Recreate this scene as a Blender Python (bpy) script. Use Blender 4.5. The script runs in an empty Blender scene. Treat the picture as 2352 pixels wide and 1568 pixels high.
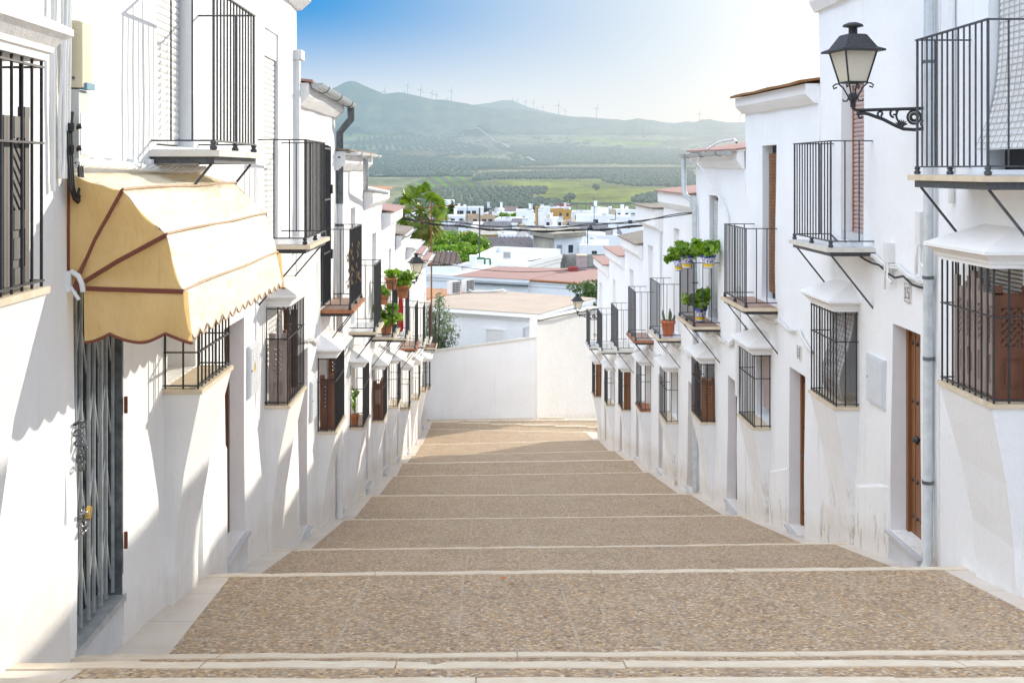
import bpy, math, random
from mathutils import Vector, Matrix, noise
random.seed(7)
SC = bpy.context.scene
COL = SC.collection
PI = math.pi
# ------------------------------------------------------------------ camera (eye at the origin, street runs along +Y; level camera with the lens shifted down)
FL, CU, CV = 2650.0, 1110.0, 390.0
def ray(u, v): return Vector((u - CU, FL, CV - v))
def onX(u, v, X): d = ray(u, v); return d * (X / d.x)
def onY(u, v, Y): d = ray(u, v); return d * (Y / d.y)
def onZ(u, v, Z): d = ray(u, v); return d * (Z / d.z)
cam = bpy.data.cameras.new('camera')
cam.sensor_width = 36.0
cam.lens = FL / 2352.0 * 36.0
cam.shift_x = (1176 - CU) / 2352.0; cam.shift_y = (CV - 784) / 2352.0
cam.clip_start = 0.1
cam.clip_end = 30000
co = bpy.data.objects.new('camera', cam)
co.rotation_euler = (PI / 2, 0, 0)
COL.objects.link(co)
SC.camera = co
# ------------------------------------------------------------------ mesh builder
class MB:
    def __init__(s): s.v = []; s.f = []; s.sm = []
    def add(s, vs, fs, smooth=False):
        n = len(s.v); s.v += [tuple(x) for x in vs]
        s.f += [tuple(i + n for i in f) for f in fs]; s.sm += [smooth] * len(fs)
        return s
    def quad(s, a, b, c, d): return s.add((a, b, c, d), ((0, 1, 2, 3),))
    def poly(s, vs): return s.add(vs, (tuple(range(len(vs))),))
    def box(s, x0, x1, y0, y1, z0, z1):
        if x0 > x1: x0, x1 = x1, x0
        v = [(x, y, z) for z in (z0, z1) for x, y in ((x0, y0), (x1, y0), (x1, y1), (x0, y1))]
        return s.add(v, ((3, 2, 1, 0), (4, 5, 6, 7), (0, 1, 5, 4), (1, 2, 6, 5), (2, 3, 7, 6), (3, 0, 4, 7)))
    def obox(s, o, ex, ey, ez, a, b, c):
        o, ex, ey, ez = Vector(o), Vector(ex), Vector(ey), Vector(ez)
        v = [o + ex * x + ey * y + ez * z for z in c for x, y in ((a[0], b[0]), (a[1], b[0]), (a[1], b[1]), (a[0], b[1]))]
        return s.add(v, ((3, 2, 1, 0), (4, 5, 6, 7), (0, 1, 5, 4), (1, 2, 6, 5), (2, 3, 7, 6), (3, 0, 4, 7)))
    def tube(s, pts, r, n=6, caps=True, smooth=True):
        pts = [Vector(p) for p in pts]; rings = []
        rr = r if isinstance(r, (list, tuple)) else [r] * len(pts)
        for i, p in enumerate(pts):
            t = (pts[min(i + 1, len(pts) - 1)] - pts[max(i - 1, 0)])
            if t.length < 1e-9: t = Vector((0, 0, 1))
            t.normalize()
            if i == 0: a = t.orthogonal().normalized()
            else:
                a = a - t * a.dot(t)
                a = a.normalized() if a.length > 1e-6 else t.orthogonal().normalized()
            b = t.cross(a)
            rings.append([p + (a * math.cos(2 * PI * k / n) + b * math.sin(2 * PI * k / n)) * rr[i] for k in range(n)])
        v = [q for R in rings for q in R]; f = []
        for i in range(len(pts) - 1):
            for k in range(n):
                k2 = (k + 1) % n
                f.append((i * n + k, i * n + k2, (i + 1) * n + k2, (i + 1) * n + k))
        s.add(v, f, smooth)
        if caps:
            s.add(rings[0][::-1], (tuple(range(n)),)); s.add(rings[-1], (tuple(range(n)),))
        return s
    def bar(s, p, q, r, n=6): return s.tube((p, q), r, n)
    def lathe(s, c, prof, n=16, axis=(0, 0, 1), smooth=True):
        c = Vector(c); ax = Vector(axis).normalized(); a = ax.orthogonal().normalized(); b = ax.cross(a)
        v = []; f = []
        for r, h in prof:
            for k in range(n): v.append(c + ax * h + (a * math.cos(2 * PI * k / n) + b * math.sin(2 * PI * k / n)) * r)
        for i in range(len(prof) - 1):
            for k in range(n):
                k2 = (k + 1) % n
                f.append((i * n + k, i * n + k2, (i + 1) * n + k2, (i + 1) * n + k))
        s.add(v, f, smooth)
        if prof[0][0] > 1e-4: s.add(v[:n][::-1], (tuple(range(n)),))
        if prof[-1][0] > 1e-4: s.add(v[-n:], (tuple(range(n)),))
        return s
    def loft(s, rings, cap0=True, cap1=True):
        n = len(rings[0]); v = [q for R in rings for q in R]; f = []
        for i in range(len(rings) - 1):
            for k in range(n):
                k2 = (k + 1) % n
                f.append((i * n + k, i * n + k2, (i + 1) * n + k2, (i + 1) * n + k))
        s.add(v, f)
        if cap0: s.add(rings[0][::-1], (tuple(range(n)),))
        if cap1: s.add(rings[-1], (tuple(range(n)),))
        return s
    def ball(s, c, r, seed=0, sub=1, amp=0.0, sq=(1, 1, 1)):
        t = (1 + 5 ** .5) / 2
        V = [Vector(p).normalized() for p in ((-1, t, 0), (1, t, 0), (-1, -t, 0), (1, -t, 0), (0, -1, t), (0, 1, t), (0, -1, -t), (0, 1, -t), (t, 0, -1), (t, 0, 1), (-t, 0, -1), (-t, 0, 1))]
        F = [(0, 11, 5), (0, 5, 1), (0, 1, 7), (0, 7, 10), (0, 10, 11), (1, 5, 9), (5, 11, 4), (11, 10, 2), (10, 7, 6), (7, 1, 8), (3, 9, 4), (3, 4, 2), (3, 2, 6), (3, 6, 8), (3, 8, 9), (4, 9, 5), (2, 4, 11), (6, 2, 10), (8, 6, 7), (9, 8, 1)]
        for _ in range(sub - 1):
            mid = {}; G = []
            def m(a, b):
                k = (min(a, b), max(a, b))
                if k not in mid: mid[k] = len(V); V.append(((V[a] + V[b]) / 2).normalized())
                return mid[k]
            for a, b, c2 in F:
                x, y, z = m(a, b), m(b, c2), m(c2, a); G += [(a, x, z), (b, y, x), (c2, z, y), (x, y, z)]
            F = G
        c = Vector(c)
        vs = []
        for p in V:
            k = r * (1 + amp * noise.noise(p * 1.9 + Vector((seed * 3.1, seed * 1.7, 0))))
            vs.append(c + Vector((p.x * sq[0], p.y * sq[1], p.z * sq[2])) * k)
        return s.add(vs, F, amp < .15)
ROOT = {}
def root_loc(o):
    while o is not None and o.name not in ROOT: o = o.parent
    return ROOT[o.name] if o else Vector((0, 0, 0))
def build(mb, name, m, parent=None, origin=None):
    off = root_loc(parent) if parent else (Vector(origin) if origin else Vector((0, 0, 0)))
    me = bpy.data.meshes.new(name)
    me.from_pydata([(x - off.x, y - off.y, z - off.z) for x, y, z in mb.v], [], mb.f)
    me.polygons.foreach_set('use_smooth', mb.sm)
    for k in (m if isinstance(m, (list, tuple)) else [m]): me.materials.append(k)
    me.update()
    o = bpy.data.objects.new(name, me); COL.objects.link(o)
    if parent: o.parent = parent
    else:
        o.location = off; ROOT[o.name] = off
    return o
def tag(o, label, cat, group=None):
    o['label'] = label; o['category'] = cat
    if group: o['group'] = group
    return o
def thing(name, loc, label, cat, group=None):
    o = bpy.data.objects.new(name, None); o.empty_display_size = .2
    o.location = loc; COL.objects.link(o); ROOT[o.name] = Vector(loc)
    return tag(o, label, cat, group)
def single(mb, name, m, label, cat, group=None, origin=None):
    if origin is None:
        n = len(mb.v); origin = (sum(p[0] for p in mb.v) / n, sum(p[1] for p in mb.v) / n, min(p[2] for p in mb.v))
    return tag(build(mb, name, m, None, origin), label, cat, group)
def struct(mb, name, m):
    o = build(mb, name, m); o['kind'] = 'structure'; return o
def copy_tree(o, parent=None):
    c = o.copy(); COL.objects.link(c)
    if parent is not None: c.parent = parent
    for ch in list(o.children): copy_tree(ch, c)
    return c
# ------------------------------------------------------------------ materials
def N(nt, t, **k):
    n = nt.nodes.new(t)
    for a, b in k.items():
        if a in n.inputs.keys(): n.inputs[a].default_value = b
        else: setattr(n, a, b)
    return n
def L(nt, a, b): nt.links.new(a, b)
def base(name):
    m = bpy.data.materials.new(name); m.use_nodes = True
    nt = m.node_tree; return m, nt, nt.nodes['Principled BSDF'], nt.nodes['Material Output']
def c4(c): return (c[0], c[1], c[2], 1)
def mixc(nt, fac, a, b):
    n = nt.nodes.new('ShaderNodeMix'); n.data_type = 'RGBA'
    for i, x in ((6, a), (7, b)):
        if isinstance(x, (tuple, list)): n.inputs[i].default_value = c4(x)
        else: L(nt, x, n.inputs[i])
    if isinstance(fac, (int, float)): n.inputs[0].default_value = fac
    else: L(nt, fac, n.inputs[0])
    return n.outputs[2]
def ramp(nt, src, *stops):
    r = nt.nodes.new('ShaderNodeValToRGB'); e = r.color_ramp.elements
    while len(e) < len(stops): e.new(.5)
    for k, (p, c) in enumerate(stops):
        e[k].position = p; e[k].color = c4(c) if isinstance(c, (tuple, list)) else (c, c, c, 1)
    L(nt, src, r.inputs[0]); return r.outputs[0]
def coord(nt, kind='Object', scale=None):
    t = nt.nodes.new('ShaderNodeTexCoord')
    if scale is None: return t.outputs[kind]
    mp = N(nt, 'ShaderNodeMapping'); mp.inputs['Scale'].default_value = scale
    L(nt, t.outputs[kind], mp.inputs[0]); return mp.outputs[0]
def noise_out(nt, co, scale, detail=4, rough=.6):
    n = N(nt, 'ShaderNodeTexNoise', Scale=scale, Detail=detail, Roughness=rough); L(nt, co, n.inputs['Vector']); return n.outputs[0]
def bump(nt, h, bs, strength, dist):
    b = N(nt, 'ShaderNodeBump', Strength=strength, Distance=dist); L(nt, h, b.inputs['Height']); L(nt, b.outputs[0], bs.inputs['Normal']); return b
def mat(name, col, rough=.6, var=.15, scale=8, bmp=.2, dist=.004, metal=0.0, stretch=None, col2=None, spec=.5):
    m, nt, bs, out = base(name)
    co = coord(nt, 'Object', stretch) if stretch else coord(nt)
    n = noise_out(nt, co, scale, 5)
    c2 = col2 if col2 else tuple(max(0, x * (1 - 2 * var)) for x in col)
    L(nt, mixc(nt, ramp(nt, n, (.3, 0.0), (.72, 1.0)), c2, col), bs.inputs['Base Color'])
    bs.inputs['Roughness'].default_value = rough; bs.inputs['Metallic'].default_value = metal
    bs.inputs['Specular IOR Level'].default_value = spec
    if bmp: bump(nt, noise_out(nt, co, scale * 5, 3), bs, bmp, dist)
    return m
def plaster(name, col, worn=0.0, cream=0.0):
    m, nt, bs, out = base(name)
    co = coord(nt)
    big = noise_out(nt, co, .9, 4); mid = noise_out(nt, co, 5, 5); fine = noise_out(nt, co, 45, 3)
    c = mixc(nt, ramp(nt, big, (.35, 0.0), (.7, 1.0)), tuple(x * .95 for x in col), col)
    # rain streaks, long in z
    st = noise_out(nt, coord(nt, 'Object', (7, 7, .45)), 1.0, 5, .65)
    c = mixc(nt, ramp(nt, st, (.58, 0.0), (.82, .36)), c, (.57, .55, .51))
    vo = N(nt, 'ShaderNodeTexVoronoi', Scale=.8, feature='DISTANCE_TO_EDGE'); wv = N(nt, 'ShaderNodeVectorMath', operation='MULTIPLY_ADD'); nn = N(nt, 'ShaderNodeTexNoise', Scale=2.5, Detail=6.0); L(nt, co, nn.inputs['Vector']); L(nt, nn.outputs['Color'], wv.inputs[0]); wv.inputs[1].default_value = (.9, .9, .9); L(nt, co, wv.inputs[2]); L(nt, wv.outputs[0], vo.inputs['Vector'])
    ck = N(nt, 'ShaderNodeMath', operation='MULTIPLY'); L(nt, ramp(nt, vo.outputs['Distance'], (.0, 1.0), (.004, 0.0)), ck.inputs[0]); L(nt, ramp(nt, big, (.58, 0.0), (.66, .22)), ck.inputs[1])
    c = mixc(nt, ck.outputs[0], c, (.40, .38, .35))
    gb = nt.nodes.new('ShaderNodeSeparateXYZ'); L(nt, co, gb.inputs[0]); hy = N(nt, 'ShaderNodeMath', operation='MULTIPLY_ADD'); L(nt, gb.outputs[1], hy.inputs[0]); hy.inputs[1].default_value = .19; L(nt, gb.outputs[2], hy.inputs[2]); hg = N(nt, 'ShaderNodeMath', operation='SUBTRACT'); L(nt, hy.outputs[0], hg.inputs[0]); hg.inputs[1].default_value = .38
    dz = N(nt, 'ShaderNodeMath', operation='MULTIPLY_ADD'); L(nt, mid, dz.inputs[0]); dz.inputs[1].default_value = -.6; L(nt, hg.outputs[0], dz.inputs[2])
    c = mixc(nt, ramp(nt, dz.outputs[0], (.0, .5), (.30, 0.0)), c, (.64, .57, .49))
    if worn:
        w = ramp(nt, noise_out(nt, coord(nt, 'Object', (3.2, 3.2, 1.1)), 2.0, 8, .72), (.55, 0.0), (.60, 1.0))
        zz = ramp(nt, hg.outputs[0], (.15, 1.0), (1.0, 0.0))
        mm = N(nt, 'ShaderNodeMath', operation='MULTIPLY'); L(nt, w, mm.inputs[0]); L(nt, zz, mm.inputs[1])
        m2 = N(nt, 'ShaderNodeMath', operation='MULTIPLY'); L(nt, mm.outputs[0], m2.inputs[0]); m2.inputs[1].default_value = worn
        c = mixc(nt, m2.outputs[0], c, (.50, .44, .36))
    L(nt, c, bs.inputs['Base Color']); bs.inputs['Roughness'].default_value = .85; bs.inputs['Specular IOR Level'].default_value = .25
    ad = N(nt, 'ShaderNodeMath', operation='MULTIPLY_ADD'); L(nt, fine, ad.inputs[0]); ad.inputs[1].default_value = .22; L(nt, mid, ad.inputs[2])
    bump(nt, ad.outputs[0], bs, .45, .022)
    return m
W_SUN = plaster('whitewash', (.88, .875, .865))
W_SH = plaster('whitewash_shade_tint', (.865, .88, .90))  # bluish tone of shade put into this and the next two whitewashes
W_OLD = plaster('whitewash_worn', (.865, .87, .875), worn=.9)
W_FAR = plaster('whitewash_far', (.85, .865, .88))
W_TRIM = plaster('whitewash_trim', (.87, .865, .855))
IRON = mat('black_iron', (.045, .045, .05), .5, .3, 30, .15, .001)
IRON_G = mat('grey_iron', (.085, .09, .10), .5, .3, 30, .15, .001)
GALV = mat('galvanised', (.52, .55, .56), .38, .18, 14, .1, .002, metal=.3, col2=(.34, .37, .38))
ZINC = mat('zinc_pipe', (.66, .70, .72), .4, .12, 9, .1, .002, metal=.25, col2=(.50, .54, .56))
GALV_D = mat('galvanised_dark', (.20, .22, .23), .5, .3, 12, .1, .002, metal=.4)
MARBLE = mat('marble', (.62, .63, .65), .25, .1, 3, .03, .002, col2=(.50, .52, .55))
CREAM = mat('cream_stone', (.72, .62, .47), .7, .1, 9, .4, .004, col2=(.60, .48, .33))
EDGE_S = mat('step_edge_stone', (.76, .67, .54), .7, .1, 9, .4, .004, col2=(.64, .53, .40))
STONE_W = mat('pale_stone', (.72, .69, .63), .7, .1, 7, .4, .004, col2=(.58, .55, .48))
TERRA = mat('terracotta', (.48, .19, .09), .8, .2, 10, .3, .003)
POT = mat('pot_clay', (.52, .20, .085), .75, .12, 14, .15, .002)
TILE_F = mat('floor_tile', (.42, .26, .19), .5, .15, 6, .1, .002)
TILE_OLD = mat('roof_tile_old', (.30, .25, .20), .9, .25, 5, .6, .02, col2=(.17, .14, .12))
RUST = mat('rusty_tile_edge', (.33, .15, .045), .85, .25, 12, .5, .01)
WOOD = mat('door_wood', (.27, .115, .045), .42, .15, 3, .15, .002, stretch=(9, 9, .7))
WOOD_D = mat('dark_wood', (.19, .072, .036), .5, .2, 3, .2, .002, stretch=(9, 9, .8))
WOOD_G = mat('weathered_wood', (.42, .33, .285), .7, .2, 3, .3, .003, stretch=(9, 9, .8))
WOOD_B = mat('blackened_wood', (.16, .14, .13), .6, .25, 3, .3, .003, stretch=(9, 9, .8))
BLIND_W = mat('white_blind', (.80, .79, .76), .5, .04, 4, 0)
BLIND_G = mat('grey_blind', (.50, .52, .54), .45, .06, 4, 0, metal=.2)
BLIND_P = mat('mauve_blind', (.50, .37, .34), .6, .1, 4, 0)
BLIND_O = mat('orange_blind', (.55, .33, .22), .7, .2, 9, 0)
PVC = mat('white_pvc', (.78, .78, .77), .4, .05, 3, 0)
DARK = mat('dark_interior', (.02, .02, .022), .6, .1, 3, 0)
BOX_B = mat('beige_plastic', (.62, .55, .38), .5, .05, 3, 0)
BOX_G = mat('grey_plastic', (.55, .56, .54), .5, .05, 3, 0)
BOX_W = mat('painted_steel_door', (.66, .69, .72), .45, .04, 3, .05, .002)
BLUE = mat('blue_plastic', (.12, .30, .42), .4, .05, 3, 0)
RUBBER = mat('black_rubber', (.02, .02, .022), .5, .1, 6, 0)
YELLOW = mat('yellow_sign', (.80, .55, .03), .5, .03, 3, 0)
INK = mat('ink_grey', (.10, .09, .11), .5, .05, 3, 0)
CERAM = mat('glazed_ceramic', (.72, .70, .64), .2, .05, 6, 0)
BRASS = mat('brass', (.60, .42, .12), .35, .1, 8, 0, metal=.9)
STEEL = mat('chain_steel', (.50, .50, .50), .3, .2, 20, 0, metal=.9)
MAROON = mat('maroon_trim', (.20, .055, .03), .7, .1, 20, .1, .001)
RED_C = mat('red_cloth', (.55, .03, .03), .8, .15, 6, .2, .004)
SOIL = mat('soil', (.05, .035, .022), .95, .2, 30, .3, .004)
PINK = mat('petal_pink', (.75, .06, .20), .6, .15, 20, 0)
BARK = mat('bark', (.13, .095, .07), .95, .25, 8, .7, .02)
def leafmat(name, a, b, trans=.35):
    m, nt, bs, out = base(name)
    n = noise_out(nt, coord(nt), 2.6, 4)
    c = mixc(nt, ramp(nt, n, (.32, 0.0), (.68, 1.0)), a, b)
    L(nt, c, bs.inputs['Base Color']); bs.inputs['Roughness'].default_value = .45
    t = nt.nodes.new('ShaderNodeBsdfTranslucent')
    hs = N(nt, 'ShaderNodeHueSaturation', Saturation=1.15, Value=1.7); L(nt, c, hs.inputs['Color']); L(nt, hs.outputs[0], t.inputs[0])
    mx = nt.nodes.new('ShaderNodeMixShader'); mx.inputs[0].default_value = trans
    L(nt, bs.outputs[0], mx.inputs[1]); L(nt, t.outputs[0], mx.inputs[2]); L(nt, mx.outputs[0], out.inputs[0])
    return m
LEAF = leafmat('geranium_leaf', (.09, .19, .015), (.29, .44, .05))
LEAF_T = leafmat('locust_leaf', (.07, .16, .015), (.24, .38, .03))
LEAF_S = leafmat('silver_leaf', (.10, .14, .075), (.22, .27, .15))
LEAF_B = leafmat('bush_leaf', (.05, .09, .022), (.10, .16, .05))
LEAF_P = leafmat('palm_leaf', (.08, .14, .015), (.23, .31, .05), .35)
LEAF_PD = leafmat('palm_skirt', (.17, .19, .035), (.31, .31, .08), .35)
DRY = leafmat('dry_leaf', (.22, .14, .07), (.36, .25, .13), .15)
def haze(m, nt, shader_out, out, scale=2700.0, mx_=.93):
    """distance haze painted as a glow into the far surfaces: thickens with distance along the valley and towards the sun"""
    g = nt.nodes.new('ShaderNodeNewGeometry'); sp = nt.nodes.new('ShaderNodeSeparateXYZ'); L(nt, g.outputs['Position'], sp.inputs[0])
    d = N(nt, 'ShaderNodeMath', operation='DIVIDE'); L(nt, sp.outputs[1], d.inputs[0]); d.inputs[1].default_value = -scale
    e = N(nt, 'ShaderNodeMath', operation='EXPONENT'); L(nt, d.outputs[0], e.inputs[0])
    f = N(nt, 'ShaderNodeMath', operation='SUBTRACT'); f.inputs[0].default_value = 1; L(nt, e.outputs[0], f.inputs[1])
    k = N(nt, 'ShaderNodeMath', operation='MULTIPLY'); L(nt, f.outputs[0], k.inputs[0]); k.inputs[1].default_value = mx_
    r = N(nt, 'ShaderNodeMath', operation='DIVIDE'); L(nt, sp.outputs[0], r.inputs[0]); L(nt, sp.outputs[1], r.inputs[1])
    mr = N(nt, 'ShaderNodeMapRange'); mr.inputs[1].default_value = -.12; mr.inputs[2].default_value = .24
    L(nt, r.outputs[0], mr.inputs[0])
    c = mixc(nt, mr.outputs[0], (.42, .58, .67), (.84, .91, .94))  # glare of the sun side put into the haze colour
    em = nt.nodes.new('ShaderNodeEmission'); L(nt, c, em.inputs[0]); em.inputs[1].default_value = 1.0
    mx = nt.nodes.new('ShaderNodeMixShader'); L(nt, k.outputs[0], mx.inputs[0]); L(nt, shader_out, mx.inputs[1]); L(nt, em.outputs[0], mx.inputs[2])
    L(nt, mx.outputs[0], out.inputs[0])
def pebble():
    m, nt, bs, out = base('washed_pebble_paving')
    co = coord(nt, 'Object')
    mp = N(nt, 'ShaderNodeMapping'); mp.inputs['Scale'].default_value = (1, 1, .01); L(nt, co, mp.inputs[0]); P = mp.outputs[0]
    nz = N(nt, 'ShaderNodeTexNoise', Scale=30.0); L(nt, P, nz.inputs['Vector'])
    wp = N(nt, 'ShaderNodeVectorMath', operation='MULTIPLY_ADD'); L(nt, nz.outputs['Color'], wp.inputs[0]); wp.inputs[1].default_value = (.012, .012, 0); L(nt, P, wp.inputs[2])
    vo = N(nt, 'ShaderNodeTexVoronoi', Scale=46.0); L(nt, wp.outputs[0], vo.inputs['Vector'])
    sp = nt.nodes.new('ShaderNodeSeparateColor'); L(nt, vo.outputs['Color'], sp.inputs[0])
    c = ramp(nt, sp.outputs[0], (0.0, (.125, .075, .04)), (.2, (.52, .31, .14)), (.42, (.235, .185, .16)), (.58, (.67, .465, .255)), (.76, (.37, .25, .145)), (.9, (.80, .645, .47)), (1.0, (.21, .185, .19)))
    # mortar between the stones
    c = mixc(nt, ramp(nt, vo.outputs['Distance'], (.46, 0.0), (.68, .55)), c, (.34, .25, .155))
    # joints of the cast slabs, scrubbed cement marks and soft patches
    nb = noise_out(nt, P, 1.3, 5, .7)
    sx = nt.nodes.new('ShaderNodeSeparateXYZ'); L(nt, P, sx.inputs[0])
    def joint(o, size, off, wd):
        wob = N(nt, 'ShaderNodeMath', operation='MULTIPLY_ADD'); L(nt, nz.outputs[0], wob.inputs[0]); wob.inputs[1].default_value = .012; L(nt, o, wob.inputs[2])
        a = N(nt, 'ShaderNodeMath', operation='ADD'); L(nt, wob.outputs[0], a.inputs[0]); a.inputs[1].default_value = 40 + off
        b = N(nt, 'ShaderNodeMath', operation='MODULO'); L(nt, a.outputs[0], b.inputs[0]); b.inputs[1].default_value = size
        d = N(nt, 'ShaderNodeMath', operation='LESS_THAN'); L(nt, b.outputs[0], d.inputs[0]); d.inputs[1].default_value = wd
        return d.outputs[0]
    j = N(nt, 'ShaderNodeMath', operation='MAXIMUM'); L(nt, joint(sx.outputs[0], .8, .17, .016), j.inputs[0]); L(nt, joint(sx.outputs[1], 1.55, .3, .016), j.inputs[1])
    jm = N(nt, 'ShaderNodeMath', operation='MULTIPLY'); L(nt, j.outputs[0], jm.inputs[0]); L(nt, ramp(nt, nb, (.36, .08), (.6, .75)), jm.inputs[1])
    c = mixc(nt, jm.outputs[0], c, (.50, .45, .37))
    c = mixc(nt, ramp(nt, noise_out(nt, coord(nt, 'Object', (2.2, .8, .01)), 1.0, 6, .7), (.52, 0.0), (.75, .5)), c, (.52, .43, .325))
    c = mixc(nt, ramp(nt, nb, (.25, .28), (.5, 0.0)), c, (.15, .11, .08))
    L(nt, c, bs.inputs['Base Color']); bs.inputs['Roughness'].default_value = .55
    bump(nt, ramp(nt, vo.outputs['Distance'], (0.0, 1.0), (.7, 0.0)), bs, .9, .009)
    return m
PEBBLE = pebble()
def slabs(name, col, col2, size):
    m, nt, bs, out = base(name)
    co = coord(nt); n = noise_out(nt, co, 2.5, 6, .7)
    br = N(nt, 'ShaderNodeTexBrick', Scale=1.0); br.offset = 0.0
    br.inputs['Brick Width'].default_value = 20; br.inputs['Row Height'].default_value = size; br.inputs['Mortar Size'].default_value = .006
    L(nt, co, br.inputs['Vector'])
    c = mixc(nt, ramp(nt, n, (.3, 0.0), (.7, 1.0)), col2, col)
    c = mixc(nt, br.outputs['Fac'], c, tuple(x * .55 for x in col))
    L(nt, c, bs.inputs['Base Color']); bs.inputs['Roughness'].default_value = .45
    bump(nt, noise_out(nt, co, 30, 3), bs, .15, .003)
    return m
BORDER = slabs('marble_border', (.70, .65, .58), (.60, .50, .42), .92)
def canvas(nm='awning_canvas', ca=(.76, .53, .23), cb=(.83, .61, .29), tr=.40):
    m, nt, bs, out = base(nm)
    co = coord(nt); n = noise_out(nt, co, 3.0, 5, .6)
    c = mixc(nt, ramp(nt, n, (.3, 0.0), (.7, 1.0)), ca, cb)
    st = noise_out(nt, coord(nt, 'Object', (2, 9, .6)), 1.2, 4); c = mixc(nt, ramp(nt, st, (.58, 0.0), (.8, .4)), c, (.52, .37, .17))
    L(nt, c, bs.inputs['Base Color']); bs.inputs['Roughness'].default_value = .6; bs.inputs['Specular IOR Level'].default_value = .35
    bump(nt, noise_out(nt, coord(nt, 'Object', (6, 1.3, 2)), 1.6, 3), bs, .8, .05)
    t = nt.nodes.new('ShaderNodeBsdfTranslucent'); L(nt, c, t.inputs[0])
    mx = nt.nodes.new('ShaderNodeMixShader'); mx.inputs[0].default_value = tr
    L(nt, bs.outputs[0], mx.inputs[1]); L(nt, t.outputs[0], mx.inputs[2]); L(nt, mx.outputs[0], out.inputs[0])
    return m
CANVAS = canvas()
CANVAS_PALE = canvas('pale_canvas', (.88, .78, .58), (.93, .86, .70), .2)  # paler canvas for the top and front panels
def rooftile(name, a, b, sx=5.0, ang=0):
    m, nt, bs, out = base(name)
    co = coord(nt)
    w = N(nt, 'ShaderNodeTexWave', Scale=sx, Distortion=.4); w.inputs['Detail'].default_value = 1; L(nt, co, w.inputs[0])
    n = noise_out(nt, co, 3.0, 6, .7)
    c = mixc(nt, ramp(nt, n, (.3, 0.0), (.7, 1.0)), a, b)
    c = mixc(nt, ramp(nt, w.outputs[0], (.0, .65), (.5, 0.0)), c, tuple(x * .35 for x in a))
    L(nt, c, bs.inputs['Base Color']); bs.inputs['Roughness'].default_value = .85
    bump(nt, w.outputs[0], bs, .8, .06)
    return m
ROOF_G = rooftile('grey_tile_roof', (.10, .09, .095), (.22, .19, .18), .8)
ROOF_B = rooftile('brown_tile_roof', (.16, .11, .09), (.30, .22, .18), .8)
ROOF_R = mat('red_terrace', (.40, .22, .185), .8, .15, 1.2, .2, .01, col2=(.31, .19, .165))
ROOF_O = mat('orange_terrace', (.52, .25, .13), .8, .15, 1.2, .2, .01)
ROOF_T = mat('tan_terrace', (.52, .42, .33), .8, .1, .8, .2, .01, col2=(.43, .34, .27))
ROOF_W = mat('white_terrace', (.72, .73, .74), .7, .08, 1, .2, .01)
GREYW = mat('stained_cement', (.36, .34, .31), .9, .3, 1.6, .5, .02, col2=(.16, .15, .14))
OCHRE = mat('ochre_wall', (.55, .33, .10), .85, .1, 3, .3, .01)
PEACH = mat('peach_wall', (.55, .40, .26), .85, .1, 3, .3, .01)
BEIGE = mat('beige_wall', (.58, .52, .40), .85, .1, 3, .3, .01)
GLASS_D = mat('window_dark', (.05, .06, .075), .15, .1, 3, 0)
def glass(name, col, tr=.0):
    m, nt, bs, out = base(name)
    n = noise_out(nt, coord(nt), 6, 4)
    L(nt, mixc(nt, n, tuple(x * .85 for x in col), col), bs.inputs['Base Color'])
    bs.inputs['Roughness'].default_value = .25
    t = nt.nodes.new('ShaderNodeBsdfTranslucent'); t.inputs[0].default_value = c4(col)
    mx = nt.nodes.new('ShaderNodeMixShader'); mx.inputs[0].default_value = .55
    L(nt, bs.outputs[0], mx.inputs[1]); L(nt, t.outputs[0], mx.inputs[2]); L(nt, mx.outputs[0], out.inputs[0])
    return m
FROST = glass('frosted_glass', (.95, .90, .78))
SKYL = glass('skylight_glass', (.62, .75, .74))
SKY_STR, SKY_AIR, SKY_DUST, SKY_OZ = .15, 1.0, 1.5, 1.0
SUN_STR = 5.0
SKY_FILL = (1.62, 1.78, 2.05)  # colour of the fill brightness added to the upper sky
# ------------------------------------------------------------------ daylight
SUN_AZ, SUN_EL = math.radians(36.0), math.radians(18.7)
w = bpy.data.worlds.new('World'); SC.world = w; w.use_nodes = True
wn = w.node_tree
sky = wn.nodes.new('ShaderNodeTexSky'); sky.sky_type = 'NISHITA'; sky.sun_disc = False
sky.sun_elevation = SUN_EL; sky.sun_rotation = SUN_AZ
sky.altitude = 200; sky.air_density = SKY_AIR; sky.dust_density = SKY_DUST; sky.ozone_density = SKY_OZ
bg = wn.nodes['Background']; bg.inputs[1].default_value = SKY_STR
sd = Vector((math.sin(SUN_AZ) * math.cos(SUN_EL), math.cos(SUN_AZ) * math.cos(SUN_EL), math.sin(SUN_EL)))
dirn = coord(wn, 'Generated')
sx_ = wn.nodes.new('ShaderNodeSeparateXYZ'); L(wn, dirn, sx_.inputs[0])
dt = N(wn, 'ShaderNodeVectorMath', operation='DOT_PRODUCT'); L(wn, dirn, dt.inputs[0]); dt.inputs[1].default_value = sd
def smap(src, a, b, lo=0.0, hi=1.0):
    m_ = N(wn, 'ShaderNodeMapRange', interpolation_type='SMOOTHSTEP'); m_.inputs[1].default_value = a; m_.inputs[2].default_value = b; m_.inputs[3].default_value = lo; m_.inputs[4].default_value = hi
    L(wn, src, m_.inputs[0]); return m_.outputs[0]
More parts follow.
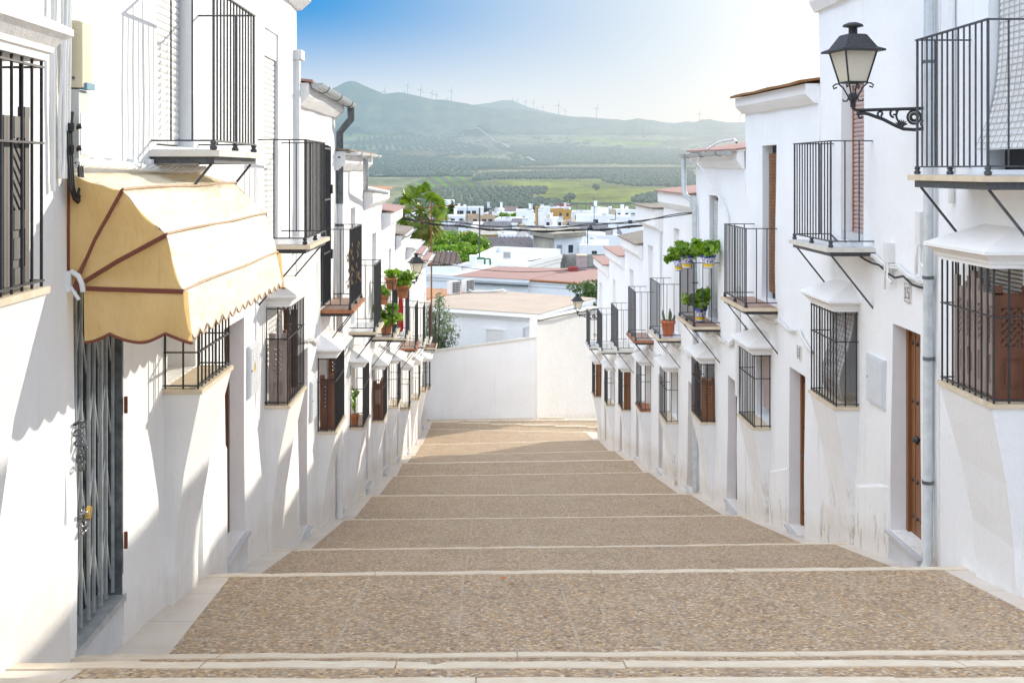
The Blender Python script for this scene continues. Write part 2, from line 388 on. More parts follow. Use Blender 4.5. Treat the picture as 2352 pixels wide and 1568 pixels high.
# clear blue away from the sun, white glare towards it and along the horizon, added fill light overhead, strongest opposite the sun
away = smap(dt.outputs['Value'], math.cos(math.radians(20)), math.cos(math.radians(47)))
upw = smap(sx_.outputs[2], .04, .15)
pr_ = N(wn, 'ShaderNodeMath', operation='MULTIPLY'); L(wn, away, pr_.inputs[0]); L(wn, upw, pr_.inputs[1])
pale = smap(dt.outputs['Value'], math.cos(math.radians(9)), math.cos(math.radians(34)), .72, .92)
c_ = mixc(wn, pale, sky.outputs[0], tuple(x / SKY_STR for x in (.80, .87, .93)))
c_ = mixc(wn, pr_.outputs[0], c_, tuple(x / SKY_STR for x in (.03, .34, .78)))
sky_fill = smap(sx_.outputs[2], .20, .55)
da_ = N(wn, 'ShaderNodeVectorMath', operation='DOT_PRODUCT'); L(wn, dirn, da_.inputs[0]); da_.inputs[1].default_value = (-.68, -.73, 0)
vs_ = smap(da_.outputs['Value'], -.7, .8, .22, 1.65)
vc_ = N(wn, 'ShaderNodeVectorMath', operation='SCALE'); vc_.inputs[0].default_value = tuple(x / SKY_STR for x in SKY_FILL); L(wn, vs_, vc_.inputs['Scale'])
c_ = mixc(wn, sky_fill, c_, vc_.outputs[0])
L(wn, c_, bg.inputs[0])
sl = bpy.data.lights.new('sun', 'SUN'); sl.energy = SUN_STR; sl.angle = math.radians(.55); sl.color = (1, .93, .80)
so = bpy.data.objects.new('sun', sl); COL.objects.link(so)
sd = Vector((math.sin(SUN_AZ) * math.cos(SUN_EL), math.cos(SUN_AZ) * math.cos(SUN_EL), math.sin(SUN_EL)))
so.rotation_euler = sd.to_track_quat('Z', 'Y').to_euler(); so.location = (10, 10, 20)
SC.view_settings.view_transform = 'Standard'; SC.view_settings.look = 'None'; SC.view_settings.exposure = 0; SC.view_settings.gamma = 1
SC.render.engine = 'CYCLES'
SC.cycles.max_bounces = 10; SC.cycles.diffuse_bounces = 8; SC.cycles.use_denoising = True
SC.cycles.sample_clamp_indirect = 8
# ------------------------------------------------------------------ the stepped street
EDGE = [(-7, -1.35, .0), (3.2, -1.62, .0), (4.0, -1.83, .0), (4.95, -2.176, .005), (5.88, -2.5, .005), (6.86, -2.865, .01), (10.07, -3.49, .03), (13.12, -4.276, .035), (17.98, -5.41, .035), (22.3, -6.27, .02), (27.7, -7.30, .06), (30.7, -7.75, .06), (35.0, -8.59, .10), (39.8, -9.39, .12), (45.2, -10.2, -.10), (47.0, -10.42, -.3)]
RISE = .15
def gz(y):
    for i in range(len(EDGE) - 1):
        y0, z0, _ = EDGE[i]; y1, z1, _ = EDGE[i + 1]
        if y0 <= y < y1: return z0 - RISE + (z1 - z0 + RISE) * (y - y0) / (y1 - y0)
    return EDGE[0][1] if y < EDGE[0][0] else EDGE[-1][1]
XL, XR = -2.4, 4.2
def ey(i, x): return EDGE[i][0] + EDGE[i][2] * (x - .9)
tread = MB(); border = MB(); nose = MB()
GL, GR = -2.13, 3.99
for i in range(len(EDGE) - 1):
    z0 = EDGE[i][1] - (RISE if i else 0); z1 = EDGE[i + 1][1]
    last = i == len(EDGE) - 2
    gl = -1.98 if i < 6 else GL
    gl2 = -2.17 if i == 5 else gl
    xs = [gl + (GR - gl) * k / 8 for k in range(9)]
    x2 = [gl2 + (GR - gl2) * k / 8 for k in range(9)]
    for k in range(8):
        tread.quad((xs[k], ey(i, xs[k]), z0), (xs[k + 1], ey(i, xs[k + 1]), z0), (x2[k + 1], ey(i + 1, x2[k + 1]), z1), (x2[k], ey(i + 1, x2[k]), z1))
    for a, b, a2, b2 in ((-2.75, gl, -2.75, gl2), (GR, 4.7, GR, 4.7)):
        border.quad((a, ey(i, a), z0 - .003), (b, ey(i, b), z0 - .003), (b2, ey(i + 1, b2), z1 - .003), (a2, ey(i + 1, a2), z1 - .003))
    # riser faces and the pale stones of the step edge
    if i:
        zt = EDGE[i][1]; z0_ = EDGE[i - 1][1] - (RISE if i > 1 else 0)
        tread.quad((-2.75, ey(i, -2.75) - .004, zt - .01), (4.7, ey(i, 4.7) - .004, zt - .01), (4.7, ey(i, 4.7) - .004, z0 - .02), (-2.75, ey(i, -2.75) - .004, z0 - .02))
        random.seed(40 + i)
        x = -2.72; wd = .15
        while x < 4.65:
            x2_ = min(x + random.uniform(.9, 1.9), 4.68)
            j = random.uniform(-.008, .008)
            n = 6; sl2 = (z0_ - zt) / (ey(i, .9) - ey(i - 1, .9)) * wd
            ring = []
            for q in range(n + 1):
                xx = x + .004 + (x2_ - x - .008) * q / n; yy = ey(i, xx); jj = j + random.uniform(-.006, .006); jz = random.uniform(-.004, .004)
                ring.append([(xx, yy - wd + jj, zt + .006 + sl2 + jz * .4), (xx, yy - .012 + jj, zt + .006 + jz), (xx, yy + .004 + jj, zt - .006 + jz), (xx, yy + jj * .5, zt - RISE - .01), (xx, yy - wd + jj, zt - RISE - .01)])
            nose.loft(ring)
            x = x2_
# floor of the bend at the foot of the stairs, rising a little to the shaded side
def foot(x, y): return -10.42 - .03 * max(0, min(y, 48.2) - 47) - .21 * max(0, y - 48.2) * max(0, min(1, (x - 1.5) / 1.5))
e = len(EDGE) - 1
g = [[(x, 46.85 + .3 * (x - .9) * -1 + t * (14 - .2 * x), 0) for x in (-2.75, -1.2, .4, 2.0, 3.6, 4.7, 9, 16)] for t in (0, .15, .3, .5, 1)]
for a in range(4):
    for b in range(7):
        q = [g[a][b], g[a][b + 1], g[a + 1][b + 1], g[a + 1][b]]
        tread.quad(*[(p[0], p[1], foot(p[0], p[1]) - .012) for p in q])
for (xa, ya), (xb, yb) in (((-2.3, 47.6), (5.5, 46.4)), ((-2.2, 47.9), (6.5, 48.2)), ((-.6, 48.0), (7.5, 50.2))):
    for k in range(6):
        p = [(xa + (xb - xa) * t, ya + (yb - ya) * t) for t in (k / 6, (k + .98) / 6)]
        (a, b), (c, d) = p
        nose.box(a, c, b, b + .16, foot(a, b) - .05, foot(a, b) + .03)
for k in range(5):
    ya, yb = 41.6 + k * 1.1, 41.6 + (k + 1) * 1.1
    tread.quad((4.55, ya, gz(ya) - .02), (16, ya, gz(ya) + .2), (16, yb, gz(yb) + .2), (4.55, yb, gz(yb) - .02))
struct(tread, 'street_pavement', PEBBLE)
struct(border, 'pavement_border', BORDER)
struct(nose, 'street_kerb', EDGE_S)
# ------------------------------------------------------------------ valley and hills
VB = [(430, 484), (620, 452), (800, 432), (1050, 411), (1400, 391), (1900, 371), (2500, 351), (3200, 328), (3900, 309)]
RIDGE = [(300, 235), (500, 220), (640, 214), (740, 212), (772, 200), (790, 190), (805, 186), (818, 188), (834, 196), (865, 209), (882, 216), (915, 212), (935, 215), (966, 222), (996, 229), (1023, 230), (1071, 238), (1106, 246), (1150, 250), (1172, 248), (1216, 253), (1260, 263), (1304, 268), (1348, 269), (1392, 273), (1436, 277), (1471, 274), (1502, 277), (1537, 285), (1572, 280), (1594, 281), (1638, 277), (1673, 281), (1713, 282), (1800, 284), (2000, 280), (2300, 286), (2700, 290)]
BACK = [(300, 300), (1000, 262), (1060, 247), (1076, 242), (1105, 239), (1128, 236), (1150, 231), (1159, 230), (1172, 231), (1181, 233), (1216, 247), (1260, 258), (1295, 265), (1400, 282), (1480, 276), (1530, 281), (1600, 287), (2700, 300)]
def lerp(T, x):
    if x <= T[0][0]: return T[0][1]
    for (a, p), (b, q) in zip(T, T[1:]):
        if x <= b: return p + (q - p) * (x - a) / (b - a)
    return T[-1][1]
def vprof(d, u):
    if d <= 3900:
        v = lerp(VB, d)
        if d > 1500:
            k = min(1, (d - 1500) / 1500)
            v += k * 7 * noise.noise((u * .011, d * .0016, 3.0)) + k * 3 * noise.noise((u * .03, d * .003, 9.0))
            q_ = 1 + .35 * noise.noise((u * .045, d * .002, 6.0))
            v -= 26 * q_ * math.exp(-((u - 1105) / 62) ** 2) * math.exp(-((d - 3550) / 150) ** 2) + 15 * q_ * math.exp(-((u - 940) / 60) ** 2) * math.exp(-((d - 3500) / 150) ** 2)
            v -= 38 * q_ * math.exp(-((u - 740) / 95) ** 2) * math.exp(-((d - 3700) / 150) ** 2) + 12 * q_ * math.exp(-((u - 1420) / 120) ** 2) * math.exp(-((d - 3500) / 200) ** 2)
        return v
    r = lerp(RIDGE, u)
    if d <= 5500:
        t = (d - 3900) / 1600; s = t * t * (3 - 2 * t)
        base_v = 309 + (r - 309) * s
        rg = abs(noise.noise((u * .016 + d * .0007, d * .0004, 5.0)))
        return base_v + (1 - abs(2 * t - 1)) * (22 * noise.noise((u * .012, d * .0011, 2.0)) + 22 * (rg - .3) + 8 * noise.noise((u * .05, d * .003, 3.0)))
    if d <= 6400: return r + (330 - r) * (d - 5500) / 900
    b = lerp(BACK, u)
    if d <= 9000: return 330 + (b - 330) * ((d - 6400) / 2600) ** 1.5
    return b + (340 - b) * (d - 9000) / 2000
TOWN = [(-40, -6), (30, -9.5), (48, -11.3), (100, -17), (200, -20.5), (380, -21.5), (430, None)]
def tz(x, y):
    if y < 430:
        T = TOWN[:-1] + [(430, (CV_H - lerp(VB, 430)) / FL * 430)]
        return lerp(T, y)
    u = 1110 + FL * x / y
    return (CV_H - vprof(y, u)) / FL * y
CV_H = 390.0
def inpoly(P, x, y):
    c = False
    for i in range(len(P)):
        x0, y0 = P[i]; x1, y1 = P[i - 1]
        if (y0 > y) != (y1 > y) and x < (x1 - x0) * (y - y0) / (y1 - y0) + x0: c = not c
    return c
GREEN = [(1110, 421), (1146, 415), (1374, 413), (1392, 424), (1462, 431), (1519, 431), (1530, 446), (1453, 466), (1295, 466), (1207, 453), (1255, 446), (1252, 434)]
STRIPE = [(930, 425), (990, 404), (1100, 404), (1112, 432), (1040, 438)]
LOWST = [(1290, 469), (1560, 469), (1560, 490), (1280, 490)]
PALE = [(878, 360), (900, 357), (1067, 377), (1100, 382), (1040, 381), (882, 371)]
BROWN = [(946, 345), (1049, 345), (1060, 360), (1000, 363), (948, 356)]
GREEN1 = [(1290, 314), (1340, 316), (1523, 329), (1500, 335), (1420, 333), (1330, 322)]  # bright green strips among the fields
GREEN2 = [(700, 307), (790, 309), (935, 313), (935, 317), (790, 315), (700, 313)]
SOILP = [(1000, 314), (1130, 318), (1240, 331), (1100, 332)]
GROVE = [[(860, 372), (1110, 388), (1250, 381), (1340, 378), (1600, 380), (1600, 372), (1200, 372), (1100, 368), (860, 360)],
         [(830, 362), (1100, 388), (1095, 397), (860, 400), (800, 392)],
         [(1080, 418), (1110, 402), (1330, 396), (1590, 395), (1600, 436), (1520, 430), (1460, 430), (1395, 422), (1376, 412), (1146, 413)],
         [(900, 476), (960, 436), (1112, 432), (1254, 432), (1254, 446), (1205, 452), (1292, 467), (1300, 486), (900, 486)],
         [(1455, 455), (1530, 440), (1600, 438), (1600, 470), (1455, 468)],
         [(820, 320), (1000, 322), (1120, 340), (1120, 352), (930, 343), (800, 345)],
         [(1140, 340), (1560, 345), (1600, 372), (1240, 372)]]
def fieldcol(u, v, d):
    n = noise.noise((u * .02, v * .06, 1.0)); f = noise.noise((u * .09, v * .25, 7.0))
    if v < 309:
        k = .5 + .6 * noise.noise((u * .03, v * .07, 4.0)) + .4 * noise.noise((u * .11, v * .2, 4.5))  # dark layered shading of the slopes painted into the hill colour
        q = .6 if 3300 < d < 3900 else 1
        k = max(0, min(1.1, k)); return ((.03 + .15 * k) * q, (.05 + .15 * k) * q, (.03 + .08 * k) * q)
    if inpoly(GREEN, u, v): return (.24 + .03 * n + .02 * f, .265 + .04 * n, .075)
    if inpoly(STRIPE, u, v):
        s = math.sin((u + (v - 404) * -1.35) * .21)
        return (.16, .30, .05) if s > .5 else (.17, .165, .12)
    if inpoly(LOWST, u, v):
        s = math.sin((u - (v - 404) * 2.2) * .16)
        return (.14, .25, .04) if s > .55 else (.17, .165, .10)
    if inpoly(PALE, u, v): return (.20 + .02 * n, .21 + .02 * n, .10)
    if inpoly(BROWN, u, v): return (.19, .155, .11)
    if inpoly(GREEN1, u, v) or inpoly(GREEN2, u, v): return (.26, .34, .06)
    if inpoly(SOILP, u, v): return (.24, .21, .16)
    if 398 + (u - 860) * -.006 < v < 407 and u < 1080: return (.055, .065, .05)
    if 384 < v < 389.5 - (u - 1400) * .003 and 1050 < u < 1620: return (.075, .08, .06)
    a = noise.noise((u * .006, v * .09, 2.0))
    c = (.28 + .06 * a + .025 * f, .275 + .06 * a + .02 * f, .17 + .03 * a)
    if v < 372 and a < -.05: c = tuple(x * .62 for x in c)
    return c
ds = [-40, -10, 20, 40, 48, 60, 80, 110, 150, 200, 260, 320, 380, 420]
d = 430.0
while d < 3900: ds.append(d); d *= 1.0125
d = 3900.0
while d < 5500: ds.append(d); d += 40
ds += [5500, 5560, 5700, 6000, 6400, 7000, 7600, 8200, 8600, 8850, 9000, 9150, 9600, 11000]
us = list(range(-2400, 700, 100)) + [700 + 4 * k for k in range(261)] + list(range(1800, 5200, 100))
tv = []; tc = []
for y in ds:
    for u in us:
        t = (u - 1110) / FL
        x = t * (y if y >= 430 else y * .75 + 108 if y > 0 else 108)
        tv.append((x, y, tz(x, y)))
        tc.append(fieldcol(u, vprof(y, u), y) if y >= 430 else (.20, .19, .15))
nu = len(us)
me = bpy.data.meshes.new('hills')
me.from_pydata(tv, [], [(r * nu + k, r * nu + k + 1, (r + 1) * nu + k + 1, (r + 1) * nu + k) for r in range(len(ds) - 1) for k in range(nu - 1)])
ca = me.color_attributes.new('field', 'FLOAT_COLOR', 'POINT')
ca.data.foreach_set('color', [q for c in tc for q in (c[0], c[1], c[2], 1.0)])
me.polygons.foreach_set('use_smooth', [True] * len(me.polygons))
hm, nt, bs, out = base('fields_and_scrub')
at = N(nt, 'ShaderNodeAttribute', attribute_name='field')
n1 = noise_out(nt, coord(nt, 'Object', (.02, .006, .02)), 1.0, 8, .72)
n2 = noise_out(nt, coord(nt, 'Object', (.11, .035, .1)), 1.0, 5, .7)
cc = mixc(nt, ramp(nt, n1, (.40, .55), (.6, 0.0)), at.outputs['Color'], (.05, .065, .04))
hs = N(nt, 'ShaderNodeHueSaturation'); L(nt, cc, hs.inputs['Color'])
mrn = N(nt, 'ShaderNodeMapRange'); mrn.inputs[1].default_value = .3; mrn.inputs[2].default_value = .7; mrn.inputs[3].default_value = .72; mrn.inputs[4].default_value = 1.25
L(nt, n2, mrn.inputs[0]); L(nt, mrn.outputs[0], hs.inputs['Value'])
L(nt, hs.outputs[0], bs.inputs['Base Color']); bs.inputs['Roughness'].default_value = 1; bs.inputs['Specular IOR Level'].default_value = 0
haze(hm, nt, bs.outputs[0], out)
me.materials.append(hm)
ho = bpy.data.objects.new('hills', me); COL.objects.link(ho); ho['kind'] = 'structure'
# valley road
rd = MB(); pts = [(1000, 312), (1060, 317), (1128, 323), (1150, 329), (1190, 349), (1229, 372)]
rs = MB()
def dist_for(v):
    lo, hi = 430, 3900
    for _ in range(40):
        m_ = (lo + hi) / 2
        if lerp(VB, m_) > v: lo = m_
        else: hi = m_
    return lo
RDM, nt, bs, out = base('pale_dirt_road'); bs.inputs['Base Color'].default_value = (.34, .31, .26, 1); bs.inputs['Roughness'].default_value = 1
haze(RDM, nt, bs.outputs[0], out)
def track(pts, wd):
    prev = None
    for (u0, v0), (u1, v1) in zip(pts, pts[1:]):
        for k in range(13):
            t = k / 12; dd = dist_for(v0 + (v1 - v0) * t); x = (u0 + (u1 - u0) * t - 1110) / FL * dd
            q = [(x - wd, dd, tz(x - wd, dd) + 2.0), (x + wd, dd, tz(x + wd, dd) + 2.0)]
            if prev: rd.quad(prev[0], prev[1], q[1], q[0])
            prev = q
track(pts, 3.5)
track([(1408, 365), (1440, 351), (1452, 349)], 4)
track([(860, 408), (960, 402), (1070, 399), (1110, 397)], 2.5)
struct(rd, 'road', RDM)
# olive trees on the slopes: the ones that show largest are things, the far groves one mass
OLM, nt, bs, out = base('olive_foliage')
no = noise_out(nt, coord(nt), .9, 5)
oi = nt.nodes.new('ShaderNodeObjectInfo')
L(nt, mixc(nt, ramp(nt, no, (.3, 0.0), (.7, 1.0)), (.055, .075, .05), (.14, .17, .12)), bs.inputs['Base Color']); bs.inputs['Roughness'].default_value = .9
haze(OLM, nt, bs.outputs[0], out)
random.seed(11)
spots = []
for gi, P in enumerate(GROVE):
    ux = [p[0] for p in P]; vx = [p[1] for p in P]
    d0, d1 = dist_for(max(vx)), dist_for(min(vx))
    sp, sy, ang, size = ((9, 12, .3, 1.9), (8, 9, .006, 1.7), (7.5, 6.5, .5, 1.5), (4.6, 4.2, .026, .9), (5, 4.5, .3, .95), (16, 20, .1, 2.6), (14, 18, .2, 2.6))[gi]
    ca_, sa_ = math.cos(ang), math.sin(ang)
    xm = max(abs(u - 1110) for u in ux) / FL * d1 + 40
    R = int((d1 - d0 + 2 * xm) / min(sp, sy)) + 2
    Ri = int((2 * xm + (d1 - d0) * abs(sa_)) / sp) + 2
    for i in range(-Ri, Ri):
        for j in range(-R, R):
            a, b = i * sp, j * sy
            x = a * ca_ - b * sa_ ; y = d0 + a * sa_ + b * ca_
            if not (d0 <= y <= d1): continue
            x += random.uniform(-.08, .08) * sp; y += random.uniform(-.2, .2) * sy
            u = 1110 + FL * x / y; v = lerp(VB, y)
            if 780 < u < 1640 and inpoly(P, u, v) and random.random() < .93: spots.append((y, x, size))
spots.sort()
vis = [s for s in spots if 1035 < 1110 + FL * s[1] / s[0] < 1480]
near = set(vis[:250])
proto = None
def olive_mesh(mb, x, y, z, s, seed, sub=1):
    for k in range(3 if sub > 1 else 2):
        a = seed * 2.4 + k * 2.2
        mb.ball((x + .9 * s * math.cos(a) * .8, y + .9 * s * math.sin(a) * .8, z + s * (1.25 + .3 * k)), s * (1.12 - .15 * k), seed + k * 7, sub, .8, (1, 1, .85))
mass = MB()
protos = []
for k in range(4):
    t = thing('olive_tree', (0, 0, 0), 'small grey-green olive tree among the rows on the slope just above the town', 'tree', 'olive trees in rows above the town')
    mb = MB(); olive_mesh(mb, 0, 0, 0, 1.5, k * 5 + 1, 2); build(mb, 'crown', OLM, t)
    mb = MB(); mb.tube([(0, 0, -.6), (.15, 0, .8), (0, .1, 2.2)], [.35, .25, .15], 5); build(mb, 'trunk', BARK, t)
    protos.append(t)
cnt = 0
for s in spots:
    y, x, size = s; z = tz(x, y); sc = random.uniform(.8, 1.25)
    if s in near:
        o = protos[cnt] if cnt < 4 else copy_tree(protos[cnt % 4])
        o.location = (x, y, z - .2); sc *= size / 1.5; o.scale = (sc, sc, sc); o.rotation_euler = (0, 0, random.random() * 6); cnt += 1
    elif size > 1: mass.ball((x, y, z + size * sc * 1.2), size * sc * 1.2, random.randint(0, 99), 1, .7, (1, 1, .95))
    else: olive_mesh(mass, x, y, z - .2, size * sc, random.randint(0, 99))
# hedges and scattered trees further off
random.seed(5)
for k in range(700):
    v = random.uniform(312, 372); u = random.uniform(790, 1700); y = dist_for(v)
    if noise.noise((u * .012, v * .12, 8.0)) < .02 or inpoly(GREEN1, u, v): continue
    x = (u - 1110) / FL * y
    mass.ball((x, y, tz(x, y) + 2), random.uniform(3, 5.5), k, 1, .6, (1.6, 1, .6))
for (u, v) in [(u + random.uniform(-2, 2), 400 + (407 - 400) * random.random() + (u - 860) * -.004) for u in range(800, 1080, 3)]:
    y = dist_for(v); x = (u - 1110) / FL * y; mass.ball((x, y, tz(x, y) + 1.4), random.uniform(2.5, 4), int(u), 1, .6, (1.5, 1, .8))
for (u, v) in [(u + random.uniform(-2, 2), 469 + random.uniform(-.5, .8)) for u in range(1300, 1560, 4)]:
    y = dist_for(v); x = (u - 1110) / FL * y; mass.ball((x, y, tz(x, y) + .3), random.uniform(1, 1.6), int(u), 1, .6, (2, 1, .5))
ms = build(mass, 'olive_grove', OLM); ms['kind'] = 'stuff'
for u, v in ((1368, 437), (1309, 464)):
    y = dist_for(v); x = (u - 1110) / FL * y
    t = thing('olive_tree', (x, y, tz(x, y)), 'lone olive tree at the edge of the bright green field' if v < 450 else 'lone dark olive tree at the lower border of the green field', 'tree')
    mb = MB(); olive_mesh(mb, x, y, tz(x, y), 1.7, u % 9, 2); build(mb, 'crown', OLM, t)
    mb = MB(); mb.tube([(x, y, tz(x, y) - .6), (x, y, tz(x, y) + 2.2)], [.35, .15], 5); build(mb, 'trunk', BARK, t)
# wind turbines on the ridge
TUM, nt, bs, out = base('turbine_paint'); bs.inputs['Base Color'].default_value = (.42, .44, .46, 1); haze(TUM, nt, bs.outputs[0], out, 3600, .65)
HZ = lambda x, y: (689 + x * .4393, 143.5 + y * .4393)
TL = [(287, 182, 56), (315, 198, 58), (441, 213, 62), (545, 196, 38), (563, 172, 50), (630, 207, 64), (690, 208, 50), (713, 222, 54), (772, 201, 14), (791, 202, 54), (1112, 238, 42), (1135, 239, 38), (1179, 243, 40), (1221, 249, 42), (1240, 250, 14), (1270, 260, 28), (1352, 279, 56), (1387, 282, 32), (1550, 290, 52), (2088, 318, 50), (2302, 316, 40)]
random.seed(21)
tp = thing('wind_turbine', (0, 0, 0), 'slender white wind turbine standing on the far blue ridge', 'wind turbine', 'wind turbines along the ridge')
mb = MB(); mb.tube([(0, 0, -12), (0, 0, 0), (0, 0, 78)], [2.6, 2.3, 1.6], 8); build(mb, 'tower', TUM, tp)
mb = MB(); mb.box(-2, 2, -6, 4, 76.5, 80.5); nc = build(mb, 'nacelle', TUM, tp)
for k in range(3):
    a = k * 2 * PI / 3 + .3; mb = MB()
    dr = Vector((math.sin(a), 0, math.cos(a))); pr = Vector((math.cos(a), 0, -math.sin(a))); c = Vector((0, -7, 78.5))
    mb.loft([[c + dr * h + pr * s * wv + Vector((0, e_, 0)) for s, e_ in ((-1, 0), (0, .5), (1, 0), (0, -.5))] for h, wv in ((0, 1.2), (7, 2.0), (20, 1.5), (32, .7))]); build(mb, 'blade', TUM, tp)
for i, (a, b, h) in enumerate(TL):
    u, v = HZ(a, b); y = 5450 if not 1100 < a < 1250 else 5750
    o = tp if i == 0 else copy_tree(tp)
    x = (u - 1110) / FL * y; hub = h * .4393 / FL * y
    o.location = (x, y, (CV_H - v) / FL * y); s = hub / 78.5; o.scale = (max(s, .55),) * 2 + (s,)
    if s < .4: o.scale = (.5, .5, s)
    for ch in o.children:
        if ch.name.startswith('blade'): pass
    o.rotation_euler = (0, 0, random.uniform(-.5, .5))
# lattice pylons
for (a, b, h), lb in zip(((989, 312, 20), (1248, 416, 48), (1789, 380, 48)), ('thin lattice pylon on the wooded foothill', 'thin lattice pylon among the middle fields near the pale road', 'thin lattice pylon on the plain before the hazy hills')):
    u, v = HZ(a, b); y = dist_for(v); x = (u - 1110) / FL * y; z = tz(x, y); H = h * .4393 / FL * y
    mb = MB(); s = H * .09; r = H * .008
    for sx in (-1, 1):
        for sy in (-1, 1): mb.bar((x + sx * s, y + sy * s, z - 2), (x + sx * s * .15, y + sy * s * .15, z + H), r, 4)
    for k in range(6):
        t0, t1 = k / 6, (k + 1) / 6; w0, w1 = s * (1 - .85 * t0), s * (1 - .85 * t1)
        for sy in (-1, 1):
            mb.bar((x - w0, y + sy * w0, z + H * t0), (x + w1, y + sy * w1, z + H * t1), r * .7, 4); mb.bar((x + w0, y + sy * w0, z + H * t0), (x - w1, y + sy * w1, z + H * t1), r * .7, 4)
    for q in (.72, .84, .95): mb.bar((x - s * 1.5, y, z + H * q), (x + s * 1.5, y, z + H * q), r, 4)
    single(mb, 'lattice_pylon', TUM, lb, 'pylon')
# ------------------------------------------------------------------ house components
class Side:
    def __init__(s, X, sg): s.X = X; s.sg = sg
    def x(s, out): return s.X - s.sg * out          # out > 0: into the street
def wob(y, z, sd): return .010 * math.sin(1.7 * y + 1.3 * z + sd) + .006 * math.sin(4.3 * y - 2.1 * z + 2 * sd) + .004 * noise.noise((y * 3, z * 3, sd))
def facade(S, y0, y1, zb, zt, ops, depth=7.0, sd=0.0):
    mb = MB()
    ys = {y0, y1}; zmin = min(zt(y0), zt(y1)); zs = {zb}
    for o in ops: ys |= {o[0], o[1]}; zs |= {o[2], o[3]}
    n = int((y1 - y0) / .6) + 1
    for k in range(1, n):
        t = y0 + (y1 - y0) * k / n
        if all(abs(t - q) > .12 for q in ys): ys.add(t)
    n = int((zmin - zb) / .6) + 1
    for k in range(1, n):
        t = zb + (zmin - .2 - zb) * k / n
        if all(abs(t - q) > .12 for q in zs): zs.add(t)
    ys = sorted(ys); zs = [q for q in sorted(zs) if q < zmin - .02] + [None]
    def P(i, j):
        y = ys[i]; z = zs[j] if zs[j] is not None else zt(y)
        return Vector((S.X + wob(y, z, sd), y, z))
    def inside(y, z): return any(o[0] < y < o[1] and o[2] < z < o[3] for o in ops)
    ny, nz = len(ys), len(zs)
    idx = {}
    for i in range(ny):
        for j in range(nz): idx[i, j] = len(mb.v); mb.v.append(tuple(P(i, j)))
    for i in range(ny - 1):
        for j in range(nz - 1):
            zc = (zs[j] + (zs[j + 1] if zs[j + 1] is not None else zmin)) / 2
            if not inside((ys[i] + ys[i + 1]) / 2, zc): mb.f.append((idx[i, j], idx[i + 1, j], idx[i + 1, j + 1], idx[i, j + 1])); mb.sm.append(False)
    # smooth the trowelled front, keep reveals crisp
    mb.sm = [False] * len(mb.f)
    for o in ops:
        xb = S.x(-o[4])
        ii = [i for i in range(ny) if o[0] - 1e-6 <= ys[i] <= o[1] + 1e-6]; jj = [j for j in range(nz) if zs[j] is not None and o[2] - 1e-6 <= zs[j] <= o[3] + 1e-6]
        def rev(a, b):
            A, B = P(*a), P(*b); mb.quad(A, B, (xb, B.y, B.z), (xb, A.y, A.z))
        for a, b in zip(ii, ii[1:]): rev((a, jj[0]), (b, jj[0])); rev((a, jj[-1]), (b, jj[-1]))
        for a, b in zip(jj, jj[1:]): rev((ii[0], a), (ii[0], b)); rev((ii[-1], a), (ii[-1], b))
    # body behind the front
    xb = S.x(-depth)
    for i in (0, ny - 1):
        col = [P(i, j) for j in range(nz)]
        mb.poly(col + [Vector((xb, ys[i], col[-1].z)), Vector((xb, ys[i], zb))])
    for i in range(ny - 1):
        a, b = P(i, nz - 1), P(i + 1, nz - 1); mb.quad(a, b, (xb, b.y, b.z), (xb, a.y, a.z))
    mb.quad((xb, y0, zb), (xb, y1, zb), (xb, y1, zt(y1)), (xb, y0, zt(y0)))
    return mb
def back(S, o, ins=0.0, dx=0.0):
    x = S.x(-o[4] + dx); return MB().quad((x, o[0] - .03, o[2] - .03), (x, o[1] + .03, o[2] - .03), (x, o[1] + .03, o[3] + .03), (x, o[0] - .03, o[3] + .03))
def slat_blind(S, y0, y1, z0, z1, out, pitch=.05, belly=.018, lean=0.0, curve=None):
    """roller shutter: rounded horizontal slats"""
    mb = MB(); prof = []; n = max(2, int((z1 - z0) / pitch)); ph = (z1 - z0) / n
    for k in range(n):
        for t, b in ((0, 0), (.12, .6), (.5, 1), (.88, .6)): prof.append((z0 + (k + t) * ph, b * belly))
    prof.append((z1, 0))
    v = []
    for z, b in prof:
        t = (z1 - z) / (z1 - z0); o = out + b + lean * t + (curve(t) if curve else 0)
        v += [(S.x(o), y0, z), (S.x(o), y1, z)]
    mb.add(v, [(2 * k, 2 * k + 1, 2 * k + 3, 2 * k + 2) for k in range(len(prof) - 1)], False)
    return mb
def net_blind(S, y0, y1, z0, z1, out, py=.075, pz=.05, r=.004, curve=None):
    """cane blind behind a net of thin cords: the cords"""
    mb = MB()
    cv = curve or (lambda t: 0)
    n = int((z1 - z0) / pz)
    for k in range(n + 1):
        z = z0 + (z1 - z0) * k / n; x = S.x(out + cv((z1 - z) / (z1 - z0))); mb.bar((x, y0, z), (x, y1, z), r, 4)
    m_ = max(2, int((y1 - y0) / py))
    for k in range(m_ + 1):
        y = y0 + (y1 - y0) * k / m_
        mb.tube([(S.x(out + cv(t)), y, z1 - (z1 - z0) * t) for t in [q / 8 for q in range(9)]], r, 4)
    return mb
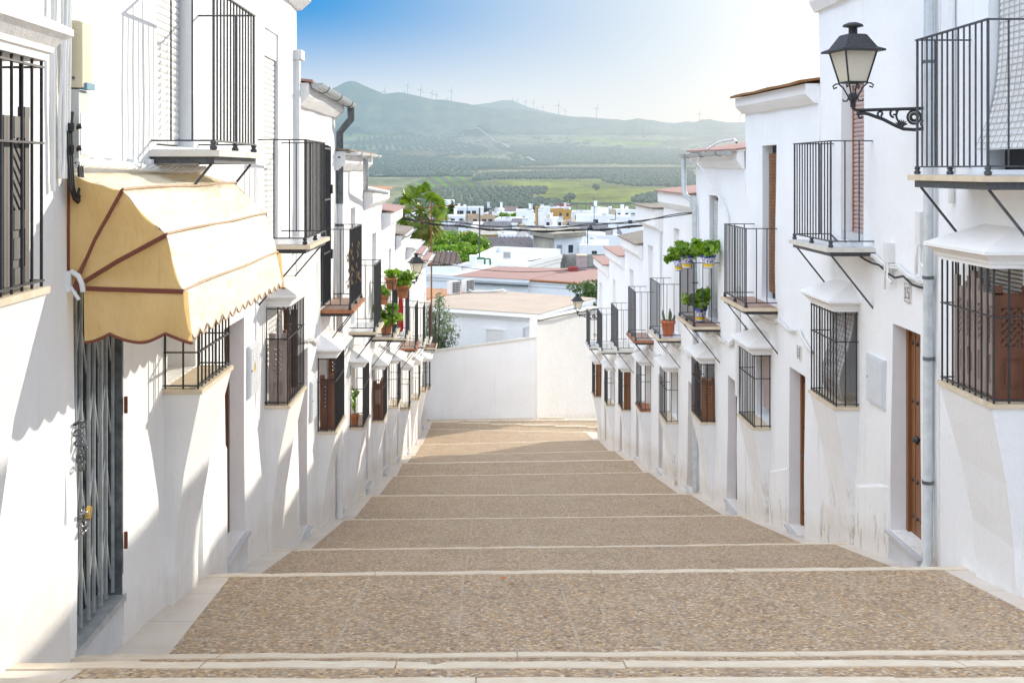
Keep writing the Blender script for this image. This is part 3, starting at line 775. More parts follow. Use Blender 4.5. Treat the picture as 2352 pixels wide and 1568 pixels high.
def lattice_leaf(o, ex, ez, w, h, top='notch', split=.52, slats='cross', th=.035, cell=.075, cols=1):
    """wooden shutter leaf: frame boards, open diagonal lattice above, raised panels below"""
    mb = MB(); ex, ez = Vector(ex), Vector(ez); ey = ez.cross(ex)
    B = lambda a, c, b=(0, th): mb.obox(o, ex, ey, ez, a, b, c)
    st = .055; cw = w / cols
    for q in range(cols):
        x0, x1 = q * cw, (q + 1) * cw
        B((x0, x0 + st), (0, h)); B((x1 - st, x1 - .004), (0, h)); B((x0 + st, x1 - st), (0, .09)); B((x0 + st, x1 - st), (h * split - .05, h * split + .04)); B((x0 + st, x1 - st), (h - .1, h))
        # raised panels
        pz0, pz1 = .09, h * split - .05
        B((x0 + st, x1 - st), (pz0, pz1), (th * .35, th * .65)); B((x0 + st + .035, x1 - st - .035), (pz0 + .04, pz1 - .04), (.004, th - .004))
        # lattice
        a0, a1, c0, c1 = x0 + st, x1 - st, h * split + .04, h - .1
        W, H = a1 - a0, c1 - c0
        def diag(sgn, yb):
            k = -H
            while k < W + H:
                pts = []
                # line x = k + t, z = t (or mirrored)
                t0 = max(0, -k); t1 = min(H, W - k)
                if t1 - t0 > .015:
                    p0 = (k + t0, t0); p1 = (k + t1, t1)
                    if sgn < 0: p0 = (W - p0[0], p0[1]); p1 = (W - p1[0], p1[1])
                    A = Vector(o) + ex * (a0 + p0[0]) + ez * (c0 + p0[1]) + ey * yb; Bq = Vector(o) + ex * (a0 + p1[0]) + ez * (c0 + p1[1]) + ey * yb
                    dr = (Bq - A).normalized(); pr = ey.cross(dr)
                    mb.obox(A, dr, pr, ey, (0, (Bq - A).length), (-.012, .012), (-.006, .006))
                k += cell
        diag(1 if q % 2 == 0 else -1, th * .35)
        if slats == 'cross': diag(-1, th * .7)
    if top == 'notch':
        for a in ((0, .07), (w - .07, w)): B(a, (h, h + .07))
        B((0, w), (h - .001, h + .012))
    elif top == 'arch':
        for f, hh in ((.28, .05), (.36, .1), (.44, .15), (.56, .1), (.64, .05)): B((w * f - w * .05, w * f + w * .05), (h, h + hh), (0, th))
        B((0, .06), (h, h + .09)); B((w - .06, w), (h, h + .05))
    return mb
def window_bay(root, S, y0, y1, zb, zt, proj, zg, wall, sill=CREAM, canopy=True, near=True, base_drop=1.15, iron=IRON, rails=None, floor=None, can_h=.165):
    """iron window cage on a plaster corbel under a moulded canopy"""
    x = S.x; n = 6 if near else 4; r = .0085
    mb = MB()
    zl = zb - .035; z2 = zb - base_drop; z3 = zg - .4; e = .05
    rings = [[(x(-.03), y0 + a, z), (x(p), y0 + a, z), (x(p), y1 - a, z), (x(-.03), y1 - a, z)] for z, p, a in ((zl, proj + .01, -.01), (zl - .25, proj * .82, .02), (zl - .6, proj * .52, .06), (z2, .06, .12), (z2 - .35, .035, .13), (z3, .035, .13))]
    bay = build(mb.loft(rings), 'window_bay', wall, root)
    sb = MB(); sb.box(x(-.25), x(proj + .025), y0 - .025, y1 + .025, zb - .034, zb); build(sb, 'sill', sill, bay)
    if floor:
        fb = MB(); fb.box(x(-.2), x(proj - .03), y0 + .02, y1 - .02, zb + .001, zb + .006); build(fb, 'sill_tile', floor, bay)
    g = MB(); xo = x(proj - .01); k = max(4, round((y1 - y0) / .115))
    z0g, z1g = zb + .03, zt
    for i in range(k + 1):
        y = y0 + (y1 - y0) * i / k; g.bar((xo, y, zb), (xo, y, z1g), r if i in (0, k) else r * .95, n)
    kk = 2 if proj > .2 else 1
    for ysd in (y0, y1):
        for i in range(kk): q = proj * (i + .02) / kk + .01; g.bar((x(q), ysd, zb), (x(q), ysd, z1g), r, n)
    for z in (rails or (z0g, zb + (zt - zb) * .64)):
        g.box(xo - .012, xo + .012, y0 - .01, y1 + .01, z - .005, z + .005)
        for ysd in (y0, y1): g.box(x(-.03), x(proj), ysd - .012, ysd + .012, z - .0049, z + .0049)
    build(g, 'grille', iron, bay)
    if canopy:
        c = MB(); R = []
        def ring(o, z): R.append([(x(-.03), y0 - o, z), (x(proj + o), y0 - o, z), (x(proj + o), y1 + o, z), (x(-.03), y1 + o, z)])
        H = can_h
        for o, z in ((.02, 0), (.02, .05), (.035, .06), (.04, .10), (.075, .155), (.105, .185), (.11, .19), (.11, .235), (.10, .245)): ring(o, zt + z * H / .3)
        R.append([(x(-.03), y0 + .22, zt + (.245 * H / .3) + .17), (x(.0), y0 + .22, zt + (.245 * H / .3) + .17), (x(.0), y1 - .22, zt + (.245 * H / .3) + .17), (x(-.03), y1 - .22, zt + (.245 * H / .3) + .17)])
        build(c.loft(R), 'canopy', W_TRIM, bay)
    return bay
def balcony(root, S, y0, y1, zf, H, proj, slab=CREAM, floor=None, iron=IRON, near=True, struts=True, bars=.112, scroll=False, fr=.045):
    """slab on iron angles with a plain bar railing"""
    x = S.x; n = 6 if near else 4
    mb = MB(); ov = .06
    random.seed(int(y0 * 100))
    # slab edge slightly uneven
    k = 7; pr = []
    for i in range(k + 1):
        t = i / k; pr.append((x(proj + ov + random.uniform(-.006, .006)), y0 - ov + (y1 - y0 + 2 * ov) * t))
    top = [(x(-.03), y0 - ov)] + pr + [(x(-.03), y1 + ov)]
    zt_, zb_ = zf, zf - .045
    rings = [[(a, b, zb_) for a, b in top], [(a, b, zt_) for a, b in top]]
    o = build(mb.loft(rings), 'balcony', slab, root)
    if floor:
        fb = MB(); fb.box(x(-.12), x(proj + .02), y0, y1, zf + .001, zf + .006); build(fb, 'floor_tile', floor, o)
    f = MB(); a, b = y0 - .03, y1 + .03
    f.box(x(proj + .012), x(proj - .03), a, b, zb_ - fr, zb_ - .002)
    for y in (a, b - .04): f.box(x(-.03), x(proj - .031), y, y + .04, zb_ - fr, zb_ - .002)
    build(f, 'slab_frame', iron, o)
    g = MB(); z0, z1 = zf + .07, zf + H; xo = x(proj)
    m_ = max(4, round((y1 - y0) / bars))
    for i in range(m_ + 1):
        y = y0 + (y1 - y0) * i / m_; g.bar((xo, y, z0), (xo, y, z1), .011 if i in (0, m_) else .0075, n)
    ms = max(2, round(proj / .16))
    for ysd in (y0, y1):
        for i in range(1, ms): q = proj * i / ms; g.bar((x(q), ysd, z0), (x(q), ysd, z1), .0075, n)
    for z, hh in ((z0, .006), (z1, .006)):
        g.box(xo - .016, xo + .016, y0 - .016, y1 + .016, z - hh, z + hh)
        for ysd in (y0, y1): g.box(x(-.04), x(proj - .0161), ysd - .014, ysd + .014, z - hh, z + hh)
    if scroll:
        for ysd in (y0,):
            for zc in (z0 + .35, z1 - .18):
                for q in (.12, .27):
                    g.tube([(x(q + .06 * math.cos(t) * (1 - t / 14)), ysd, zc + .07 * math.sin(t) * (1 - t / 14)) for t in [j * .5 for j in range(20)]], .009, 4)
    build(g, 'railing', iron, o)
    for y in (y0, (y0 + y1) / 2, y1):
        q = MB().lathe((xo, y, zf), [(.012, 0), (.024, .006), (.030, .025), (.016, .04), (.026, .055), (.020, .066)], 10 if near else 6); build(q, 'foot', iron, o)
    if struts:
        for y in (y0 + .03, y1 - .03):
            q = MB(); A = Vector((x(proj - .02), y, zb_ - fr)); B = Vector((x(-.02), y, zb_ - fr - .58)); ex = (B - A).normalized()
            q.obox(A, ex, Vector((0, 1, 0)), ex.cross(Vector((0, 1, 0))), (0, (B - A).length), (-.012, .012), (-.008, .008)); build(q, 'bracket', iron, o)
    return o
def wood_door(root, S, o, m=WOOD, near=True, knob=True):
    x = S.x; d = o[4]; mb = MB(); w_ = o[1] - o[0]
    X0, X1 = x(-d - .05), x(-d + .02)
    fr = .06
    mb.box(X0, x(-d + .05), o[0], o[0] + fr, o[2], o[3]); mb.box(X0, x(-d + .05), o[1] - fr, o[1], o[2], o[3]); mb.box(X0, x(-d + .05), o[0] + fr, o[1] - fr, o[3] - fr, o[3])
    a, b = o[0] + fr, o[1] - fr; k = 6; pw = (b - a) / k
    for i in range(k): mb.box(X0, x(-d + .015 + (.004 if i % 2 else 0)), a + i * pw + .004, a + (i + 1) * pw - .004, o[2], o[3] - fr)
    mb.box(X0, x(-d + .008), a, b, o[2], o[3] - fr)
    dr = build(mb, 'door', m, root)
    if near:
        st = MB()
        for z in (o[2] + .18, o[2] + .55, o[2] + .95, o[2] + 1.35, o[3] - .18):
            for i in (.5, 1.5, 2.5, 3.5, 4.5, 5.5): st.lathe((x(-d + .018), a + i * pw, z), [(.022, 0), (.018, .01), (.006, .018)], 10, (-S.sg, 0, 0))
        build(st, 'stud_pattern', IRON, dr)
    if knob:
        kb = MB(); yc = a + 2.9 * pw; zc = o[2] + 1.02
        kb.lathe((x(-d + .02), yc, zc), [(.04, 0), (.04, .01), (.014, .02), (.014, .05), (.038, .065), (.042, .085), (.025, .105), (.004, .11)], 14, (-S.sg, 0, 0)); build(kb, 'knob', IRON, dr)
        pl = MB(); pl.box(x(-d + .02), x(-d + .026), yc - .02, yc + .02, zc - .25, zc - .16); build(pl, 'keyhole_plate', BRASS, dr)
    return dr
def doorstep(root, S, o, zg, m=MARBLE):
    mb = MB(); x = S.x
    mb.box(x(-o[4] - .03), x(.06), o[0] - .03, o[1] + .03, o[2] - .035, o[2] - .002)
    mb.box(x(-o[4] - .03), x(.035), o[0] + .012, o[1] - .012, zg - .5, o[2] - .037)
    return build(mb, 'doorstep', m, root)
def downpipe(root, pts, r, m, clips=()):
    p = build(MB().tube(pts, r, 12), 'downpipe', m, root)
    for c in clips:
        q = MB().tube([(c[0], c[1], c[2] - .015), (c[0], c[1], c[2] + .015)], r * 1.18, 12); build(q, 'pipe_clip', GALV_D, p)
    return p
def gutter(root, S, y0, y1, z, out, r=.075, m=GALV, dz=0.0):
    mb = MB(); v = []; k = 8; n = 10
    for i in range(k + 1):
        y = y0 + (y1 - y0) * i / k
        for j in range(n + 1):
            a = PI + PI * j / n; v.append((S.x(out) + r * math.cos(a), y, z + dz * i / k + r * math.sin(a)))
    f = [(i * (n + 1) + j, i * (n + 1) + j + 1, (i + 1) * (n + 1) + j + 1, (i + 1) * (n + 1) + j) for i in range(k) for j in range(n)]
    mb.add(v, f, True); mb.poly(v[:n + 1]); mb.poly(v[-n - 1:])
    g = build(mb, 'gutter', m, root)
    for t in (.15, .5, .85):
        y = y0 + (y1 - y0) * t
        build(MB().tube([(S.x(out) + (r + .006) * math.cos(a), y, z + dz * t + (r + .006) * math.sin(a)) for a in [PI + PI * j / 8 for j in range(9)]], .006, 4), 'gutter_clip', GALV_D, g)
    return g
def cornice(root, S, y0, y1, zb, zt, out, m=W_TRIM, over=(0, 0), edge=RUST, edge_out=.05, edge_th=.035, slope=0.0, back_=3.2, rise=.0, tiles=None, ripple=False):
    """projecting eaves band with the thin tile edge of the roof above it"""
    x = S.x; mb = MB(); a, b = y0 - over[0], y1 + over[1]
    k = 6; rings = []
    for i in range(k + 1):
        y = a + (b - a) * i / k; dz = slope * i / k; w_ = .006 * math.sin(i * 2.3 + y0)
        rings.append([(x(-.05), y, zb + dz - .03), (x(.05), y, zb + dz - .03 + w_), (x(out * .8), y, zb + dz + .05), (x(out + w_), y, zb + dz + .09), (x(out + w_), y, zt + dz), (x(-.05), y, zt + dz)])
    c = build(mb.loft(rings), 'cornice', m, root)
    r = MB(); rings = []
    k = 24 if ripple else 8
    for i in range(k + 1):
        y = a - .03 + (b - a + .06) * i / k; dz = slope * i / k; w_ = .012 * math.sin(i * 1.9 + y0) + (.02 * (i % 2) if ripple else 0)
        rings.append([(x(-back_), y, zt + dz + rise + .003), (x(out + edge_out + w_), y, zt + dz + .003 + w_ * .3), (x(out + edge_out + w_), y, zt + dz + edge_th + w_ * .3), (x(-back_), y, zt + dz + rise + edge_th)])
    build(r.loft(rings), 'roof', edge, root)
    return c
def plinth(mb_root, S, y0, y1, z0, zt, t=.03, m=W_SUN, slope=0.0):
    x = S.x; mb = MB(); n = 5
    rings = [[(x(-.04), y0 + (y1 - y0) * i / n, z0), (x(t + .01), y0 + (y1 - y0) * i / n, z0), (x(t + .004 * math.sin(i * 2)), y0 + (y1 - y0) * i / n, zt + slope * i / n - .03), (x(t - .012), y0 + (y1 - y0) * i / n, zt + slope * i / n), (x(-.04), y0 + (y1 - y0) * i / n, zt + slope * i / n + .01)] for i in range(n + 1)]
    return build(mb.loft(rings), 'plinth', m, mb_root)
def leaf_cluster(mb, c, rad, n, size, seed=0, round_=True, core=.35):
    rnd = random.Random(seed); c = Vector(c)
    for _ in range(n):
        while True:
            p = Vector((rnd.uniform(-1, 1), rnd.uniform(-1, 1), rnd.uniform(-1, 1)))
            if core < p.length < 1: break
        q = c + Vector((p.x * rad[0], p.y * rad[1], p.z * rad[2]))
        nr = (p.normalized() + Vector((rnd.uniform(-.7, .7), rnd.uniform(-.7, .7), rnd.uniform(-.2, .9)))).normalized()
        a = nr.orthogonal().normalized(); b = nr.cross(a); th = rnd.uniform(0, 6.28); a, b = a * math.cos(th) + b * math.sin(th), b * math.cos(th) - a * math.sin(th)
        s = size * rnd.uniform(.6, 1.25)
        if round_:
            k = 7; v = [q + (a * math.cos(2 * PI * i / k) + b * math.sin(2 * PI * i / k)) * s * (1 if i else .45) + nr * (s * .22 * (1 if i % 2 else -.1)) for i in range(k)]
            mb.add([q] + v, [(0, i + 1, (i + 1) % k + 1) for i in range(k)])
        else:
            mb.quad(q - a * s, q + b * s * .38 + nr * s * .1, q + a * s, q - b * s * .38 + nr * s * .1)
def flower_pot(loc, r, h, label, m=POT, plant=LEAF, n=120, spread=1.6, up=.9, flowers=0, seed=0, leaf=.035, ring=None, group=None, cat='flower pot', droop=0.0, band=True):
    x, y, z = loc; t = thing('flower_pot', loc, label, cat, group)
    pr = [(r * .68, 0), (r * .9, h * .78), (r * .92, h * .79), (r * 1.02, h * .8), (r * 1.05, h), (r * .93, h), (r * .90, h * .9)] if band else [(r * .62, 0), (r * .64, h * .1), (r * .8, h * .6), (r * 1.05, h), (r * .95, h), (r * .9, h * .9)]
    build(MB().lathe(loc, pr, 20), 'pot', m, t)
    build(MB().lathe((x, y, z + h * .88), [(r * .9, 0), (.001, .01)], 14), 'soil', SOIL, t)
    if n:
        mb = MB(); rnd = random.Random(seed)
        st = MB()
        for k in range(max(3, n // 22)):
            a = rnd.uniform(0, 6.28); q = rnd.uniform(.2, 1) * r * spread
            c = (x + q * math.cos(a), y + q * math.sin(a), z + h + r * up * rnd.uniform(.1, 1.3) - droop * q)
            leaf_cluster(mb, c, (r * .85, r * .85, r * .7), 14, leaf * 1.35, seed * 31 + k, core=0)
            st.tube([(x + .2 * q * math.cos(a), y + .2 * q * math.sin(a), z + h * .9), (x + .7 * q * math.cos(a), y + .7 * q * math.sin(a), z + h + r * .3), c], .006, 4)
        pl = build(mb, 'plant', plant, t)
        build(st, 'stem', plant, pl)
        if flowers:
            fb = MB()
            for k in range(flowers):
                a = rnd.uniform(0, 6.28); q = r * spread * .8; c = (x + q * math.cos(a) + (.25 * r if k == 0 else 0), y + q * math.sin(a) - .4 * r, z + h + r * up * 1.1)
                for j in range(9): fb.ball((c[0] + rnd.uniform(-.03, .03), c[1] + rnd.uniform(-.03, .03), c[2] + rnd.uniform(-.025, .025)), .022, j, 1, .4)
            build(fb, 'flower', PINK, pl)
    if ring: build(MB().tube([(x + r * 1.0 * math.cos(a), y + r * 1.0 * math.sin(a), z + h * .62) for a in [k * PI / 10 for k in range(21)]], .006, 4), 'ring_holder', IRON, t)
    return t
def lantern(loc_wall, S, reach, zb, label, size=1.0, rot=.3):
    """four-sided street lantern on a scrolled cast bracket; zb is the foot of the glass"""
    y = loc_wall[1]; x0 = S.x(0); xl = S.x(reach); s = size
    t = thing('street_lamp', (x0, y, zb - .3 * s), label, 'street lamp', 'wall lanterns')
    c = Vector((xl, y, 0)); ca, sa = math.cos(rot), math.sin(rot)
    def sq(hw, z): return [c + Vector((hw * (a * ca - b * sa), hw * (a * sa + b * ca), z)) for a, b in ((-1, -1), (1, -1), (1, 1), (-1, 1))]
    w0, w1, H = .125 * s, .215 * s, .40 * s
    fr = MB(); A, B = sq(w0, zb), sq(w1, zb + H)
    for i in range(4):
        fr.bar(A[i], B[i], .013 * s, 4); fr.bar(A[i], A[(i + 1) % 4], .013 * s, 4); fr.bar(B[i], B[(i + 1) % 4], .013 * s, 4)
    fo = build(fr, 'lantern_frame', IRON, t)
    gl = MB(); A, B = sq(w0 * .97, zb + .01), sq(w1 * .97, zb + H - .005)
    gl.loft([A, B], True, False); build(gl, 'glass', FROST, fo)
    rf = MB(); rf.loft([sq(w1 * 1.36, zb + H - .012), sq(w1 * 1.36, zb + H + .006), sq(w1 * 1.02, zb + H + .03), sq(w1 * .58, zb + H + .20 * s), sq(w1 * .5, zb + H + .21 * s)])
    ro = build(rf, 'roof', IRON, fo)
    zc = zb + H + .21 * s
    build(MB().lathe((xl, y, zc), [(.055 * s, 0), (.055 * s, .085 * s), (.13 * s, .10 * s), (.12 * s, .125 * s), (.06 * s, .15 * s), (.004, .155 * s)], 16), 'cap', IRON, fo)
    br = MB(); zf = zb - .30 * s
    for i, (a, b) in enumerate(((-1, -1), (1, -1), (1, 1), (-1, 1))):
        dx, dy = (a * ca - b * sa) * s, (a * sa + b * ca) * s
        pts = [(xl + dx * q, y + dy * q, zb + h * s) for q, h in ((.145, -.055), (.175, -.07), (.18, -.04), (.16, -.015), (.13, -.01), (.09, -.06), (.045, -.17), (.04, -.20), (.055, -.235), (.085, -.235), (.09, -.21))]
        br.tube(pts, .011 * s, 5)
    br.lathe((xl, y, zf - .01), [(.035 * s, 0), (.035 * s, .08 * s), (.055 * s, .09 * s), (.055 * s, .17 * s), (.02 * s, .18 * s)], 10)
    d = -1 if S.sg > 0 else 1   # away from wall
    br.tube([(xl, y, zf + .03), (xl, y, zf - .02), (xl - d * .05 * s, y, zf - .04), (x0 + d * .02, y, zf - .02)], .022 * s, 8)
    n = 26; L_ = reach
    def arc(cx, cz, r, a0, a1, rr=.016, spiral=1.0):
        br.tube([(xl - d * (cx + r * (1 + (spiral - 1) * k / 14) * math.cos(a0 + (a1 - a0) * k / 14)), y, zf + cz + r * (1 + (spiral - 1) * k / 14) * math.sin(a0 + (a1 - a0) * k / 14)) for k in range(15)], rr * s, 6)
    br.tube([(xl - d * q * L_, y, zf + h * s) for q, h in ((.05, -.10), (.14, -.09), (.2, -.10), (.4, -.17), (.56, -.25), (.66, -.29), (.8, -.30), (.97, -.28))], [.022 * s] * 7 + [.02 * s], 6)
    arc(.10 * L_, -.13 * s, .035 * s, 1.2, 6.6, .013, .4)
    arc(.36 * L_, -.10 * s, .045 * s, 5.2, -1.5, .013, .4); arc(.54 * L_, -.085 * s, .06 * s, 4.6, -2.2, .014, .35); arc(.80 * L_, -.14 * s, .085 * s, 0, 6.3, .016); arc(.80 * L_, -.14 * s, .045 * s, 0, 6.3, .02)
    arc(.68 * L_, -.12 * s, .11 * s, 2.2, 4.9, .014); arc(.93 * L_, -.23 * s, .05 * s, 1, 6.5, .014, .5)
    for k in range(7):
        a = .5 + k * .33; br.tube([(xl - d * .63 * L_, y, zf - .26 * s), (xl - d * (.63 * L_ + .09 * s * math.cos(a)), y, zf - .26 * s + .09 * s * math.sin(a))], [.02 * s, .006 * s], 5)
    br.box(x0, x0 + d * .025, y - .04 * s, y + .04 * s, zf - .34 * s, zf + .06 * s)
    build(br, 'bracket', IRON, t)
    return t
def utility_door(S, y0, y1, z0, z1, label, m=BOX_W, warn=False):
    x = S.x; t = thing('meter_box', (S.X, (y0 + y1) / 2, z0), label, 'meter box')
    mb = MB(); mb.box(x(-.02), x(.028), y0, y1, z0, z1); build(mb, 'box_frame', m, t)
    mb = MB(); mb.box(x(.026), x(.036), y0 + .025, y1 - .025, z0 + .025, z1 - .025); d = build(mb, 'box_door', m, t)
    v = MB()
    for zz in (z0 + .12, z0 + .15, z1 - .15, z1 - .12):
        for f in (.3, .6): v.box(x(.035), x(.042), y0 + (y1 - y0) * f, y0 + (y1 - y0) * (f + .14), zz, zz + .008)
    build(v, 'vent', m, d)
    k = MB().lathe((x(.036), y0 + .05 if S.sg < 0 else y1 - .06, z0 + (z1 - z0) * .52), [(.012, 0), (.010, .008), (.002, .01)], 10, (-S.sg, 0, 0)); build(k, 'lock', STEEL, d)
    if warn:
        c = Vector((x(.038), (y0 + y1) / 2, z0 + (z1 - z0) * .56)); w_ = MB(); w_.add([c + Vector((0, -.06, -.05)), c + Vector((0, .06, -.05)), c + Vector((0, 0, .06))], ((0, 1, 2),)); build(w_, 'warning_sign', YELLOW, d)
        c = c + Vector((-S.sg * .002, 0, 0)); b_ = MB(); b_.add([c + Vector((0, .008, .03)), c + Vector((0, -.012, .0)), c + Vector((0, .002, .0)), c + Vector((0, -.006, -.035)), c + Vector((0, .014, .006)), c + Vector((0, .0, .006))], ((0, 1, 2), (0, 2, 5), (2, 3, 4), (2, 4, 5))); build(b_, 'warning_mark', INK, d)
    return t
GLY = {'1': [(2, 0, 3, 7), (1, 5.2, 2, 6.2), (1, 0, 4, .9)], '5': [(.5, 6, 4, 7), (.5, 3.4, 1.6, 6), (.5, 3.4, 3.6, 4.3), (3, .9, 4, 3.8), (.5, 0, 3.7, 1)], '3': [(.5, 6, 3.8, 7), (3, .5, 4, 6.5), (1.2, 3.2, 3.4, 4), (.5, 0, 3.8, 1)]}
def number_plate(S, yc, zc, txt, label, w_=.155, h=.19):
    x = S.x; t = thing('house_number', (S.X, yc, zc - h / 2), label, 'house number')
    mb = MB(); mb.box(x(-.01), x(.018), yc - w_ / 2, yc + w_ / 2, zc - h / 2, zc + h / 2); build(mb, 'tile', CERAM, t)
    g = MB(); cw = w_ * .42; sc = cw / 4.5
    for i, ch in enumerate(txt):
        for a, b, c, d in GLY[ch]:
            # reading direction: seen from the street, text on the shaded side runs towards -y
            u0 = -w_ * .44 + i * cw + a * sc; u1 = -w_ * .44 + i * cw + c * sc
            ya, yb = yc - S.sg * u0, yc - S.sg * u1
            hz = h * .62 / 7; g.box(x(.0185), x(.0205), min(ya, yb), max(ya, yb), zc - h * .31 + b * hz, zc - h * .31 + d * hz)
    for (a, b, c, d) in ((-.47, -.47, .47, -.44), (-.47, .44, .47, .47), (-.47, -.44, -.44, .44), (.44, -.44, .47, .44)): g.box(x(.0185), x(.0205), yc + a * w_, yc + c * w_, zc + b * h, zc + d * h)
    build(g, 'lettering', mat('number_ink', (.16, .15, .22), .4, .05, 3, 0), t)
    return t
# ------------------------------------------------------------------ shaded side of the street (seen on the right)
R = Side(XR, 1)
HG = 'white houses lining the stepped street'
def house(S, y0, y1, zt, label, ops, wall=W_SH, sd=0.0, depth=7.0):
    zg = min(gz(y0), gz(y1)); t = thing('white_house', (S.X, (y0 + y1) / 2, zg), label, 'house', HG)
    f = zt if callable(zt) else (lambda y: zt)
    w_ = build(facade(S, y0, y1 - .004, zg - .8, f, ops, depth, sd), 'wall', wall, t)
    return t
def blind_in(root, S, o, m, kind='slat', inset=.03, drop=1.0, box=True, z0=None):
    zt_ = o[3]; zb_ = o[3] - (o[3] - o[2]) * drop
    if kind == 'slat': b = build(slat_blind(S, o[0] + .01, o[1] - .01, zb_ + .01, zt_ - (.16 if box else 0), -o[4] + inset), 'roller_blind', m, root)
    if box: q = MB(); q.box(S.x(-o[4]), S.x(-o[4] + .07), o[0] + .005, o[1] - .005, zt_ - .17, zt_); build(q, 'blind_box', m, b)
    return b
# --- house nearest the camera
o1 = (8.35, 9.60, .0, 2.05, .14); w1 = (8.98, 9.78, -1.79, -.62, .22)
h = house(R, 3.0, 10.62, 3.1, 'white house with the big near balcony and carved brown shutters behind an iron cage', [o1, w1], sd=1)
build(back(R, o1), 'window', DARK, h); build(back(R, w1), 'window', BLIND_W, h)
b = build(slat_blind(R, o1[0] + .02, o1[1] - .02, .16, 2.0, -.10, .052, .01, curve=lambda t: .20 * t ** 5), 'roller_blind', BLIND_W, h)
build(net_blind(R, o1[0] + .02, o1[1] - .02, .17, 2.0, -.082, .09, .052, .0035, curve=lambda t: .20 * t ** 5), 'net_cord', BLIND_G, b)
balcony(h, R, 8.55, 9.94, -.045, 1.16, .46, CREAM, MARBLE, IRON_G, struts=True, bars=.108, fr=.06)
bay = window_bay(h, R, 8.88, 9.88, -1.80, -.76, .28, gz(9.4), W_SH, can_h=.175)
build(lattice_leaf((R.x(.20), 9.80, -1.775), (0, -1, 0), (0, 0, 1), .82, .80, 'arch', .46, 'one', .035, .05, 4), 'shutter', WOOD_G, bay)
build(lattice_leaf((R.x(.235), 8.955, -1.79), (1, 0, 0), (0, 0, 1), .30, .82, 'notch', .46, 'cross', .035, .06), 'shutter', WOOD_D, bay)
sl_ = MB()
for k in range(9): sl_.box(R.x(-.12), R.x(-.09), w1[0] + .02, w1[1] - .02, -.80 - k * .035, -.78 - k * .035)
build(sl_, 'louvre_slat', BLIND_W, bay)
downpipe(h, [(R.x(.07), 10.68, 3.0), (R.x(.07), 10.70, .2), (R.x(.065), 10.72, -1.2), (R.x(.07), 10.72, gz(10.7) + .12), (R.x(.14), 10.71, gz(10.7) + .02)], .045, ZINC, [(R.x(.07), 10.70, 1.0), (R.x(.066), 10.72, -1.0), (R.x(.07), 10.72, -2.9), (R.x(.066), 10.71, -1.75)])
build(MB().tube([(R.x(.03), 10.25, 3.0), (R.x(.03), 10.28, -.3)], .03, 8), 'conduit', PVC, h)
# --- number 15
od = (11.06, 11.87, -3.70, -1.58, .20); ow = (13.0, 13.85, -2.66, -1.5, .2); ob = (12.72, 13.54, -.84, 1.15, .18)
h = house(R, 10.62, 14.42, 2.2, 'white house numbered 15 with a studded brown door and the lantern above it', [od, ow, ob], wall=W_OLD, sd=2)
wood_door(h, R, od); doorstep(h, R, od, gz(11.4))
build(back(R, ow), 'window', BLIND_G, h); build(back(R, ob), 'window', DARK, h)
b = blind_in(h, R, ob, BLIND_P)
q = MB(); q.box(R.x(-.17), R.x(-.13), ob[1] - .05, ob[1], ob[2], ob[3]); build(q, 'door_frame', WOOD, h)
q = MB(); q.box(R.x(-.2), R.x(-.02), ob[0] + .02, ob[1] - .01, ob[2], ob[2] + .12); build(q, 'threshold', MARBLE, h)
balcony(h, R, 12.42, 13.86, -.84, 1.15, .46, STONE_W, MARBLE, IRON_G, bars=.115)
bay = window_bay(h, R, 12.94, 13.92, -2.655, -1.59, .25, gz(13.4), W_OLD, near=True, rails=(-2.63, -1.93, -1.62))
crv = lambda t: .02 + .20 * math.sin(min(1, t * 1.02) * 1.5) ** 2 - .10 * max(0, t - .8) * 3
sb = build(slat_blind(R, ow[0] + .05, ow[1] - .12, -2.60, -1.56, -.03, .05, .004, curve=crv), 'roller_blind', BLIND_G, bay)
build(net_blind(R, ow[0] + .05, ow[1] - .12, -2.60, -1.56, -.02, .09, .05, .004, curve=crv), 'net_cord', WOOD_G, sb)
cornice(h, R, 10.62, 14.42, 2.0, 2.2, .12, over=(0, .05), edge=RUST)
plinth(h, R, 11.9, 12.98, gz(12) - .8, -2.99 - .25, .014, W_OLD, -.3)
# --- number 13
od = (15.06, 15.84, -4.86, -2.70, .20); ow = (16.95, 17.75, -3.76, -2.62, .2); ob = (16.55, 17.38, -1.93, .36, .16)
h = house(R, 14.42, 18.48, lambda y: 1.05 + .02 * (y - 14.4), 'white house numbered 13 with a low brown roof edge and a net-covered balcony door', [od, ow, ob], sd=3)
wood_door(h, R, od); doorstep(h, R, od, gz(15.4))
build(back(R, ow), 'window', BLIND_G, h); build(back(R, ob), 'window', DARK, h)
q = build(slat_blind(R, ob[0] + .03, ob[1] - .10, ob[2] + .12, ob[3] - .12, -.10, .05, .006), 'roller_blind', BLIND_O, h)
build(net_blind(R, ob[0] + .03, ob[1] - .10, ob[2] + .12, ob[3] - .12, -.085, .07, .05, .006), 'net_cord', RUST, q)
q = build(slat_blind(R, ow[0] + .03, ow[1] - .08, ow[2] + .15, ow[3] - .05, -.10, .05, .006), 'roller_blind', BLIND_P, h)
balcony(h, R, 16.47, 17.9, -1.97, 1.13, .45, CREAM, TILE_F, IRON)
window_bay(h, R, 16.86, 17.84, -3.765, -2.70, .25, gz(17.3), W_OLD, rails=(-3.74, -3.05, -2.72))
cornice(h, R, 14.43, 18.48, .86, 1.08, .16, over=(-.02, .02), edge=RUST, edge_out=.09, slope=.06, rise=.5)
plinth(h, R, 15.9, 16.9, gz(16) - .8, -4.1, .014, W_OLD, -.3)
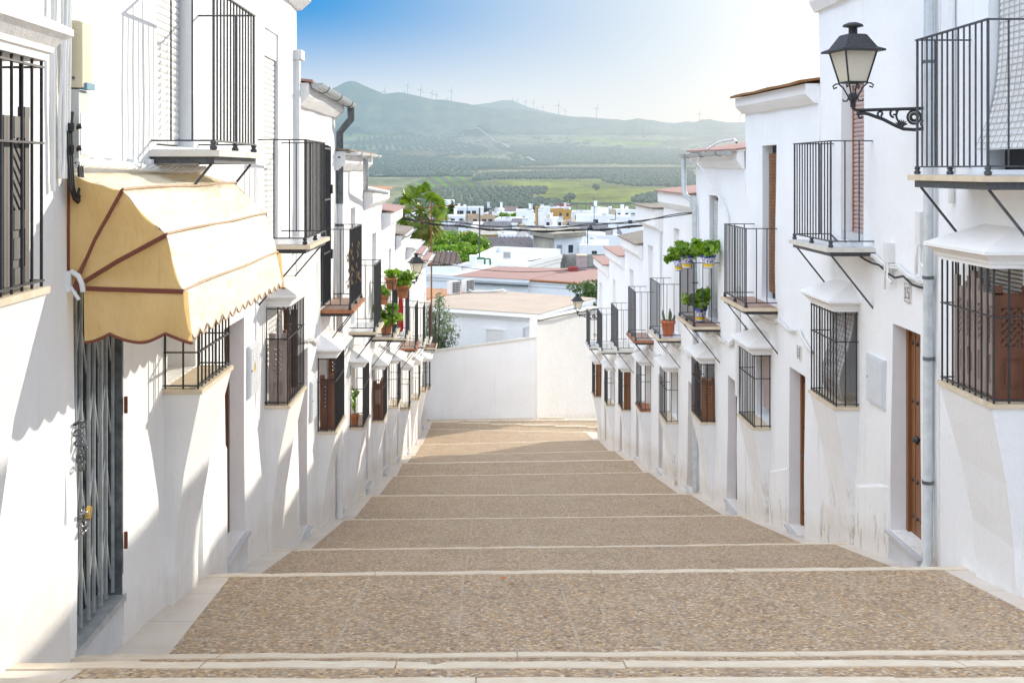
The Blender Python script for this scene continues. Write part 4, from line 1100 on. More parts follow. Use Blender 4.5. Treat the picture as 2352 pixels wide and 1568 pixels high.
# --- house with the painted pots
od = (19.08, 19.86, -5.66, -3.53, .2); ow = (21.0, 21.8, -4.57, -3.45, .2); ob = (20.65, 21.5, -2.76, -.47, .16)
h = house(R, 18.48, 22.7, lambda y: .30 + .01 * (y - 18.5), 'white house with painted flower pots on its balcony and a grey gutter', [od, ow, ob], sd=4)
wood_door(h, R, od, WOOD_D, False); doorstep(h, R, od, gz(19.4))
build(back(R, ow), 'window', BLIND_G, h); build(back(R, ob), 'window', DARK, h)
q = build(slat_blind(R, ob[0] + .03, ob[1] - .08, ob[2] + .2, ob[3] - .1, -.09, .05, .006), 'roller_blind', BLIND_W, h)
build(net_blind(R, ob[0] + .03, ob[1] - .08, ob[2] + .2, ob[3] - .1, -.075, .07, .07, .004), 'net_cord', BLIND_G, q)
balcony(h, R, 20.46, 21.95, -2.78, 1.13, .46, CREAM, TILE_F, IRON)
bay = window_bay(h, R, 20.92, 21.9, -4.575, -3.51, .25, gz(21.4), W_SH, rails=(-4.55, -3.87, -3.53))
build(lattice_leaf((R.x(.225), 20.965, -4.56), (1, 0, 0), (0, 0, 1), .24, .72, 'notch', .4, 'cross', .03, .05), 'shutter', WOOD, bay)
build(lattice_leaf((R.x(.20), 21.85, -4.56), (0, -1, 0), (0, 0, 1), .5, .8, 'arch', .42, 'cross', .03, .06, 2), 'shutter', WOOD_D, bay)
cornice(h, R, 18.48, 22.7, .05, .30, .13, edge=ROOF_R, edge_out=.06, slope=.04, rise=.5)
gutter(h, R, 18.55, 22.75, .30, .27, .07, GALV)
downpipe(h, [(R.x(.27), 22.6, .24), (R.x(.27), 22.6, -.35), (R.x(.26), 22.55, -.48), (R.x(.08), 22.5, -.68), (R.x(.07), 22.5, -3.0), (R.x(.07), 22.5, gz(22.4) + .05)], .05, ZINC, [(R.x(.07), 22.5, -2.2), (R.x(.07), 22.5, -4.6)])
# --- further houses down the shaded side
def far_house(S, y0, y1, zt, label, bw, bb, dd, wtop, wbot, bfloor, btop, slab, floor, wall, roofm, sd, shutter=None, sill=CREAM, back_h=2.2, cz=.25, scroll=False, floor_w=None, rise=.2, gut=False, corn=.14):
    ops = []
    ow = (bw[0] + .12, bw[1] - .12, wbot + .005, wtop + .06, .2); ops.append(ow)
    ob = (bb[0] + .25, bb[0] + 1.0, bfloor + .01, bfloor + back_h, .16); ops.append(ob)
    if dd: ops.append(dd)
    h = house(S, y0, y1, zt, label, ops, wall=wall, sd=sd)
    build(back(S, ow), 'window', BLIND_W, h)
    build(back(S, ob), 'window', DARK, h); build(slat_blind(S, ob[0], ob[1], ob[2], ob[3], -.11, .06, .008), 'roller_blind', BLIND_W, h)
    if dd: wood_door(h, S, dd, WOOD_D, False, False); doorstep(h, S, dd, gz(dd[0]))
    balcony(h, S, bb[0], bb[1], bfloor, btop - bfloor, .45, slab, floor, IRON_G if S.sg > 0 else IRON, near=False, scroll=scroll)
    bay = window_bay(h, S, bw[0], bw[1], wbot, wtop, .25, gz(bw[0]), wall, sill, True, False, floor=floor_w)
    if shutter == 'front':
        q = MB()
        for y in (bw[0] + .03,): q.box(S.x(.01), S.x(.2), y, y + .03, wbot + .02, wtop - .02); q.box(S.x(.04), S.x(.17), y - .006, y - .001, wbot + .15, wtop - .3)
        build(q, 'shutter', WOOD, bay)
    elif shutter == 'lattice':
        build(lattice_leaf((S.x(.225 if S.sg > 0 else .02), bw[0] + .045, wbot + .01), (1, 0, 0), (0, 0, 1), .21, .78, 'notch', .4, 'cross', .03, .05), 'shutter', WOOD_D, bay)
        build(lattice_leaf((S.x(.2), bw[1] - .05, wbot + .01) if S.sg > 0 else (S.x(.2), bw[0] + .3, wbot + .01), (0, -1, 0) if S.sg > 0 else (0, 1, 0), (0, 0, 1), .5, .8, 'notch', .42, 'cross', .03, .06, 2), 'shutter', WOOD_D, bay)
    cornice(h, S, y0, y1, zt - cz, zt, corn, edge=roofm, edge_out=.07, rise=rise)
    if gut: gutter(h, S, y0 + .1, y1, zt - .01, corn + .13, .06, PVC if gut == 'w' else GALV)
    return h
far_house(R, 22.7, 26.9, -.50, 'white house with an orange clay pot on its tiled balcony floor', (24.9, 25.87), (24.5, 25.9), (23.1, 23.72, -6.5, -4.33, .2), -4.36, -5.445, -3.58, -2.43, CREAM, MARBLE, W_OLD, ROOF_R, 5, back_h=2.3, cz=.32, rise=.4)
far_house(R, 26.9, 30.3, -.92, 'white house with a dark eaves edge and a red tiled balcony', (28.9, 29.86), (28.4, 29.8), (27.0, 27.7, -7.15, -4.88, .2), -4.9, -6.02, -4.21, -3.01, TERRA, TILE_F, W_SH, TILE_OLD, 6, sill=TERRA, back_h=2.3, cz=.5, rise=.05, floor_w=TERRA, corn=.2)
far_house(R, 30.3, 34.2, -1.98, 'white house with an old brown roof and a plain wooden window shutter', (32.8, 33.8), (32.1, 33.8), (31.2, 31.8, -7.9, -5.7, .2), -5.74, -6.83, -5.03, -3.9, STONE_W, STONE_W, W_SH, TILE_OLD, 7, 'front', cz=.35, rise=.7)
far_house(R, 34.2, 38.5, -2.58, 'white house with a pinkish flat roof down the shaded row', (36.85, 37.7), (36.4, 38.0), (35.0, 35.6, -8.7, -6.4, .2), -6.41, -7.52, -5.72, -4.56, STONE_W, STONE_W, W_SH, ROOF_R, 8, cz=.35, rise=.1)
far_house(R, 38.5, 42.5, -3.2, 'last white house of the shaded row with a scrollwork balcony', (41.0, 41.95), (40.6, 41.9), (39.4, 40.0, -9.4, -7.2, .2), -6.9, -8.06, -6.24, -5.04, STONE_W, MARBLE, W_SH, ROOF_R, 9, 'front', cz=.35, rise=.1, scroll=True)
# --- small things on the shaded side
lantern((XR, 10.86, 0), R, .72, .82, 'large black street lantern on a scrolled bracket beside the near balcony', .74, .18)
lantern((XR, 42.3, 0), R, .74, -5.07, 'small distant street lantern at the foot of the shaded row', .7, .2)
utility_door(R, 12.03, 12.57, -2.50, -1.99, 'grey metal meter box in the wall beside the studded brown door')
number_plate(R, 11.385, -1.212, '15', 'tile house number 15 above the studded brown door', .165, .19)
number_plate(R, 15.31, -2.42, '13', 'tile house number 13 beside the second brown door', .15, .18)
random.seed(3)
def cable_run(pts, k, r, jit, m, label, name='cable', sag=.05):
    mb = MB()
    for c in range(k):
        P = []
        for (a, b) in zip(pts, pts[1:]):
            a, b = Vector(a), Vector(b); n = max(3, int((b - a).length / .22))
            for i in range(n):
                t = i / n; q = a.lerp(b, t); q.z += -sag * math.sin(PI * t) + random.uniform(-jit, jit); q.y += random.uniform(-jit, jit) * .5; P.append(q)
        P.append(Vector(pts[-1])); mb.tube(P, r * random.uniform(.8, 1.2), 5, False)
    return single(mb, name, m, label, 'cable', None, pts[0])
rx = R.x(.035)
cable_run([(rx, 10.75, -1.06), (rx, 11.6, -.97), (rx, 12.3, -.92), (rx, 13.2, -.82), (rx, 13.85, -.74)], 4, .012, .018, PVC, 'bundle of white cables under the balcony by the number 15 tile')
cable_run([(R.x(.05), 10.75, -1.10), (R.x(.05), 11.4, -1.05), (R.x(.05), 12.1, -1.00), (R.x(.05), 13.0, -.86), (R.x(.05), 13.8, -.76)], 1, .013, .012, RUBBER, 'single black cable looping below the white bundle near number 15')
cable_run([(rx, 14.6, -2.3), (rx, 15.2, -2.13), (rx, 16.3, -2.12), (rx, 17.4, -2.22), (rx, 18.2, -2.3)], 5, .012, .03, PVC, 'tangled white cables between the number 13 tile and the balcony')
cable_run([(rx, 18.3, -2.5), (rx, 19.0, -2.75), (rx, 19.7, -2.95), (rx, 20.6, -2.95), (rx, 22.3, -3.05)], 7, .013, .05, PVC, 'thick tangle of white cables beside the tall white conduit')
cable_run([(rx, 22.8, -3.7), (rx, 24.3, -3.75), (rx, 26.0, -3.85), (rx, 26.8, -4.1)], 5, .012, .04, PVC, 'white cables under the balcony with the orange pot')
cable_run([(rx, 27.2, -4.4), (rx, 29, -4.45), (rx, 31, -4.8), (rx, 33, -5.2), (rx, 36, -5.8)], 4, .013, .04, PVC, 'white cables under the far shaded balconies')
cable_run([(R.x(.03), 19.0, .45), (R.x(-.15), 20.2, .52), (R.x(.1), 20.9, .40), (R.x(.30), 21.0, .12), (R.x(.12), 20.4, -.35), (R.x(.05), 19.55, -.8), (R.x(.05), 19.5, -1.6)], 2, .018, .006, PVC, 'white conduit arching over the gutter to the roof edge', sag=-.04)
mb = MB(); mb.box(R.x(0), R.x(.06), 18.86, 18.98, -5.0 + 1.3, -1.9); single(mb, 'conduit', PVC, 'tall white square conduit between the house with painted pots and number 13', 'conduit', None, (XR, 18.9, -3.7))
mb = MB(); mb.tube([(R.x(.04), 26.95, -1.1), (R.x(.05), 26.95, -1.9), (R.x(.05), 26.93, -4.0)], .02, 6); mb.tube([(R.x(.09), 26.9, -1.1), (R.x(.08), 26.9, -2.4), (R.x(.05), 26.93, -4.0)], .012, 5); single(mb, 'conduit', PVC, 'thin white wires running down beside the dark eaves', 'conduit')
for (yy, zz, hh, lb) in ((11.85, -.95, .2, 'small white junction box with two bent pipes near number 15'), (10.98, -.72, .32, 'white junction box with a clear cover next to the zinc downpipe')):
    t = thing('junction_box', (XR, yy, zz), lb, 'junction box')
    q = MB(); q.box(R.x(-.01), R.x(.07), yy - .06, yy + .06, zz, zz + hh); build(q, 'casing', PVC, t)
    q = MB(); q.tube([(R.x(.05), yy + .02, zz), (R.x(.06), yy + .05, zz - .12), (R.x(.05), yy + .09, zz - .28)], .018, 6); q.tube([(R.x(.05), yy - .03, zz), (R.x(.06), yy - .03, zz - .16), (R.x(.05), yy - .13, zz - .2)], .018, 6); build(q, 'bent_pipe', PVC, t)
# painted ceramic pots
def painted():
    m, nt, bs, out = base('painted_ceramic')
    co = coord(nt); s = nt.nodes.new('ShaderNodeSeparateXYZ'); L(nt, co, s.inputs[0])
    vo = N(nt, 'ShaderNodeTexVoronoi', Scale=46.0); L(nt, co, vo.inputs['Vector'])
    c = mixc(nt, ramp(nt, vo.outputs['Distance'], (.50, 0.0), (.56, 1.0)), (.82, .81, .77), (.10, .11, .40))
    r = nt.nodes.new('ShaderNodeValToRGB'); r.color_ramp.interpolation = 'CONSTANT'; e = r.color_ramp.elements
    for k in range(4): e.new(.5)
    for k, (p, cl, al) in enumerate(((0, (.10, .12, .40), 1), (.012, (.80, .79, .76), 1), (.03, (.78, .53, .04), 1), (.085, (.10, .12, .40), 1), (.092, (.8, .8, .8), 0), (.19, (.06, .07, .3), 1))):
        e[k].position = p / .22; e[k].color = (*cl, al)
    dv = N(nt, 'ShaderNodeMath', operation='DIVIDE'); L(nt, s.outputs[2], dv.inputs[0]); dv.inputs[1].default_value = .22; L(nt, dv.outputs[0], r.inputs[0])
    L(nt, mixc(nt, r.outputs[1], c, r.outputs[0]), bs.inputs['Base Color']); bs.inputs['Roughness'].default_value = .2
    return m
PAINTED = painted()
for i, (u, v, Y, lb, n, sp) in enumerate(((1578, 616, 20.75, 'blue and yellow painted pot with a spreading geranium, the larger hanging one', 330, 2.0), (1627, 616, 20.36, 'blue and yellow painted pot with a geranium hung at the corner of the railing', 240, 1.8), (1560, 622, 21.5, 'small painted pot half hidden behind the larger hanging geranium', 200, 2.2))):
    p = onY(u, v, Y); flower_pot((p.x, p.y, p.z), .135 if i < 2 else .11, .235 if i < 2 else .2, lb, PAINTED, LEAF, n, sp, 1.25, 0, 5 + i, .042, group='painted pots on the balcony', band=False)
p = onY(1601, 735, 21.0)
flower_pot((3.97, 21.1, -2.765), .13, .26, 'yellow and blue painted pot with a bushy plant standing on the balcony floor', PAINTED, LEAF, 420, 1.9, 1.7, 0, 9, .042, group='painted pots on the balcony', band=False)
p = flower_pot((3.98, 24.85, -3.57), .155, .33, 'orange plastic-looking clay pot with small cacti on the tiled balcony', mat('orange_clay', (.55, .15, .05), .5, .05, 6, 0), LEAF_S, 0, 1, 1, 0, 2)
q = MB()
for a, b, c in ((-.08, .0, .24), (.05, .05, .2), (.02, -.07, .28), (.1, -.02, .14)): q.tube([(3.98 + a, 24.85 + b, -3.26), (3.98 + a * 1.3, 24.85 + b, -3.26 + c * .6), (3.98 + a * 1.5, 24.85 + b, -3.26 + c)], [.03, .028, .008], 6)
build(q, 'plant', LEAF_S, p)
# ------------------------------------------------------------------ sunny side of the street (seen on the left)
S = Side(XL, -1)
# --- nearest house with the heavy cornice over its window
w1 = (4.55, 5.55, -.56, .56, .2)
h = house(S, 3.0, 6.62, 2.6, 'white house with weathered dark shutters behind bars under a heavy moulded cornice', [w1], wall=W_SUN, sd=11)
build(back(S, w1), 'window', DARK, h)
bay = window_bay(h, S, 4.45, 5.64, -.57, .53, .25, gz(5), W_SUN, can_h=.21, base_drop=1.3, rails=(-.54, .13, .5))
build(lattice_leaf((S.x(.215), 4.5, -.55), (0, 1, 0), (0, 0, 1), 1.06, .80, 'arch', .40, 'one', .035, .06, 4), 'shutter', WOOD_B, bay)
plinth(h, S, 3.0, 6.60, gz(4) - 1.2, -1.90, .03, W_SUN, -.14)
# --- shop house with gate, awning, balcony
gate = (6.78, 7.66, -2.82, -.35, .16); w2 = (8.75, 9.6, -1.63, -.45, .22); d2 = (10.7, 11.6, -3.63, -1.48, .2); b1 = (8.44, 9.56, .18, 2.05, .14)
h = house(S, 6.62, 12.2, 2.35, 'white house with the yellow awning over a folding steel gate', [gate, w2, d2, b1], wall=W_SUN, sd=12)
build(back(S, gate), 'gate_opening', DARK, h); build(back(S, w2), 'window', BLIND_W, h); build(back(S, b1), 'window', DARK, h)
build(slat_blind(S, b1[0] + .02, b1[1] - .06, b1[2] + .02, b1[3], -.12, .055, .012), 'roller_blind', BLIND_W, h)
wood_door(h, S, d2, WOOD_D, False, False); doorstep(h, S, d2, gz(11.2))
# folding gate
mb = MB(); gx = S.x(-.06); n = 8; ch = MB()
for i in range(n):
    y = gate[0] + .03 + (gate[1] - gate[0] - .06) * i / (n - 1); dx = .008 * (i % 2)
    ch.box(gx - .007 + dx, gx + .007 + dx, y - .011, y + .011, gate[2] + .03, gate[3] - .02)
    ch.box(gx + .007 + dx, gx + .012 + dx, y - .005, y + .005, gate[2] + .03, gate[3] - .02)
fg = build(ch, 'folding_gate', GALV, h)
for k in range(5):
    z0 = gate[2] + .12 + k * .48
    for i in range(0, n - 1):
        ya = gate[0] + .03 + (gate[1] - gate[0] - .06) * i / (n - 1); yb = gate[0] + .03 + (gate[1] - gate[0] - .06) * (i + 1) / (n - 1)
        mb.bar((gx - .004, ya, z0 if i % 2 else z0 + .36), (gx - .004, yb, z0 + .36 if i % 2 else z0), .008, 4)
build(mb, 'lattice_mesh', GALV, fg)
mb = MB(); mb.box(S.x(-.17), S.x(.025), gate[0] - .02, gate[1] + .02, gate[2] - .04, gate[2] + .005); build(mb, 'gate_rail', GALV, h)
mb = MB(); mb.box(S.x(-.1), S.x(.012), gate[0] - .01, gate[1] + .01, gz(7) - .5, gate[2] - .042); build(mb, 'gate_sill', MARBLE, h)
mb = MB(); mb.box(S.x(-.1), S.x(.004), gate[1] - .01, gate[1] + .02, gate[2], gate[3]); fr = build(mb, 'gate_frame', GALV_D, h)
for z in (-1.62, -2.52):
    build(MB().lathe((S.x(.018), gate[1] + .03, z), [(.013, 0), (.013, .11)], 8), 'hinge', MAROON, fr)
balcony(h, S, 8.30, 9.75, .14, 1.16, .46, STONE_W, MARBLE, IRON_G, bars=.112, fr=.05)
bay = window_bay(h, S, 8.66, 9.70, -1.645, -.55, .27, gz(9), W_SUN, canopy=False, rails=(-1.62, -1.37, -.85), floor=CREAM)
plinth(h, S, 9.75, 10.68, gz(10) - .9, -2.55, .03, W_SUN, .0)
# --- tall house with roller shutter and barred window
w3 = (12.82, 13.72, -2.58, -1.45, .2); b2 = (12.68, 13.52, -.80, 1.57, .08)
h = house(S, 12.2, 14.85, 2.28, 'tall white house ending the high roofline with a long roller shutter on its balcony door', [w3, b2], wall=W_SUN, sd=13)
build(back(S, w3), 'window', BLIND_W, h); build(back(S, b2), 'window', DARK, h)
q = build(slat_blind(S, b2[0] + .02, b2[1] - .04, b2[2], b2[3] - .3, -.055, .06, .014), 'roller_blind', BLIND_W, h)
mb = MB(); mb.box(S.x(-.07), S.x(-.02), b2[0] + .01, b2[1] - .01, b2[3] - .30, b2[3]); build(mb, 'blind_box', BLIND_W, h)
balcony(h, S, 12.3, 13.78, -.80, 1.12, .5, CREAM, MARBLE, IRON, bars=.105)
bay = window_bay(h, S, 12.7, 13.84, -2.59, -1.505, .255, gz(13), W_SUN, rails=(-2.56, -1.86, -1.53), can_h=.175)
build(lattice_leaf((S.x(.03), 12.755, -2.58), (1, 0, 0), (0, 0, 1), .205, .70, 'notch', .40, 'cross', .035, .055), 'shutter', WOOD_G, bay)
build(lattice_leaf((S.x(.20), 12.85, -2.58), (0, 1, 0), (0, 0, 1), .32, .72, 'notch', .40, 'cross', .035, .06), 'shutter', WOOD_D, bay)
build(lattice_leaf((S.x(.03), 13.70, -2.58), (1, 0, 0), (0, 0, 1), .16, .85, 'notch', .40, 'cross', .035, .06), 'shutter', WOOD_D, bay)
build(slat_blind(S, w3[0], w3[1], w3[2] + .35, w3[3], -.02, .06, .012), 'roller_blind', BLIND_W, bay)
cornice(h, S, 6.62, 14.85, 2.08, 2.26, .17, over=(0, .06), edge=RUST, edge_out=.05)
mb = MB(); mb.box(S.x(-.02), S.x(.07), 14.62, 14.72, -1.05, 1.42); mb.box(S.x(-.02), S.x(.10), 14.6, 14.86, 1.40, 1.52); build(mb, 'downpipe', PVC, h)
# --- house with gutter, dark barred balcony door
dd = (15.0, 15.78, -4.86, -2.42, .2); w4 = (16.82, 17.68, -3.77, -2.66, .2); b3 = (17.08, 17.9, -2.05, .38, .1)
h = house(S, 14.85, 18.65, 1.16, 'white house with zinc gutter and a balcony door behind black iron grating', [dd, w4, b3], wall=W_SUN, sd=14)
wood_door(h, S, dd, WOOD_D, False, False); doorstep(h, S, dd, gz(15.4))
build(back(S, w4), 'window', BLIND_W, h); build(back(S, b3), 'window', DARK, h)
mb = MB()
for i in range(9): y = b3[0] + .03 + (b3[1] - b3[0] - .06) * i / 8; mb.bar((S.x(.03), y, b3[2] + .03), (S.x(.03), y, b3[3] - .02), .014, 5)
for z in (b3[2] + .05, b3[2] + .8, b3[2] + 1.6, b3[3] - .06): mb.box(S.x(.015), S.x(.045), b3[0], b3[1], z - .012, z + .012)
gr = build(mb, 'door_grating', IRON, h)
mb = MB()
for z in (b3[2] + .75, b3[2] + 1.75): mb.box(S.x(.0), S.x(.07), b3[1] - .09, b3[1] + .03, z - .07, z + .07)
build(mb, 'lock_plate', IRON, gr)
balcony(h, S, 17.05, 18.62, -2.07, 1.19, .43, TERRA, TILE_F, IRON, bars=.105)
bay = window_bay(h, S, 16.7, 17.8, -3.785, -2.72, .26, gz(17), W_SUN, rails=(-3.76, -3.07, -2.74), can_h=.175)
build(lattice_leaf((S.x(.03), 16.755, -3.77), (1, 0, 0), (0, 0, 1), .205, .72, 'notch', .40, 'cross', .035, .055), 'shutter', WOOD_D, bay)
build(lattice_leaf((S.x(.20), 16.86, -3.77), (0, 1, 0), (0, 0, 1), .32, .72, 'notch', .40, 'cross', .035, .06), 'shutter', WOOD_D, bay)
build(lattice_leaf((S.x(.03), 17.68, -3.77), (1, 0, 0), (0, 0, 1), .17, .95, 'notch', .40, 'cross', .035, .06), 'shutter', WOOD_D, bay)
cornice(h, S, 14.86, 18.65, .86, 1.12, .15, over=(0, .03), edge=ROOF_R, edge_out=.05, rise=.35)
gutter(h, S, 14.9, 18.9, 1.12, .25, .08, GALV, -.05)
downpipe(h, [(S.x(.25), 18.75, 1.02), (S.x(.25), 18.75, .82), (S.x(.07), 18.72, .60), (S.x(.07), 18.72, -.55)], .062, GALV_D, [(S.x(.07), 18.72, .2)])
downpipe(h, [(S.x(.07), 18.72, -.552), (S.x(.07), 18.72, -2.0), (S.x(.07), 18.7, gz(18.7) + .05)], .056, PVC, [(S.x(.07), 18.72, -.9)])
mb = MB(); mb.box(S.x(-.9), S.x(-.55), 17.9, 18.3, 1.12, 1.55); build(mb, 'chimney', GREYW, h)
# --- further houses down the sunny side
FH = dict(sill=STONE_W)
def fl(y0, y1, zt, lb, bw, bb, dd, wt, wb, bf, bt, slab, floor, roofm, sd, **k): return far_house(S, y0, y1, zt, lb, bw, bb, dd, wt, wb, bf, bt, slab, floor, W_SUN, roofm, sd, **k)
h5 = fl(18.65, 23.2, .30, 'white house with a mossy roof edge and a spout pointing over the street', (20.7, 21.8), (20.65, 21.95), (18.85, 19.5, -5.72, -3.5, .2), -3.54, -4.62, -2.90, -1.71, CREAM, MARBLE, TILE_OLD, 15, cz=.28, rise=.25, gut='w', floor_w=TILE_F, corn=.17)
downpipe(h5, [(S.x(.26), 21.0, .2), (S.x(.26), 21.0, -.25), (S.x(.25), 21.1, -.34), (S.x(.42), 23.6, -.46)], .05, GALV)
h6 = fl(23.2, 27.4, -.44, 'white house with terracotta pots hung along its balcony railing', (24.9, 25.85), (24.75, 26.2), (23.6, 24.2, -6.5, -4.3, .2), -4.31, -5.42, -3.59, -2.42, CREAM, MARBLE, ROOF_O, 16, shutter='lattice', cz=.32, rise=.15, corn=.18)
h7 = fl(27.4, 31.6, -1.02, 'white house with a red tiled roof edge and a furled red parasol on its balcony', (29.0, 30.0), (28.9, 30.3), (27.8, 28.4, -7.3, -5.1, .2), -4.87, -5.96, -4.22, -3.03, CREAM, MARBLE, ROOF_R, 17, cz=.36, rise=.5, corn=.2)
fl(31.6, 35.8, -1.80, 'white house with a dark gutter behind the sunny-side lantern', (33.4, 34.2), (32.9, 34.4), (32.0, 32.6, -8.1, -5.9, .2), -5.8, -6.92, -5.10, -3.9, TERRA, TILE_F, TILE_OLD, 18, cz=.35, rise=.4, gut=True, corn=.16)
fl(35.8, 40.0, -2.45, 'white house with a pale ribbed eaves board low on the sunny row', (38.5, 39.4), (37.2, 38.8), (36.4, 37.0, -8.9, -6.7, .2), -6.52, -7.66, -5.66, -4.45, STONE_W, STONE_W, STONE_W, 19, cz=.3, rise=.2, gut='w', corn=.2)
fl(40.0, 44.2, -2.95, 'white house last but one on the sunny row above the bend', (43.0, 43.9), (41.3, 42.9), (40.6, 41.2, -9.6, -7.4, .2), -7.14, -8.26, -6.2, -4.95, STONE_W, STONE_W, ROOF_R, 20, cz=.3, rise=.2, gut=True, corn=.2)
fl(44.2, 48.2, -3.5, 'white house at the foot of the sunny row with a tiled corner balcony', (46.0, 47.0), (46.4, 47.7), (45.0, 45.6, -10.1, -8.0, .2), -7.64, -8.75, -7.17, -5.95, CREAM, TILE_F, ROOF_R, 21, cz=.3, rise=.2, gut='w', corn=.22)
# --- awning over the gate and the barred window
aw = thing('awning', (XL, 8.15, -.7), 'pale yellow canvas awning with maroon piping and a scalloped hem over the steel gate', 'awning')
A0, A1 = 6.64, 9.70
PR = [(-2.385, -.02), (-2.08, -.118), (-1.826, -.375), (-1.731, -.70)]
hinge = (-2.385, -.68)
def sagp(a, b, t, s): return (a[0] + (b[0] - a[0]) * t, a[1] + (b[1] - a[1]) * t - s * math.sin(PI * t))
prof = []
for a, b in zip(PR, PR[1:]): prof += [sagp(a, b, k / 6, .012) for k in range(6)]
prof.append(PR[-1])
mb = MB(); ny = 30; v = []
def hem(y):
    t = (y - A0) / (A1 - A0) * 15; return .045 * abs(math.sin(PI * t))
vall = [(prof[-1][0] + .045 * t, t) for t in (0, .33, .66, 1)]
for i in range(ny * 4 + 1):
    y = A0 + (A1 - A0) * i / (ny * 4)
    row = [(p[0] + .006 * math.sin(y * 5 + q), y, p[1] + .008 * math.sin(y * 3.1 + q * 1.7) * min(1, q / 4)) for q, p in enumerate(prof)]
    zb = -.935 - hem(y)
    for xx, t in vall[1:]: row.append((xx + .004 * math.sin(y * 15) * t, y, prof[-1][1] + (zb - prof[-1][1]) * t))
    v += row
m_ = len(prof) + 3
mb.add(v, [(i * m_ + j, (i + 1) * m_ + j, (i + 1) * m_ + j + 1, i * m_ + j + 1) for i in range(ny * 4) for j in range(m_ - 1)], True)
build(mb, 'canvas', CANVAS_PALE, aw)
for yy in (A0, A1):
    mb = MB()
    # gores of the end, gathered to the hinge, with soft sag
    for a, b in zip(PR, PR[1:]):
        g = 8; v = []
        for i in range(g + 1):
            for j in range(g + 1):
                p = sagp(a, b, j / g, .012); t = i / g
                bul = .035 * math.sin(PI * t) * math.sin(PI * j / g) + .008 * math.sin(9 * t + 3 * j / g)
                v.append((hinge[0] + (p[0] - hinge[0]) * t, yy + (bul if yy == A0 else -bul), hinge[1] + (p[1] - hinge[1]) * t))
        mb.add(v, [(i * (g + 1) + j, (i + 1) * (g + 1) + j, (i + 1) * (g + 1) + j + 1, i * (g + 1) + j + 1) for i in range(g) for j in range(g)], True)
    v = []; g = 36
    for i in range(g + 1):
        t = i / g; x = -2.30 + (-1.70 + 2.30) * t
        zt_ = hinge[1] + (PR[-1][1] - hinge[1]) * t; zb = -.94 - .055 * abs(math.sin(PI * (t * 2.0 + .5)))
        for j in range(6): q = j / 5; v.append((x + .03 * q * t, yy + .018 * math.sin(t * 15 + 1) * q + .02 * math.sin(PI * q) * math.sin(t * 6), zt_ + (zb - zt_) * q))
    mb.add(v, [(i * 6 + j, (i + 1) * 6 + j, (i + 1) * 6 + j + 1, i * 6 + j + 1) for i in range(g) for j in range(5)], True)
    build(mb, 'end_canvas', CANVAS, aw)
for yy, d in ((A0, -.006), (A1, .006)):
    mb = MB()
    for p in PR[:]:
        if p is PR[0]: continue
        for dz in (-.006, .006): mb.tube([(hinge[0] + .03, yy + d, hinge[1] + dz), ((hinge[0] + p[0]) / 2, yy + d, (hinge[1] + p[1]) / 2 + dz), (p[0] + .004, yy + d, p[1] + dz)], .0085, 6)
    mb.tube([(-2.30 + .6 * t + .03 * t, yy + .018 * math.sin(t * 15 + 1) + d, -.94 - .055 * abs(math.sin(PI * (t * 2.0 + .5)))) for t in [k / 36 for k in range(37)]], .009, 6)
    mb.tube([(-2.385, yy + d, -.68), (-2.385, yy + d, -.03)], .009, 6)
    build(mb, 'maroon_piping', MAROON, aw)
PIPE = mat('pale_piping', (.50, .33, .20), .7, .15, 12, 0)
mb = MB()
for p in PR[1:]: mb.tube([(p[0] + .004, A0 + (A1 - A0) * k / 20, p[1] + .008 + .008 * math.sin((A0 + (A1 - A0) * k / 20) * 3.1 + 1.7 * 6) * .5) for k in range(21)], .009, 5)
mb.tube([(prof[-1][0] + .048, A0 + (A1 - A0) * k / 120, -.937 - hem(A0 + (A1 - A0) * k / 120)) for k in range(121)], .006, 5)
build(mb, 'hem_piping', PIPE, aw)
mb = MB(); mb.tube([(-2.38, A0 - .01, -.60), (-2.36, A0 - .015, -.585), (-2.325, A0 - .015, -.61), (-2.305, A0 - .015, -.655), (-2.30, A0 - .01, -.70)], .017, 6); mb.tube([(-2.38, A0 - .01, -.66), (-2.32, A0 - .02, -.745)], .012, 6); mb.box(-2.40, -2.365, A0 - .03, A0, -.70, -.58)
build(mb, 'hinge', PVC, aw)
# chain and padlock on the gate
def chain(c, n, r, label, seed, lock=False):
    t = thing('chain', c, label, 'chain'); mb = MB(); rnd = random.Random(seed)
    for i in range(n):
        p = Vector((c[0] + rnd.uniform(-.01, .02), c[1] + rnd.uniform(-.035, .035), c[2] + .12 - (.30 if n > 9 else .14) * i / n + rnd.uniform(-.01, .01))) if n > 2 else Vector((c[0], c[1], c[2] - i * .05))
        a = Vector((rnd.uniform(-1, 1), rnd.uniform(-1, 1), rnd.uniform(-1, 1))).normalized(); b = a.orthogonal().normalized()
        mb.tube([p + a * (r * 1.4 * math.cos(k * PI / 6)) + b * (r * math.sin(k * PI / 6)) for k in range(13)], r * .38, 5, False)
    build(mb, 'link_chain', STEEL if lock else GALV_D, t)
    if lock:
        q = MB(); q.obox((c[0] + .03, c[1] + .02, c[2] + .06), (0, .5, .86), (1, 0, 0), (0, -.86, .5), (0, .075), (-.012, .012), (-.02, .02)); build(q, 'padlock', BRASS, t)
    return t
chain((-2.375, 6.79, -1.60), 11, .017, 'rusty steel chain bunched on the upper edge of the folding gate', 4)
chain((-2.375, 6.82, -2.13), 8, .016, 'bright steel chain with a brass padlock halfway down the gate', 8, True)
